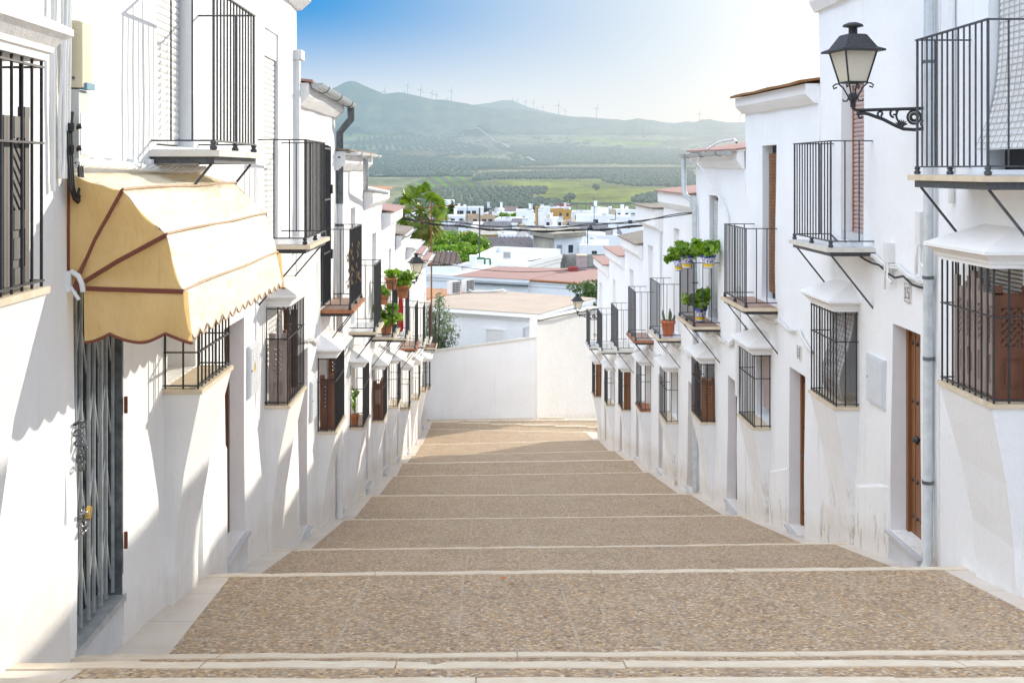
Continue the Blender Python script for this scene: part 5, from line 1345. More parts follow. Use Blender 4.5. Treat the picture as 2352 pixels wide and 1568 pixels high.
# utility boxes and cables beside the awning
t = thing('meter_box', (XL, 6.75, .47), 'beige plastic box with a blue foot high on the wall above the awning', 'meter box')
mb = MB(); mb.loft([[(S.x(-.01), 6.655, z), (S.x(o), 6.665, z), (S.x(o), 6.83, z), (S.x(-.01), 6.84, z)] for z, o in ((.475, .082), (.48, .085), (.85, .085), (.862, .06))]); build(mb, 'casing', BOX_B, t)
mb = MB(); mb.box(S.x(.05), S.x(.1), 6.70, 6.835, .468, .505); build(mb, 'blue_foot', BLUE, t)
build(MB().lathe((S.x(.035), 6.656, .53), [(.01, 0), (.008, .006)], 8, (0, -1, 0)), 'screw', GALV_D, t)
t = thing('meter_box', (XL, 6.75, .05), 'grey plastic box with pale paper notices just above the awning', 'meter box')
mb = MB(); mb.loft([[(S.x(-.01), 6.66, z), (S.x(o), 6.67, z), (S.x(o), 6.84, z), (S.x(-.01), 6.85, z)] for z, o in ((.045, .058), (.05, .062), (.455, .062), (.465, .05))]); build(mb, 'casing', BOX_G, t)
mb = MB(); mb.box(S.x(.0625), S.x(.065), 6.70, 6.825, .09, .33); pn = build(mb, 'paper_notice', BLIND_W, t)
mb = MB(); rnd = random.Random(3)
for z in [.31 - .022 * k for k in range(9)]: mb.box(S.x(.0655), S.x(.0665), 6.715, 6.715 + rnd.uniform(.03, .09), z, z + .004)
build(mb, 'print_mark', BLIND_G, pn)
random.seed(9)
mb = MB()
for k in range(6):
    a = .012 * k; P = []
    for z in (2.5, 1.6, 1.0, .6, .3, .1, -.05): P.append((S.x(.03 + .012 * (k % 2)), 6.45 + a * 1.6 + random.uniform(-.02, .02) + (.06 if z > 1 else .06 * z), z))
    mb.tube(P, .011, 6)
mb.tube([(S.x(.02), 6.36, 2.4), (S.x(.02), 6.38, 1.0), (S.x(.02), 6.38, -.12)], .014, 6)
single(mb, 'cable', PVC, 'bundle of white cables coming down the wall next to the beige box', 'cable', None, (XL, 6.5, -.05))
mb = MB()
for k in range(3):
    y0 = 6.52 + .03 * k; mb.tube([(S.x(.05), y0, .22), (S.x(.055), y0 + .0, .05), (S.x(.06), y0 + .01, -.1), (S.x(.07), y0 + .05, -.17 - .01 * k), (S.x(.07), y0 + .10, -.165), (S.x(.07), y0 + .14, -.1), (S.x(.06), y0 + .15, .03)], .009, 6)
for z in (.24, .115): mb.box(S.x(.02), S.x(.085), 6.53, 6.60, z - .02, z + .025); mb.tube([(S.x(.05), 6.58, z), (S.x(.1), 6.60, z + .01)], .016, 6)
mb.tube([(S.x(.05), 6.57, .2), (S.x(.05), 6.60, .33)], .012, 6)
single(mb, 'cable', RUBBER, 'black cable looped below two black clamps by the grey box', 'cable', None, (XL, 6.56, -.17))
mb = MB()
for k in range(5):
    P = []
    for i in range(60):
        y = 6.66 + 3.1 * i / 59; ph = i * .42 + k * 1.257; P.append((S.x(.045 + .016 * math.cos(ph)), y, .02 + .02 * math.sin(y * 1.2) + .018 * math.sin(ph)))
    mb.tube(P, .0125, 6)
for y in (7.0, 7.35, 7.8, 8.2): mb.box(S.x(0), S.x(.05), y - .03, y + .03, .04, .075); mb.box(S.x(.02), S.x(.035), y - .055, y + .055, .045, .06)
single(mb, 'cable', PVC, 'thick twisted white cable clipped along the wall just above the awning', 'cable', None, (XL, 8, 0))
def lcable(pts, k, label, r=.012, jit=.03):
    mb = MB()
    for c in range(k):
        P = []
        for a, b in zip(pts, pts[1:]):
            a, b = Vector(a), Vector(b); n = max(3, int((b - a).length / .2))
            for i in range(n): q = a.lerp(b, i / n); q.z += random.uniform(-jit, jit); P.append(q)
        P.append(Vector(pts[-1])); mb.tube(P, r, 5, False)
    single(mb, 'cable', PVC, label, 'cable', None, pts[0])
lx = S.x(.035)
lcable([(lx, 12.3, -1.15), (lx, 13.2, -1.25), (lx, 14.0, -1.75), (lx, 14.9, -2.2), (lx, 16.0, -2.35), (lx, 16.6, -2.5)], 6, 'tangled white cables between the roller-shutter house and the grating door')
lcable([(lx, 18.8, -3.2), (lx, 20.3, -3.1), (lx, 22.5, -3.6), (lx, 24, -3.9)], 5, 'white cables under the bare balcony next to the white downpipe')
lcable([(lx, 26.4, -4.0), (lx, 29, -4.5), (lx, 32, -5.2), (lx, 36, -5.9), (lx, 44, -7)], 4, 'white cables under the far sunny balconies')
utility_door(S, 11.74, 12.17, -2.33, -1.80, 'pale grey meter box with a small yellow warning triangle', BOX_W, True)
utility_door(S, 15.95, 16.42, -3.50, -2.93, 'pale grey meter box between the fourth barred window and the doorway', BOX_W)
# plants on the sunny side
G5 = 'terracotta pots on the balcony with the red parasol'
flower_pot((-2.00, 25.05, -2.60), .135, .26, 'terracotta pot on the railing corner, topmost of the hanging pots', POT, LEAF, 90, 1.1, .8, 0, 21, .04, ring=True)
flower_pot((-2.12, 24.70, -2.88), .10, .21, 'smaller terracotta pot hanging lowest at the near railing end', POT, LEAF, 110, 1.3, 1.2, 0, 22, .04, ring=True)
flower_pot((-1.80, 25.75, -2.86), .145, .29, 'terracotta pot with a pink geranium hanging outside the railing', POT, LEAF, 330, 2.0, 1.5, 2, 23, .045, ring=True)
flower_pot((-2.11, 25.1, -3.58), .145, .27, 'large terracotta pot with a leafy plant on the balcony floor', POT, LEAF, 420, 2.1, 1.7, 0, 24, .045)
t = flower_pot((-2.33, 20.93, -4.60), .085, .17, 'small terracotta pot with upright green leaves in the barred window', POT, LEAF, 0, 1, 1, 0, 25)
mb = MB(); rnd = random.Random(2)
for k in range(26):
    a = rnd.uniform(0, 6.28); r = rnd.uniform(.02, .11); z = -4.42 + rnd.uniform(.0, .38); c = Vector((-2.33 + r * math.cos(a), 20.93 + r * math.sin(a), z + .1)); o = Vector((-2.33, 20.93, z)); d = (c - o).normalized(); s = Vector((-d.y, d.x, 0)).normalized() * .03
    mb.add([o, o.lerp(c, .5) + s, c + d * .06, o.lerp(c, .5) - s], ((0, 1, 2, 3),))
mb.tube([(-2.33, 20.93, -4.45), (-2.33, 20.93, -4.05)], .012, 5); build(mb, 'plant', LEAF, t)
rnd = random.Random(6)
for yc, lb in ((17.15, 'withered brown climber hanging at the near end of the balcony railing'), (17.95, 'withered brown climber hanging further along the same balcony railing')):
    mb = MB()
    for k in range(34):
        z = -1.3 + rnd.uniform(-.4, .25)
        o = Vector((-1.97 + rnd.uniform(-.05, .03), yc + rnd.uniform(-.12, .16) * (1.2 + z + 1.3), z)); d = Vector((rnd.uniform(-.4, .4), rnd.uniform(-.4, .4), -1)).normalized(); s = d.orthogonal().normalized() * .014
        mb.add([o, o + d * .04 + s, o + d * .09, o + d * .04 - s], ((0, 1, 2, 3),))
    for q in (-.06, .0, .07): mb.tube([(-1.97, yc, -.95), (-2.0, yc + q, -1.3), (-1.96, yc + q * 1.6, -1.7)], .004, 4)
    single(mb, 'dried_plant', DRY, lb, 'plant', None, (-1.97, yc, -1.8))
pr = thing('parasol', (-2.10, 29.3, -4.2), 'furled red parasol standing upright on a balcony', 'parasol')
build(MB().tube([(-2.10, 29.3, -4.2), (-2.10, 29.3, -2.95)], .02, 8), 'pole', PVC, pr)
mb = MB(); rings = []
for z, r in ((-4.1, .045), (-4.0, .065), (-3.7, .06), (-3.3, .045), (-3.05, .03), (-2.98, .008)): rings.append([(-2.10 + r * (1 + .22 * math.cos(8 * a)) * math.cos(a), 29.3 + r * (1 + .22 * math.cos(8 * a)) * math.sin(a), z) for a in [k * PI / 16 for k in range(32)]])
build(mb.loft(rings), 'canopy', RED_C, pr)
lantern((XL, 31.4, 0), S, .58, -2.80, 'street lantern on the sunny side partly hidden by the pink geranium', .70, .35)
# ------------------------------------------------------------------ wall and roofs at the foot of the stairs
Z5 = lambda x, y: (976 + x * .25625, 402 + y * .25625)
ZT = lambda x, y: (987.6 + x * .2196, 436.4 + y * .2196)
def wall_strip(pts, th, name, m, label, cat='wall', cap=None):
    """free-standing wall along pts = [(x, y, zbottom, ztop)], thickness th away from the street"""
    mb = MB(); rings = []
    P = []
    for i in range(len(pts) - 1):
        a, b = pts[i], pts[i + 1]; n = 6
        for k in range(n): t = k / n; P.append([a[j] + (b[j] - a[j]) * t for j in range(4)])
    P.append(list(pts[-1]))
    d = Vector((pts[-1][0] - pts[0][0], pts[-1][1] - pts[0][1], 0)).normalized(); nrm = Vector((-d.y, d.x, 0)) * th
    for i, (x, y, zb, zt) in enumerate(P):
        w_ = .015 * math.sin(i * 1.7); rings.append([(x, y + w_, zb), (x, y + w_, zt), (x + nrm.x, y + nrm.y, zt + .02), (x + nrm.x, y + nrm.y, zb)])
    mb.loft(rings)
    return mb
a = onY(975, 812, 48.3); b = onY(1234, 776, 48.6)
wl = thing('end_wall', (0, 48.4, -11.5), 'smooth white boundary wall with a sloping top closing the foot of the stairs', 'wall')
build(wall_strip([(-2.6, 48.3, -11.8, a.z), (b.x, 48.6, -11.8, b.z)], .3, 'w', W_FAR, ''), 'wall', W_SH, wl)
cp = MB(); cp.loft([[(-2.6, 48.26, a.z - .002), (-2.6, 48.26, a.z + .05), (-2.6, 48.66, a.z + .05), (-2.6, 48.66, a.z - .002)], [(b.x, 48.56, b.z), (b.x, 48.56, b.z + .05), (b.x, 48.96, b.z + .05), (b.x, 48.96, b.z)]]); build(cp, 'coping', STONE_W, wl)
# rough-plastered house side catching the sun
rw = thing('white_house', (3.4, 49.8, -11.5), 'rough white side wall with raking light beyond the end wall, tucked behind the last balcony', 'house')
c0, c1 = onY(1234, 734, 48.55), onY(1376, 704, 56.0)
mb = wall_strip([(c0.x, 48.55, -12.5, c0.z), (c1.x, 56.0, -13.5, c1.z)], .35, 'w', W_FAR, '')
rough = plaster('rough_plaster', (.87, .87, .86)); 
for n_ in rough.node_tree.nodes:
    if n_.type == 'BUMP': n_.inputs['Strength'].default_value = .45; n_.inputs['Distance'].default_value = .05
build(mb, 'wall', rough, rw)
mb = MB(); mb.tube([(c0.x + .04, 48.5, c0.z - .02), (c0.x + 1.2, 50.9, c0.z + (c1.z - c0.z) * .3), (c1.x, 55.9, c1.z - .05)], .04, 6); build(mb, 'roof_cable', RUBBER, rw)
# flat-roofed neighbours below, each from its roof outline
def flat_house(cor, zr, zb, wallm, roofm, label, th=.22, over=.12, name='flat_roofed_house', group=None, parapet=0.0):
    """cor: four roof corners (x, y), front-left, front-right, back-right, back-left"""
    cx = sum(c[0] for c in cor) / 4; cy = sum(c[1] for c in cor) / 4
    t = thing(name, (cx, cy, zb), label, 'house', group)
    mb = MB(); mb.loft([[(x, y, zb) for x, y in cor], [(x, y, zr - th) for x, y in cor]], False, True); build(mb, 'wall', wallm, t)
    def grow(o): 
        r = []
        for x, y in cor:
            d = Vector((x - cx, y - cy)); d2 = d.normalized() * o * 1.4; r.append((x + d2.x, y + d2.y))
        return r
    g1, g2 = grow(over * .5), grow(over)
    mb = MB(); mb.loft([[(x, y, zr - th) for x, y in g1], [(x, y, zr - th * .55) for x, y in g1], [(x, y, zr - th * .5) for x, y in g2], [(x, y, zr - .02) for x, y in g2]]); build(mb, 'eaves', W_FAR, t)
    mb = MB(); mb.loft([[(x, y, zr - .019) for x, y in g2], [(x, y, zr + .02) for x, y in g2]]); build(mb, 'roof', roofm, t)
    if parapet:
        mb = MB(); g3 = grow(-.15)
        for i in range(4):
            p, q, p2, q2 = g2[i], g2[(i + 1) % 4], g3[i], g3[(i + 1) % 4]
            mb.loft([[(p[0], p[1], zr), (p[0], p[1], zr + parapet), (p2[0], p2[1], zr + parapet), (p2[0], p2[1], zr)], [(q[0], q[1], zr), (q[0], q[1], zr + parapet), (q2[0], q2[1], zr + parapet), (q2[0], q2[1], zr)]])
        build(mb, 'parapet', wallm, t)
    return t
def on_front(t, A, B, s0, s1, z0, z1, m, name='window', bars=False, slat=False, frame=True, par=None):
    """opening on the wall from A to B (ground-plan points), s measured along it"""
    A, B = Vector((A[0], A[1], 0)), Vector((B[0], B[1], 0)); d = (B - A).normalized(); n = Vector((d.y, -d.x, 0))
    o = A + Vector((0, 0, 0)); mb = MB(); mb.obox(o, d, n, (0, 0, 1), (s0, s1), (.01, .02), (z0, z1))
    if slat:
        k = int((z1 - z0) / .06)
        for i in range(k): mb.obox(o, d, n, (0, 0, 1), (s0, s1), (.02, .03), (z0 + (i + .1) * (z1 - z0) / k, z0 + (i + .8) * (z1 - z0) / k))
    w_ = build(mb, name, m, par or t)
    if frame:
        f = MB()
        for (a, b, c, e_) in ((s0 - .08, s0, z0 - .05, z1 + .08), (s1, s1 + .08, z0 - .05, z1 + .08), (s0, s1, z1, z1 + .08), (s0 - .1, s1 + .1, z0 - .12, z0 - .05)): f.obox(o, d, n, (0, 0, 1), (a, b), (.005, .06), (c, e_))
        build(f, 'frame', W_FAR, w_)
    if bars:
        f = MB(); k = 9
        for i in range(k): f.bar(o + d * (s0 + (s1 - s0) * i / (k - 1)) + n * .09 + Vector((0, 0, z0)), o + d * (s0 + (s1 - s0) * i / (k - 1)) + n * .09 + Vector((0, 0, z1)), .014, 4)
        for z in (z0 + .05, z1 - .05): f.bar(o + d * s0 + n * .09 + Vector((0, 0, z)), o + d * s1 + n * .09 + Vector((0, 0, z)), .014, 4)
        build(f, 'grille', IRON, w_)
    return w_
FR, FLc, BL, BR = (2.36, 50.2), (-3.4, 53.4), (-.2, 60), (5.25, 56.2)
t = flat_house([FLc, FR, BR, BL], -6.26, -12, W_FAR, ROOF_T, 'flat tan-roofed white house directly behind the end wall', .32, .16)
on_front(t, FLc, FR, 4.05, 4.95, -9.3, -7.1, BLIND_W, 'roller_blind', slat=True); on_front(t, FLc, FR, 1.0, 1.75, -10.0, -7.0, BLIND_W, 'roller_blind', slat=True)
mb = MB(); mb.tube([(FLc[0], FLc[1] - .22, -6.42), (FR[0], FR[1] - .22, -6.42)], .06, 6); build(mb, 'gutter', PVC, t)
mb = MB(); mb.tube([(2.25, 50.0, -6.5), (2.1, 50.1, -6.75), (1.75, 50.4, -6.9), (1.72, 50.42, -9.5)], .05, 6); build(mb, 'downpipe', PVC, t)
# orange terrace at its side with two air conditioners
p0, p1, p2, p3 = [onZ(*Z5(*q), -6.3) for q in ((-120, 1130), (215, 1105), (600, 1040), (-120, 1010))]
t = flat_house([(p0.x, p0.y), (p1.x, p1.y), (p2.x, p2.y), (p3.x, p3.y)], -6.3, -12, W_FAR, ROOF_O, 'low house with an orange terrace carrying two air conditioners', .3, .05)
def aircon(loc, w_, label, dark=True, rot=0.0, h=None, m=BLIND_W):
    t = thing('air_conditioner', loc, label, 'air conditioner', None); h = h or w_ * .75; d = w_ * .4
    t.rotation_euler = (0, 0, 0)
    ca, sa = math.cos(rot), math.sin(rot); o = Vector(loc); ex, ey_ = Vector((ca, sa, 0)), Vector((-sa, ca, 0))
    mb = MB(); mb.obox(o, ex, ey_, (0, 0, 1), (-w_ / 2, w_ / 2), (0, d), (.06, h))
    for s in (-.38, .38): mb.obox(o, ex, ey_, (0, 0, 1), (s * w_ - .03, s * w_ + .03), (.02, d - .02), (0, .06))
    c = build(mb, 'casing', m, t)
    g = MB(); g.obox(o, ex, ey_, (0, 0, 1), (-w_ * .42, w_ * .42), (-.006, -.001), (.12, h - .06)); gg = build(g, 'fan_grille', DARK if dark else GREYW, t)
    f = MB()
    for k in range(7): z = .12 + (h - .18) * k / 6; f.obox(o, ex, ey_, (0, 0, 1), (-w_ * .43, w_ * .43), (-.014, -.006), (z - .008, z + .008))
    for k in range(6): s = (-.42 + .84 * k / 5) * w_; f.obox(o, ex, ey_, (0, 0, 1), (s - .008, s + .008), (-.014, -.0061), (.12, h - .06))
    build(f, 'grille_mesh', m, gg)
    return t
for (x, y, lb) in ((325, 1075, 'air conditioner on the orange terrace, the one standing nearer the palm'), (452, 1058, 'air conditioner on the orange terrace, the one with the coiled white hose')):
    p = onZ(*Z5(x - 64, y), -6.27); aircon((p.x + .1, p.y, -6.27), .72, lb, True, .95, .70)
q = onZ(*Z5(470, 1055), -6.25); mb = MB(); mb.tube([q + Vector((a, b, c)) for a, b, c in ((-.6, 0, .2), (-.2, -.1, .06), (.4, 0, .06), (1.0, .2, .08), (1.3, .1, .14), (1.5, -.1, .05))], .06, 6); single(mb, 'hose', PVC, 'thick white insulated hose lying on the terrace edge by the air conditioners', 'hose')
# red roofs
zr = -7.4
c = [onZ(*Z5(*q), zr) for q in ((270, 905), (925, 938), (1330, 840), (640, 822))]
t = flat_house([(p.x, p.y) for p in c], zr, -15, W_FAR, ROOF_R, 'white house with a faded pink flat roof across the middle of the view', .45, .1)
A, B = (c[0].x, c[0].y), (c[1].x, c[1].y); ln = (Vector(B) - Vector(A)).length
on_front(t, A, B, ln * .61, ln * .78, -9.9, -8.55, BLIND_W, 'roller_blind', slat=True)
on_front(t, A, B, ln * .26, ln * .36, -9.9, -8.5, BLIND_W, 'roller_blind')
mb = MB(); mb.tube([(A[0], A[1] - .25, zr - .38), (B[0], B[1] - .25, zr - .38)], .07, 6); build(mb, 'gutter', GALV_D, t)
c = [onZ(*Z5(*q), zr - .05) for q in ((925, 940), (1640, 985), (1640, 850), (1330, 838))]
t = flat_house([(p.x, p.y) for p in c], zr - .05, -15, W_FAR, ROOF_R, 'white house with a red roof edged in brick red tiles and a barred window', .4, .08)
A, B = (c[0].x, c[0].y), (c[1].x, c[1].y); ln = (Vector(B) - Vector(A)).length
on_front(t, A, B, ln * .22, ln * .41, -10.2, -8.75, BEIGE, 'window', bars=True)
mb = MB(); k = 40
for i in range(k): s = i / k; p = Vector(A).lerp(Vector(B), s); mb.ball((p.x, p.y - .12, zr - .06), .12, i, 1, 0, (1.3, .8, .8))
build(mb, 'tile_edge', TERRA, t)
p = onZ(*Z5(1412, 848), zr); k_ = .25625 / FL * p.y; rb = thing('stair_turret', (p.x, p.y, zr), 'pinkish stained stair turret standing on the red roof', 'turret')
q = MB(); q.box(p.x - 42 * k_, p.x + 42 * k_, p.y, p.y + 1.2, zr, zr + 122 * k_); build(q, 'wall', mat('pink_cement', (.50, .42, .40), .9, .2, 3, .4, .02, col2=(.36, .31, .30)), rb); q = MB(); q.box(p.x - 46 * k_, p.x + 46 * k_, p.y - .04, p.y + 1.24, zr + 122 * k_, zr + 130 * k_); build(q, 'coping', CREAM, rb)
p = onZ(*Z5(1330, 860), zr); q = MB(); q.loft([[(p.x - 40 * k_, p.y, zr), (p.x + 40 * k_, p.y, zr), (p.x + 40 * k_, p.y + 1, zr), (p.x - 40 * k_, p.y + 1, zr)], [(p.x - 38 * k_, p.y, zr + 30 * k_), (p.x + 40 * k_, p.y, zr + 34 * k_), (p.x + 40 * k_, p.y + 1, zr + 34 * k_), (p.x - 38 * k_, p.y + 1, zr + 30 * k_)]]); single(q, 'roof_box', mat('red_paint', (.42, .06, .05), .7, .1, 4, .1, .004), 'bright red box on the roof beside the pinkish turret', 'box')
# white terrace, grey parapet wall and its machines
zr = -7.45
c = [onZ(*Z5(*q), zr) for q in ((0, 885), (270, 900), (640, 820), (380, 780))]
t = flat_house([(p.x, p.y) for p in c], zr, -15, W_FAR, ROOF_W, 'low house with a plain white terrace beyond the orange one', .4, .1)
on_front(t, (c[0].x, c[0].y), (c[1].x, c[1].y), .8, 2.6, -9.8, -8.6, BEIGE, 'window', bars=True)
c = [onZ(*Z5(*q), zr + .5) for q in ((-60, 815), (340, 800), (290, 750), (-60, 745))]
mb = MB(); n = 26
for i in range(n):
    for j in range(2):
        pass
v = []
for i in range(n * 2 + 1):
    t_ = i / (n * 2); f0 = c[0].lerp(c[1], t_); b0 = c[3].lerp(c[2], t_); h = .09 if i % 2 else 0
    v += [(f0.x, f0.y, f0.z + h), (b0.x, b0.y, b0.z + .5 + h)]
mb.add(v, [(2 * i, 2 * i + 2, 2 * i + 3, 2 * i + 1) for i in range(n * 2)])
t = thing('shed', (c[0].x + 3, c[0].y, -12), 'old grey corrugated tile roof of a shed beside the white terrace', 'shed'); build(mb, 'roof', ROOF_B, t)
q = MB(); q.box(c[0].x, c[1].x - .1, c[0].y + .15, c[0].y + .4, -12, zr + .45); build(q, 'wall', W_FAR, t)
zr = -7.5
c = [onZ(*Z5(*q), zr) for q in ((470, 770), (915, 790), (1215, 715), (640, 688))]
t = flat_house([(p.x, p.y) for p in c], zr, -16, W_FAR, ROOF_W, 'house with a broad white roof terrace and an air conditioner on it', .6, .15)
for i, j in ((3, 2), (0, 3)):
    a, b = c[i], c[j]; d = (b - a).normalized(); q = MB(); q.obox(a, d, Vector((-d.y, d.x, 0)), (0, 0, 1), (0, (b - a).length), (-.15, .15), (-.01, .5)); build(q, 'parapet', W_FAR, t)
p = onZ(*Z5(735, 755), zr); aircon((p.x, p.y, zr), .0072 * p.y, 'boxy air conditioner alone in the middle of the white roof terrace', False, .0, .0069 * p.y)
p = onZ(*Z5(432, 805), zr + .2); q = MB(); hh = 100 * .256 / FL * p.y; q.box(p.x - hh * .33, p.x + hh * .33, p.y, p.y + 1.2, zr - 1, zr + hh * 1.03); single(q, 'chimney', W_FAR, 'square whitewashed chimney carrying a tall aerial mast', 'chimney'); MAST2 = Vector((p.x + .5, p.y + .5, zr + hh))
p = onZ(*Z5(515, 815), zr - .1); mb = MB(); w_ = 70 * .256 / FL * p.y
for s in (-1, 0.3, 1): mb.box(p.x + s * w_ - .08, p.x + s * w_ + .08, p.y, p.y + .15, zr - .6, zr + .45)
mb.box(p.x - w_, p.x + w_, p.y - .02, p.y + .17, zr + .4, zr + .52); mb.box(p.x - w_, p.x + w_ * .3, p.y + .9, p.y + 1.05, zr + .4, zr + .52); mb.box(p.x - w_ - .07, p.x - w_ + .07, p.y, p.y + 1.05, zr + .401, zr + .521)
single(mb, 'bench_frame', mat('green_paint', (.05, .20, .10), .5, .1, 5, 0), 'small dark green metal frame on the edge of the white roof', 'frame')
c = [onY(*Z5(*q), y) for q, y in (((918, 830), 94), ((1205, 850), 104), ((1205, 708), 104), ((918, 768), 94))]
gw = thing('boundary_wall', (c[0].x, 105, -16), 'grey weather-stained cement wall stepping up beside the white terrace', 'wall')
q = MB(); q.loft([[(c[0].x, 94, -16), (c[0].x, 94, c[3].z), (c[0].x + .5, 94.5, c[3].z), (c[0].x + .5, 94.5, -16)], [(c[1].x, 104, -16), (c[1].x, 104, c[2].z), (c[1].x + .5, 104.3, c[2].z), (c[1].x + .5, 104.3, -16)]]); build(q, 'wall', GREYW, gw)
e0, e1 = onY(*Z5(1207, 712), 104), onY(*Z5(1700, 735), 104); q = MB(); q.box(e0.x + .5, e1.x, 104.1, 104.5, -16, e0.z); build(q, 'wall', GREYW, gw)
# dark tiled barn roof made of real rolls of tile
def tiled_gable(x0, x1, y0, y1, z_e, z_r, wallm, roofm, label, roll=.45, skew=0.0, wallz=-22, name='tiled_house', gapw=None, rows=True):
    t = thing(name, ((x0 + x1) / 2, y0, wallz), label, 'house'); mb = MB()
    q = MB(); q.box(x0 + .15, x1 - .15, y0 + .25, y1, wallz, z_e - .05); ym = (y0 + y1) / 2
    build(q, 'wall', wallm, t)
    n = max(4, int((x1 - x0) / roll)); per = 4
    if n > 90: n = 90
    v = []; m_ = n * per
    for i in range(m_ + 1):
        x = x0 + (x1 - x0) * i / m_; h = .5 * abs(math.sin(PI * i / per)) * (x1 - x0) / n
        v += [(x + skew, y0, z_e + h), (x, ym, z_r + h), (x - skew, y1, z_e + h)]
    mb.add(v, [(3 * i + j, 3 * i + 3 + j, 3 * i + 4 + j, 3 * i + 1 + j) for i in range(m_) for j in range(2)])
    build(mb, 'roof', roofm, t)
    return t
ROOF_GP = mat('grey_tiles_plain', (.23, .20, .20), .9, .3, 2.5, .4, .03, col2=(.11, .10, .105))
ROOF_BP = mat('blue_grey_tiles', (.20, .20, .225), .9, .25, 1.2, .4, .03, col2=(.11, .11, .13))
ROOF_PP = mat('brown_tiles_plain', (.26, .20, .185), .9, .25, 1.2, .4, .03, col2=(.16, .125, .12))
def tg(za, zb_, Y, wallm, roofm, label, dy=9, roll=.45, wall_h=None, **k):
    """za = (x0, v eaves, x1) and ridge v in zoom pixels at distance Y"""
    u0, ve = ZT(za[0], za[1]); u1, _ = ZT(za[2], za[1]); _, vr = ZT(0, zb_)
    x0, x1 = onY(u0, ve, Y).x, onY(u1, ve, Y).x; ze = onY(u0, ve, Y).z; zr_ = onY(u0, vr, Y + dy / 2).z
    return tiled_gable(x0, x1, Y, Y + dy, ze, zr_, wallm, roofm, label, roll, **k)
tg((150, 655, 1085), 505, 118, W_FAR, ROOF_GP, 'long dark tiled roof with rows of barrel tiles behind the white terrace', 14, .42, skew=1.8)
# little white rooftop house with door, window and pyramid light
Y0 = 112.0
u0, v0 = ZT(1080, 500); ul, _ = ZT(1300, 500); ur, _ = ZT(1590, 500); _, vb = ZT(0, 690); _, vt = ZT(0, 505)
xa, xb, xc = onY(u0, v0, Y0 + 6).x, onY(ul, v0, Y0).x, onY(ur, v0, Y0 + 2).x; zt_ = onY(ul, vt, Y0).z; zb_ = -16
t = thing('rooftop_house', (xb, Y0, zb_), 'small white rooftop house with a stained cement side, door and window', 'house')
q = MB(); q.poly([(xa, Y0 + 6, zb_), (xb, Y0, zb_), (xb, Y0, zt_), (xa, Y0 + 6, zt_)]); build(q, 'stained_wall', mat('stained_plaster', (.52, .47, .38), .9, .2, .5, .4, .02, col2=(.30, .27, .23)), t)
q = MB(); q.loft([[(xb, Y0, zb_), (xc, Y0 + 2, zb_), (xc, Y0 + 9, zb_), (xa + .1, Y0 + 9, zb_), (xa + .05, Y0 + 6, zb_)], [(xb, Y0, zt_), (xc, Y0 + 2, zt_), (xc, Y0 + 9, zt_), (xa + .1, Y0 + 9, zt_), (xa + .05, Y0 + 6, zt_)]]); build(q, 'wall', W_FAR, t)
q = MB(); q.loft([[(xb - .1, Y0 - .4, zt_), (xc + .4, Y0 + 1.6, zt_ + .1), (xc + .3, Y0 + 9.4, zt_ + .1), (xa - .2, Y0 + 9.4, zt_), (xa - .3, Y0 + 5.7, zt_)], [(xb - .1, Y0 - .4, zt_ + .45), (xc + .4, Y0 + 1.6, zt_ + .55), (xc + .3, Y0 + 9.4, zt_ + .6), (xa - .2, Y0 + 9.4, zt_ + .5), (xa - .3, Y0 + 5.7, zt_ + .5)]]); build(q, 'roof', mat('old_cement_roof', (.42, .38, .30), .9, .2, 1, .4, .02, col2=(.28, .25, .2)), t)
A, B = (xb, Y0), (xc, Y0 + 2); ln = (Vector(B) - Vector(A)).length; zz = lambda y: onY(1300, ZT(0, y)[1], Y0 + 1).z
on_front(t, A, B, ln * .09, ln * .27, zz(668), zz(570), mat('blue_grey_door', (.30, .35, .42), .5, .1, 2, 0), 'door', frame=False)
on_front(t, A, B, ln * .49, ln * .67, zz(658), zz(575), GLASS_D, 'window')
def pyramid(xl, xr, vb, vt, Y, label, tiers=1, n=6):
    u0, v0 = ZT(xl, vb); u1, _ = ZT(xr, vb); _, v1 = ZT(0, vt); a, b = onY(u0, v0, Y), onY(u1, v0, Y); c = (a + b) / 2; w_ = (b.x - a.x) / 2; h = onY(u0, v1, Y).z - a.z; z0 = a.z
    t = thing('skylight', (c.x, Y + w_, z0), label, 'skylight'); mb = MB(); f = MB(); cy = Y + w_
    R = [(w_, 0), (.04, h)] if tiers == 1 else [(w_, 0), (w_ * .42, h * .66), (w_ * .42, h * .74), (.04, h)]
    rings = [[(c.x + r * a_, cy + r * b_, z0 + q) for a_, b_ in ((-1, -1), (1, -1), (1, 1), (-1, 1))] for r, q in R]
    mb.loft(rings); g = build(mb, 'glass', SKYL, t)
    for k in range(4):
        for A_, B_ in zip(rings, rings[1:]): f.bar(A_[k], B_[k], .07, 4)
        for i in range(n): p = Vector(rings[0][k]).lerp(Vector(rings[0][(k + 1) % 4]), i / n); q_ = Vector(rings[1][k]).lerp(Vector(rings[1][(k + 1) % 4]), i / n); f.bar(p, q_, .045, 4)
        f.bar(rings[0][k], rings[0][(k + 1) % 4], .12, 4)
    build(f, 'glazing_frame', PVC, t)
    q = MB(); q.box(c.x - w_ * 1.04, c.x + w_ * 1.04, cy - w_ * 1.04, cy + w_ * 1.04, z0 - .7, z0 - .02); build(q, 'kerb', W_FAR, t)
    return t
pyramid(1255, 1372, 470, 435, Y0 + 3.5, 'low white pyramid skylight on the roof of the small rooftop house', 1, 3)
pyramid(1590, 1815, 605, 495, 122, 'large tiered glass pyramid skylight with white ribs', 2, 7)
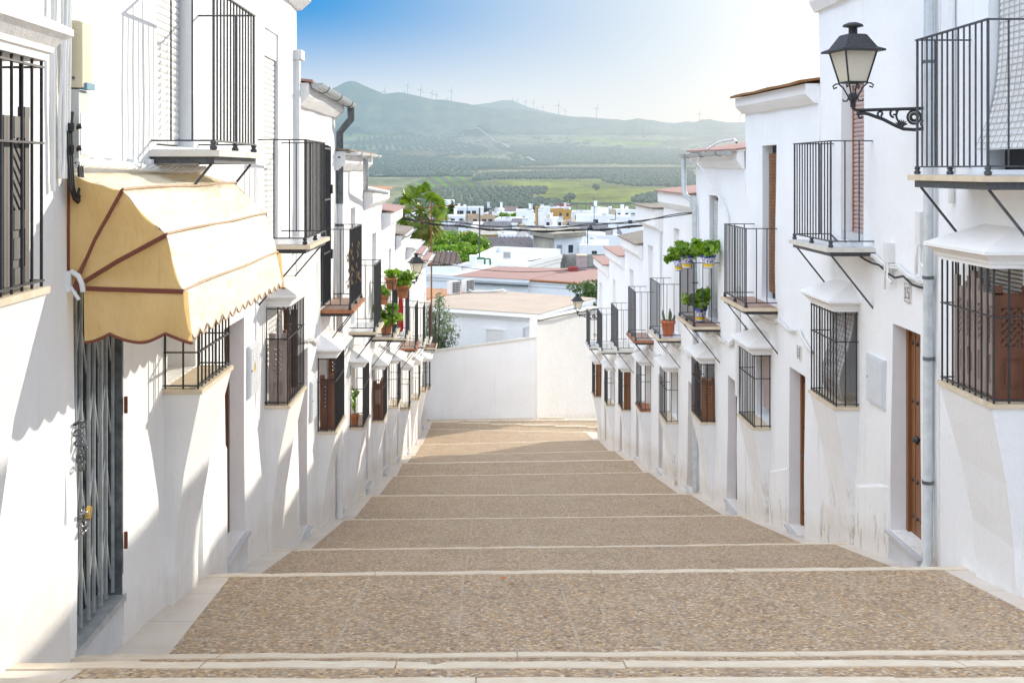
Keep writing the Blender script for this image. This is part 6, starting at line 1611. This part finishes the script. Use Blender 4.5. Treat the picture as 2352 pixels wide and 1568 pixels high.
# ------------------------------------------------------------------ the white town
TG = 'small houses of the white town'
random.seed(77)
def town_house(x0, x1, vt, vb, Y, wallm, label, depth=9, roof='flat', win=2, group=None, seed=0, trim=None, coords=ZT, lowz=None):
    u0, v0 = coords(x0, vt); u1, v1 = coords(x1, vb); a = onY(u0, v0, Y); b = onY(u1, v0, Y); zb = tz(0, Y) - 1.0 if lowz is None else lowz
    rnd = random.Random(seed * 13 + int(x0)); zt_ = a.z; w_ = b.x - a.x
    sk = rnd.uniform(-.25, .25) * depth
    A, B = (a.x, Y), (b.x, Y + rnd.uniform(-.08, .08) * w_); C, D = (b.x + sk, Y + depth), (a.x + sk, Y + depth)
    t = thing('town_house', ((a.x + b.x) / 2, Y, zb), label, 'house', group)
    q = MB(); cor = [A, B, C, D]
    q.loft([[(p[0], p[1], zb) for p in cor], [(p[0], p[1], zt_ - .01) for p in cor]], False, True); build(q, 'wall', wallm, t)
    if roof == 'flat':
        # parapet with the terrace floor sunk behind it
        q = MB(); ph = .35; th = .25; cx, cy = sum(p[0] for p in cor) / 4, sum(p[1] for p in cor) / 4
        ins = [(p[0] + (cx - p[0]) * th * 2 / max(w_, 2), p[1] + (cy - p[1]) * th * 2 / depth) for p in cor]
        for i in range(4):
            j = (i + 1) % 4; q.loft([[(cor[i][0], cor[i][1], zt_), (cor[i][0], cor[i][1], zt_ + ph), (ins[i][0], ins[i][1], zt_ + ph), (ins[i][0], ins[i][1], zt_)], [(cor[j][0], cor[j][1], zt_), (cor[j][0], cor[j][1], zt_ + ph), (ins[j][0], ins[j][1], zt_ + ph), (ins[j][0], ins[j][1], zt_)]])
        build(q, 'parapet', trim or wallm, t)
        if rnd.random() < .7:
            q = MB(); cw = rnd.uniform(.5, 1.0); x = a.x + rnd.uniform(.15, .8) * w_; y = Y + rnd.uniform(.3, .8) * depth; hh = rnd.uniform(.9, 1.9); q.box(x, x + cw, y, y + cw, zt_ - .02, zt_ + hh); q.box(x - .1, x + cw + .1, y - .1, y + cw + .1, zt_ + hh, zt_ + hh + .15); build(q, 'chimney', W_FAR, t)
        if rnd.random() < .4:
            q = MB(); x = a.x + rnd.uniform(.1, .85) * w_; y = Y + rnd.uniform(.2, .6) * depth; q.lathe((x, y, zt_ - .02), [(.45, 0), (.45, 1.0), (.1, 1.12)], 10); build(q, 'water_tank', rnd.choice((PVC, GREYW, BEIGE)), t)
        if rnd.random() < .5:
            q = MB(); x = a.x + rnd.uniform(.1, .8) * w_; q.box(x, x + .9, Y + .6, Y + 1.0, zt_ - .02, zt_ + .75); build(q, 'air_conditioner', BOX_G, t)
        if rnd.random() < .55 and w_ > 5:
            q = MB(); cw = w_ * rnd.uniform(.25, .5); x = a.x + rnd.uniform(.05, .45) * w_; y = Y + depth * .4; q.box(x, x + cw, y, y + depth * .5, zt_ - .02, zt_ + rnd.uniform(1.6, 2.4)); build(q, 'stair_turret', wallm if rnd.random() < .7 else W_FAR, t)
    else:
        q = MB(); ym = Y + depth / 2; rz = zt_ + w_ * .13 if roof == 'gable' else zt_ + depth * .085
        o_ = .25
        if roof == 'gable': # ridge runs away from the viewer
            xm = (a.x + b.x) / 2
            q.add([(a.x - o_, Y - o_, zt_), (xm, Y - o_, rz), (b.x + o_, Y - o_, zt_), (a.x - o_, Y + depth, zt_), (xm, Y + depth, rz), (b.x + o_, Y + depth, zt_)], ((0, 1, 4, 3), (1, 2, 5, 4)))
            g = MB(); g.add([(a.x, Y, zt_ - .02), (b.x, Y, zt_ - .02), (xm, Y, rz - .05)], ((0, 1, 2),)); build(g, 'gable_wall', wallm, t)
        else:
            n = 28; v = []
            for i in range(n * 2 + 1):
                x = a.x - o_ + (w_ + 2 * o_) * i / (n * 2); h = .10 * w_ / 12 if i % 2 else 0; v += [(x, Y - o_, zt_ + .02 + h), (x, ym, rz + h), (x, Y + depth, zt_ + h)]
            q.add(v, [(3 * i + j, 3 * i + 3 + j, 3 * i + 4 + j, 3 * i + 1 + j) for i in range(n * 2) for j in range(2)])
        build(q, 'roof', trim or ROOF_BP, t)
    hgt = zt_ - zb
    vis = zt_ - onY(u0, v1, Y).z
    for i in range(win):
        s = w_ * (i + .5 + rnd.uniform(-.15, .15)) / win; ww = min(.6, w_ * .09); wh = min(1.3, vis * .5); top = zt_ - vis * .28
        if wh > .4: on_front(t, A, B, s - ww, s + ww, top - wh, top, GLASS_D, 'window', frame=False)
    return t
T_ = [
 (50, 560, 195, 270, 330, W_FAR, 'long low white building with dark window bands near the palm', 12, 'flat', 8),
 (565, 650, 205, 250, 318, mat('dark_green_clad', (.06, .075, .07), .7, .2, 2, 0), 'small dark green clad cube on a roof by the aerial mast', 7, 'flat', 0),
 (660, 770, 208, 255, 322, W_FAR, 'white house with a squat tank among small aerials', 8, 'flat', 2),
 (560, 880, 258, 300, 280, W_FAR, 'wide plain white house behind the pale green tree', 10, 'flat', 0),
 (205, 440, 285, 330, 270, W_FAR, 'white house with dark ground-floor openings left of the ochre block'.replace('left of', 'beside'), 9, 'flat', 3),
 (440, 675, 282, 360, 250, PEACH, 'flat peach coloured block crossed by the thin aerial mast', 9, 'flat', 3),
 (675, 920, 318, 400, 228, W_FAR, 'white house with two dark paired windows in the middle of town', 9, 'flat', 2),
 (790, 920, 235, 260, 300, W_FAR, 'house under a big sloping brown tile roof at the edge of the fields', 16, 'slope', 0),
 (910, 1085, 230, 390, 240, W_FAR, 'tall blank white house with one dark doorway', 9, 'flat', 1),
 (1130, 1220, 212, 270, 310, W_FAR, 'white house with a small ochre turret on top', 8, 'flat', 0),
 (1152, 1190, 188, 210, 311, OCHRE, 'small ochre roof turret at the town edge', 5, 'flat', 0),
 (1220, 1350, 192, 280, 300, W_FAR, 'white block in front of the slope of olive rows', 9, 'flat', 1),
 (1335, 1475, 220, 290, 270, OCHRE, 'deep ochre house with an open terrace', 9, 'flat', 2),
 (1372, 1475, 172, 220, 312, W_FAR, 'white house crowned by a red parapet', 8, 'flat', 1),
 (1480, 1690, 240, 330, 280, W_FAR, 'stepped white terraces in the thick of the town', 10, 'flat', 2),
 (1690, 1790, 200, 270, 302, W_FAR, 'square white house below the striped field', 9, 'flat', 0),
 (1790, 1945, 220, 275, 280, BEIGE, 'beige block with a shaded terrace', 9, 'flat', 1),
 (1945, 2165, 222, 290, 292, W_FAR, 'white house with a grey shed roof close to the dark eaves', 9, 'flat', 3),
 (1680, 1960, 284, 370, 232, W_FAR, 'white house with a row of orange roof vents', 9, 'flat', 2),
 (1960, 2200, 296, 370, 224, W_FAR, 'white house just below the shaded row of eaves', 9, 'flat', 1),
 (1200, 1385, 316, 390, 226, W_FAR, 'white house with a terrace rail above the thick cable', 9, 'flat', 3),
 (1385, 1480, 350, 390, 214, PEACH, 'cream house with rounded terrace walls', 8, 'flat', 0),
 (880, 1000, 345, 395, 213, OCHRE, 'narrow ochre house with a small tile roof', 8, 'slope', 1),
 (100, 262, 470, 500, 168, W_FAR, 'white house under a steep dark tile roof next to the palm', 12, 'slope', 2),
 (275, 430, 362, 480, 178, W_FAR, 'white gabled house beside the steep dark tile roof', 10, 'gable', 0),
 (430, 875, 428, 450, 182, W_FAR, 'white house under a long blue-grey tile roof', 14, 'slope', 0),
 (430, 750, 470, 515, 150, OCHRE, 'bright ochre house with small windows under a corrugated roof', 8, 'slope', 3),
 (740, 935, 490, 530, 146, W_FAR, 'low white house with a plain grey terrace', 10, 'flat', 0),
 (935, 1010, 450, 530, 136, mat('pink_white', (.74, .68, .66), .9, .06, 2, .2, .01), 'pinkish white chimney block with a tiled cap', 3, 'flat', 0),
 (1040, 1200, 458, 480, 152, W_FAR, 'white house with a short dark tile roof behind the rooftop house', 10, 'slope', 0),
 (1500, 1760, 440, 480, 172, W_FAR, 'white house under the nearer half of a broad dark tile roof', 14, 'slope', 2),
 (1760, 2010, 488, 520, 160, W_FAR, 'white house under a broad dark roof next to the shaded eaves', 16, 'slope', 1),
 (1200, 1480, 430, 470, 166, W_FAR, 'white house with many aerials behind the skylight', 9, 'flat', 2),
 (1760, 2010, 505, 570, 132, W_FAR, 'low white house behind the glass pyramid', 10, 'flat', 1),
 (1560, 1860, 612, 700, 112, W_FAR, 'white round-cornered terrace below the glass pyramid', 9, 'flat', 1),
]
for i, r in enumerate(T_):
    trim = None
    if 'red parapet' in r[6]: trim = mat('red_trim', (.38, .08, .06), .7, .1, 3, 0)
    if 'brown tile' in r[6]: trim = ROOF_PP
    if 'corrugated' in r[6]: trim = mat('corrugated_sheet', (.55, .52, .44), .6, .15, 1.5, 0)
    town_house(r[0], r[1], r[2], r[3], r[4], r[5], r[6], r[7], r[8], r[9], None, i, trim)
# the rest of the town: alike small white houses
used = [(onY(*ZT(r[0], r[2]), r[4]).x, onY(*ZT(r[1], r[2]), r[4]).x, r[4], r[4] + r[7]) for r in T_]
random.seed(123); k = 0
for row in range(15):
    Y = 150 + row * 17
    x = -.075 * Y - 8
    while x < .155 * Y + 14:
        wd = random.uniform(6, 13); dp = random.uniform(7, 11); y = Y + random.uniform(-4, 4)
        if not any(a - 1 < x + wd and x < b + 1 and c - dp - 1 < y < d + 1 for a, b, c, d in used) and random.random() < .9:
            used.append((x, x + wd, y, y + dp))
            zt_ = tz(0, y) + random.uniform(3.6, 5.6) - max(0, (230 - y)) * .012
            r_ = random.random(); wm = W_FAR if r_ < .93 else random.choice((PEACH, BEIGE, OCHRE))
            a = lambda X, Z: (1110 + FL * X / y, 390 - FL * Z / y)
            ident = lambda p, q: (p, q)
            u0, v0 = a(x, zt_); u1, v1 = a(x + wd, zt_ - 3.5)
            # invert the pitch-corrected picture position for this wall
            P0 = Vector((x, y, zt_)); P1 = Vector((x + wd, y, zt_ - 3.5))
            def pr_of(P): return CU + FL * P.x / P.y, CV - FL * P.z / P.y
            (u0, v0), (u1, v1) = pr_of(P0), pr_of(P1)
            lb = 'small white flat-roofed house packed among others in the town' if wm is W_FAR else 'small ochre or cream flat-roofed house packed among white ones'
            rf = 'flat' if random.random() < .78 else 'slope'
            if rf == 'slope': lb = 'small white house with a dark tile roof packed among others'; wm = W_FAR
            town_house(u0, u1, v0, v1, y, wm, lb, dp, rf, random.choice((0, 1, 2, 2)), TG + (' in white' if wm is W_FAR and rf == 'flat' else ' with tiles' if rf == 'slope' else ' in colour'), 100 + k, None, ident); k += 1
        x += wd + random.uniform(.3, 3)
# aerials
def aerial(p, h, label, r=.05, yagi=True, s=1.0):
    mb = MB(); p = Vector(p); mb.bar(p, p + Vector((0, 0, h)), r, 5)
    if yagi:
        for q, L_ in ((.97, 1.5), (.88, 1.1)):
            z = p.z + h * q; mb.bar((p.x - L_ * s / 2, p.y, z - .06 * s), (p.x + L_ * s / 2, p.y, z + .06 * s), r * .5, 4)
            for k in range(6): x = p.x - L_ * s / 2 + L_ * s * k / 5; zz_ = z - .06 * s + .12 * s * k / 5; mb.bar((x, p.y - .25 * s, zz_), (x, p.y + .25 * s, zz_), r * .35, 4)
    return single(mb, 'aerial', GALV_D if not r < .036 else RUST, label, 'aerial', None, p)
pa = onY(991, 465, 48.6)
aerial((pa.x, 48.6, -7.6), pa.z + 7.6, 'tall rusty aerial mast rising beside the palm from the foot of the sunny row', .035, True, 1.5)
aerial((MAST2.x, MAST2.y, MAST2.z - .1), onY(1093, 474, MAST2.y).z - MAST2.z, 'thin tall mast standing on the square whitewashed chimney', .06, False)
random.seed(31)
for i in range(26):
    r = random.choice(T_); Y = r[4] + random.uniform(1, 5); x = random.uniform(r[0], r[1]); p = onY(*ZT(x, r[2]), Y)
    aerial((p.x, Y, p.z - .3), random.uniform(2, 4.5), 'thin television aerial on a roof in the town', .05, random.random() < .6, 1.2)['group'] = 'television aerials over the town'
# ------------------------------------------------------------------ trees
def limb_tree(name, loc, h, crown, label, leafm, n, size, seed, trunk_r=.12, cat='tree', clumps=14, sub=None):
    """tapered trunk with limbs; the crown is many small leaves in uneven clumps round the limb ends"""
    rnd = random.Random(seed); loc = Vector(loc); t = thing(name, loc, label, cat); tr = MB(); cr = MB()
    tr.tube([loc + Vector((0, 0, -.3)), loc + Vector((.05 * h * rnd.uniform(-1, 1), 0, h * .3)), loc + Vector((0, .02 * h, h * .6))], [trunk_r, trunk_r * .8, trunk_r * .5], 7)
    top = loc + Vector((0, 0, h))
    for k in range(clumps):
        while True:
            p = Vector((rnd.uniform(-1, 1), rnd.uniform(-1, 1), rnd.uniform(-1, 1)))
            if .25 < p.length < 1: break
        c = top + Vector((p.x * crown[0], p.y * crown[1], p.z * crown[2]))
        base_ = loc + Vector((0, 0, h * rnd.uniform(.35, .6)))
        tr.tube([base_, base_.lerp(c, .5) + Vector((0, 0, .05 * h)), c], [trunk_r * .45, trunk_r * .28, trunk_r * .1], 5)
        rr = rnd.uniform(.28, .5); leaf_cluster(cr, c, (crown[0] * rr, crown[1] * rr, crown[2] * rr), n // clumps, size, seed * 91 + k, False, 0)
    build(tr, 'trunk', BARK, t); build(cr, 'crown', leafm, t)
    return t
for i, (u, v, Y, cw, ch, n, lb) in enumerate(((1015, 566, 104, 2.6, 1.5, 4200, 'dark green feathery tree at the foot of the palm'), (1075, 566, 106, 1.7, 1.5, 3600, 'bright yellow-green feathery tree beside the long dark tiled roof'), (965, 572, 102, 2.2, 1.9, 2600, 'green tree half hidden behind the sunny-side eaves'), (1035, 582, 100, 2.4, .9, 2600, 'low dark green tree in front of the two brighter ones'))):
    p = onY(u, v, Y); gzz = tz(0, Y); limb_tree('locust_tree', (p.x, Y, gzz), p.z - gzz, (cw, cw, ch), lb, LEAF_T if i != 3 else LEAF, n, .19, 50 + i, .18)
p = onY(1352, 668, 66); limb_tree('orange_tree', (p.x, 66, tz(0, 66)), p.z - tz(0, 66), (1.3, 1.2, .85), 'round dark bush behind the small distant lantern', LEAF_B, 1500, .12, 61, .1)
p = onY(1012, 755, 50.2); limb_tree('olive_tree', (p.x - .1, 49.6, -11.6), p.z + 11.6, (.75, .6, 1.55), 'airy silver-green olive tree behind the end wall by the last sunny balcony', LEAF_S, 2600, .075, 62, .09, clumps=26)
p = onY(1157, 517, 270); limb_tree('bush', (p.x, 262, tz(0, 262)), p.z - tz(0, 262) + 1.5, (4.5, 3, 2.2), 'pale yellow-green tree among the white houses', LEAF_T, 1300, .5, 63, .2)
p = onY(1036, 500, 300); limb_tree('cypress', (p.x, 296, tz(0, 296)), p.z - tz(0, 296), (1.2, 1.2, 3.6), 'thin dark conifer in front of the long low white building', LEAF_B, 900, .5, 64, .2, clumps=20)
# fan palm
pc = onY(965, 484, 74); PY = 74.0
pm = thing('fan_palm', (pc.x, PY, tz(0, PY)), 'tall fan palm with a skirt of hanging fronds rising above the sunny-side roofs', 'palm')
mb = MB(); mb.tube([(pc.x + .1 * math.sin(k), PY, tz(0, PY) - .3 + (pc.z - tz(0, PY)) * k / 8) for k in range(9)], [.34 - .012 * k for k in range(9)], 10); build(mb, 'trunk', BARK, pm)
fr = MB(); dk = MB(); rnd = random.Random(17)
def frond(mb, az, el, L_, fan, nb=17):
    d = Vector((math.cos(az) * math.cos(el), math.sin(az) * math.cos(el), math.sin(el))); c = Vector((pc.x, PY, pc.z)); pet = L_ * .5
    droop = .16 * (1 - abs(math.sin(el)))
    e_ = c + d * pet + Vector((0, 0, -droop * pet)); mb.tube([c, c + d * pet * .5, e_], [.03, .022, .015], 4)
    side = d.cross(Vector((0, 0, 1))); side = side.normalized() if side.length > .05 else Vector((1, 0, 0)); up_ = side.cross(d); ro = rnd.uniform(-1.3, 1.3); side, up_ = side * math.cos(ro) + up_ * math.sin(ro), up_ * math.cos(ro) - side * math.sin(ro)
    for k in range(nb):
        a = -1.5 + 3.0 * k / (nb - 1); bl = fan * (1 - .14 * abs(a)) * rnd.uniform(.9, 1.05)
        v = (d * math.cos(a) + side * math.sin(a) + up_ * (.12 + .10 * math.cos(a * 2))).normalized()
        tip = e_ + v * bl + Vector((0, 0, -.28 * bl)); mid = e_ + v * bl * .55 + Vector((0, 0, .02)); w_ = v.cross(up_).normalized() * .055
        mb.add([e_, mid + w_, tip, mid - w_, mid + up_ * .015], ((0, 1, 4), (1, 2, 4), (2, 3, 4), (3, 0, 4)))
for k in range(34):
    q = k / 33
    frond(fr, k * 2.399 + rnd.uniform(-.2, .2), math.asin(.95 - 1.35 * q) + rnd.uniform(-.1, .1), rnd.uniform(2.1, 2.7), rnd.uniform(.85, 1.05), 19)
for k in range(30): frond(dk, k * 2.399 + rnd.uniform(-.2, .2), rnd.uniform(-1.4, -.5), rnd.uniform(1.9, 2.7), rnd.uniform(.8, 1.0), 18)
build(fr, 'crown', LEAF_P, pm); build(dk, 'hanging_fronds', LEAF_PD, pm)
# ------------------------------------------------------------------ cables over the street
def span(a, b, sag, r, label, knots=0, k=1, m=RUBBER):
    mb = MB(); a, b = Vector(a), Vector(b)
    for c in range(k):
        P = [a.lerp(b, i / 30) + Vector((0, .03 * c, -sag * 4 * (i / 30) * (1 - i / 30) + .035 * c * math.sin(i * .9 + c))) for i in range(31)]
        mb.tube(P, r, 6)
    for i in range(knots):
        t = (i + .5) / knots; p = a.lerp(b, t) + Vector((0, 0, -sag * 4 * t * (1 - t))); mb.ball(p, r * 2.1, i, 1, 0)
    single(mb, 'overhead_cable', m, label, 'cable', None, a)
span(onY(924, 503, 31.6), onY(1476, 519, 30.3), .22, .018, 'thick black cable bundle strung across the street', 9, 2)
span(onY(924, 492, 31.8), onY(1597, 489, 22.8), .32, .010, 'thin black cable strung higher across the street', 0, 2)
span(onY(985, 598, 44.0), onY(1364, 612, 41.0), .30, .012, 'single dark cable hanging lower down over the pink roofs')

# a few fallen leaves on the pavement
for (u, v, lb) in ((1155, 1330, 'small orange fallen leaf on the big landing near its far edge'), (1176, 1345, 'small yellow fallen leaf just below the orange one')):
    y = 9.6
    for _ in range(30):
        p = onY(u, v, y); g_ = EDGE[5][1] - RISE + (EDGE[6][1] - EDGE[5][1] + RISE) * (y - EDGE[5][0]) / (EDGE[6][0] - EDGE[5][0]); y += (p.z - g_) * -1.5 if False else (p.z - g_) * 2.0
    mb = MB(); mb.add([(p.x - .03, y, g_ + .012), (p.x, y + .016, g_ + .022), (p.x + .033, y + .006, g_ + .014), (p.x, y - .018, g_ + .012)], ((0, 1, 3), (1, 2, 3)))
    single(mb, 'fallen_leaf', DRY if 'yellow' in lb else mat('orange_leaf', (.60, .20, .03), .7, .1, 9, 0), lb, 'leaf')
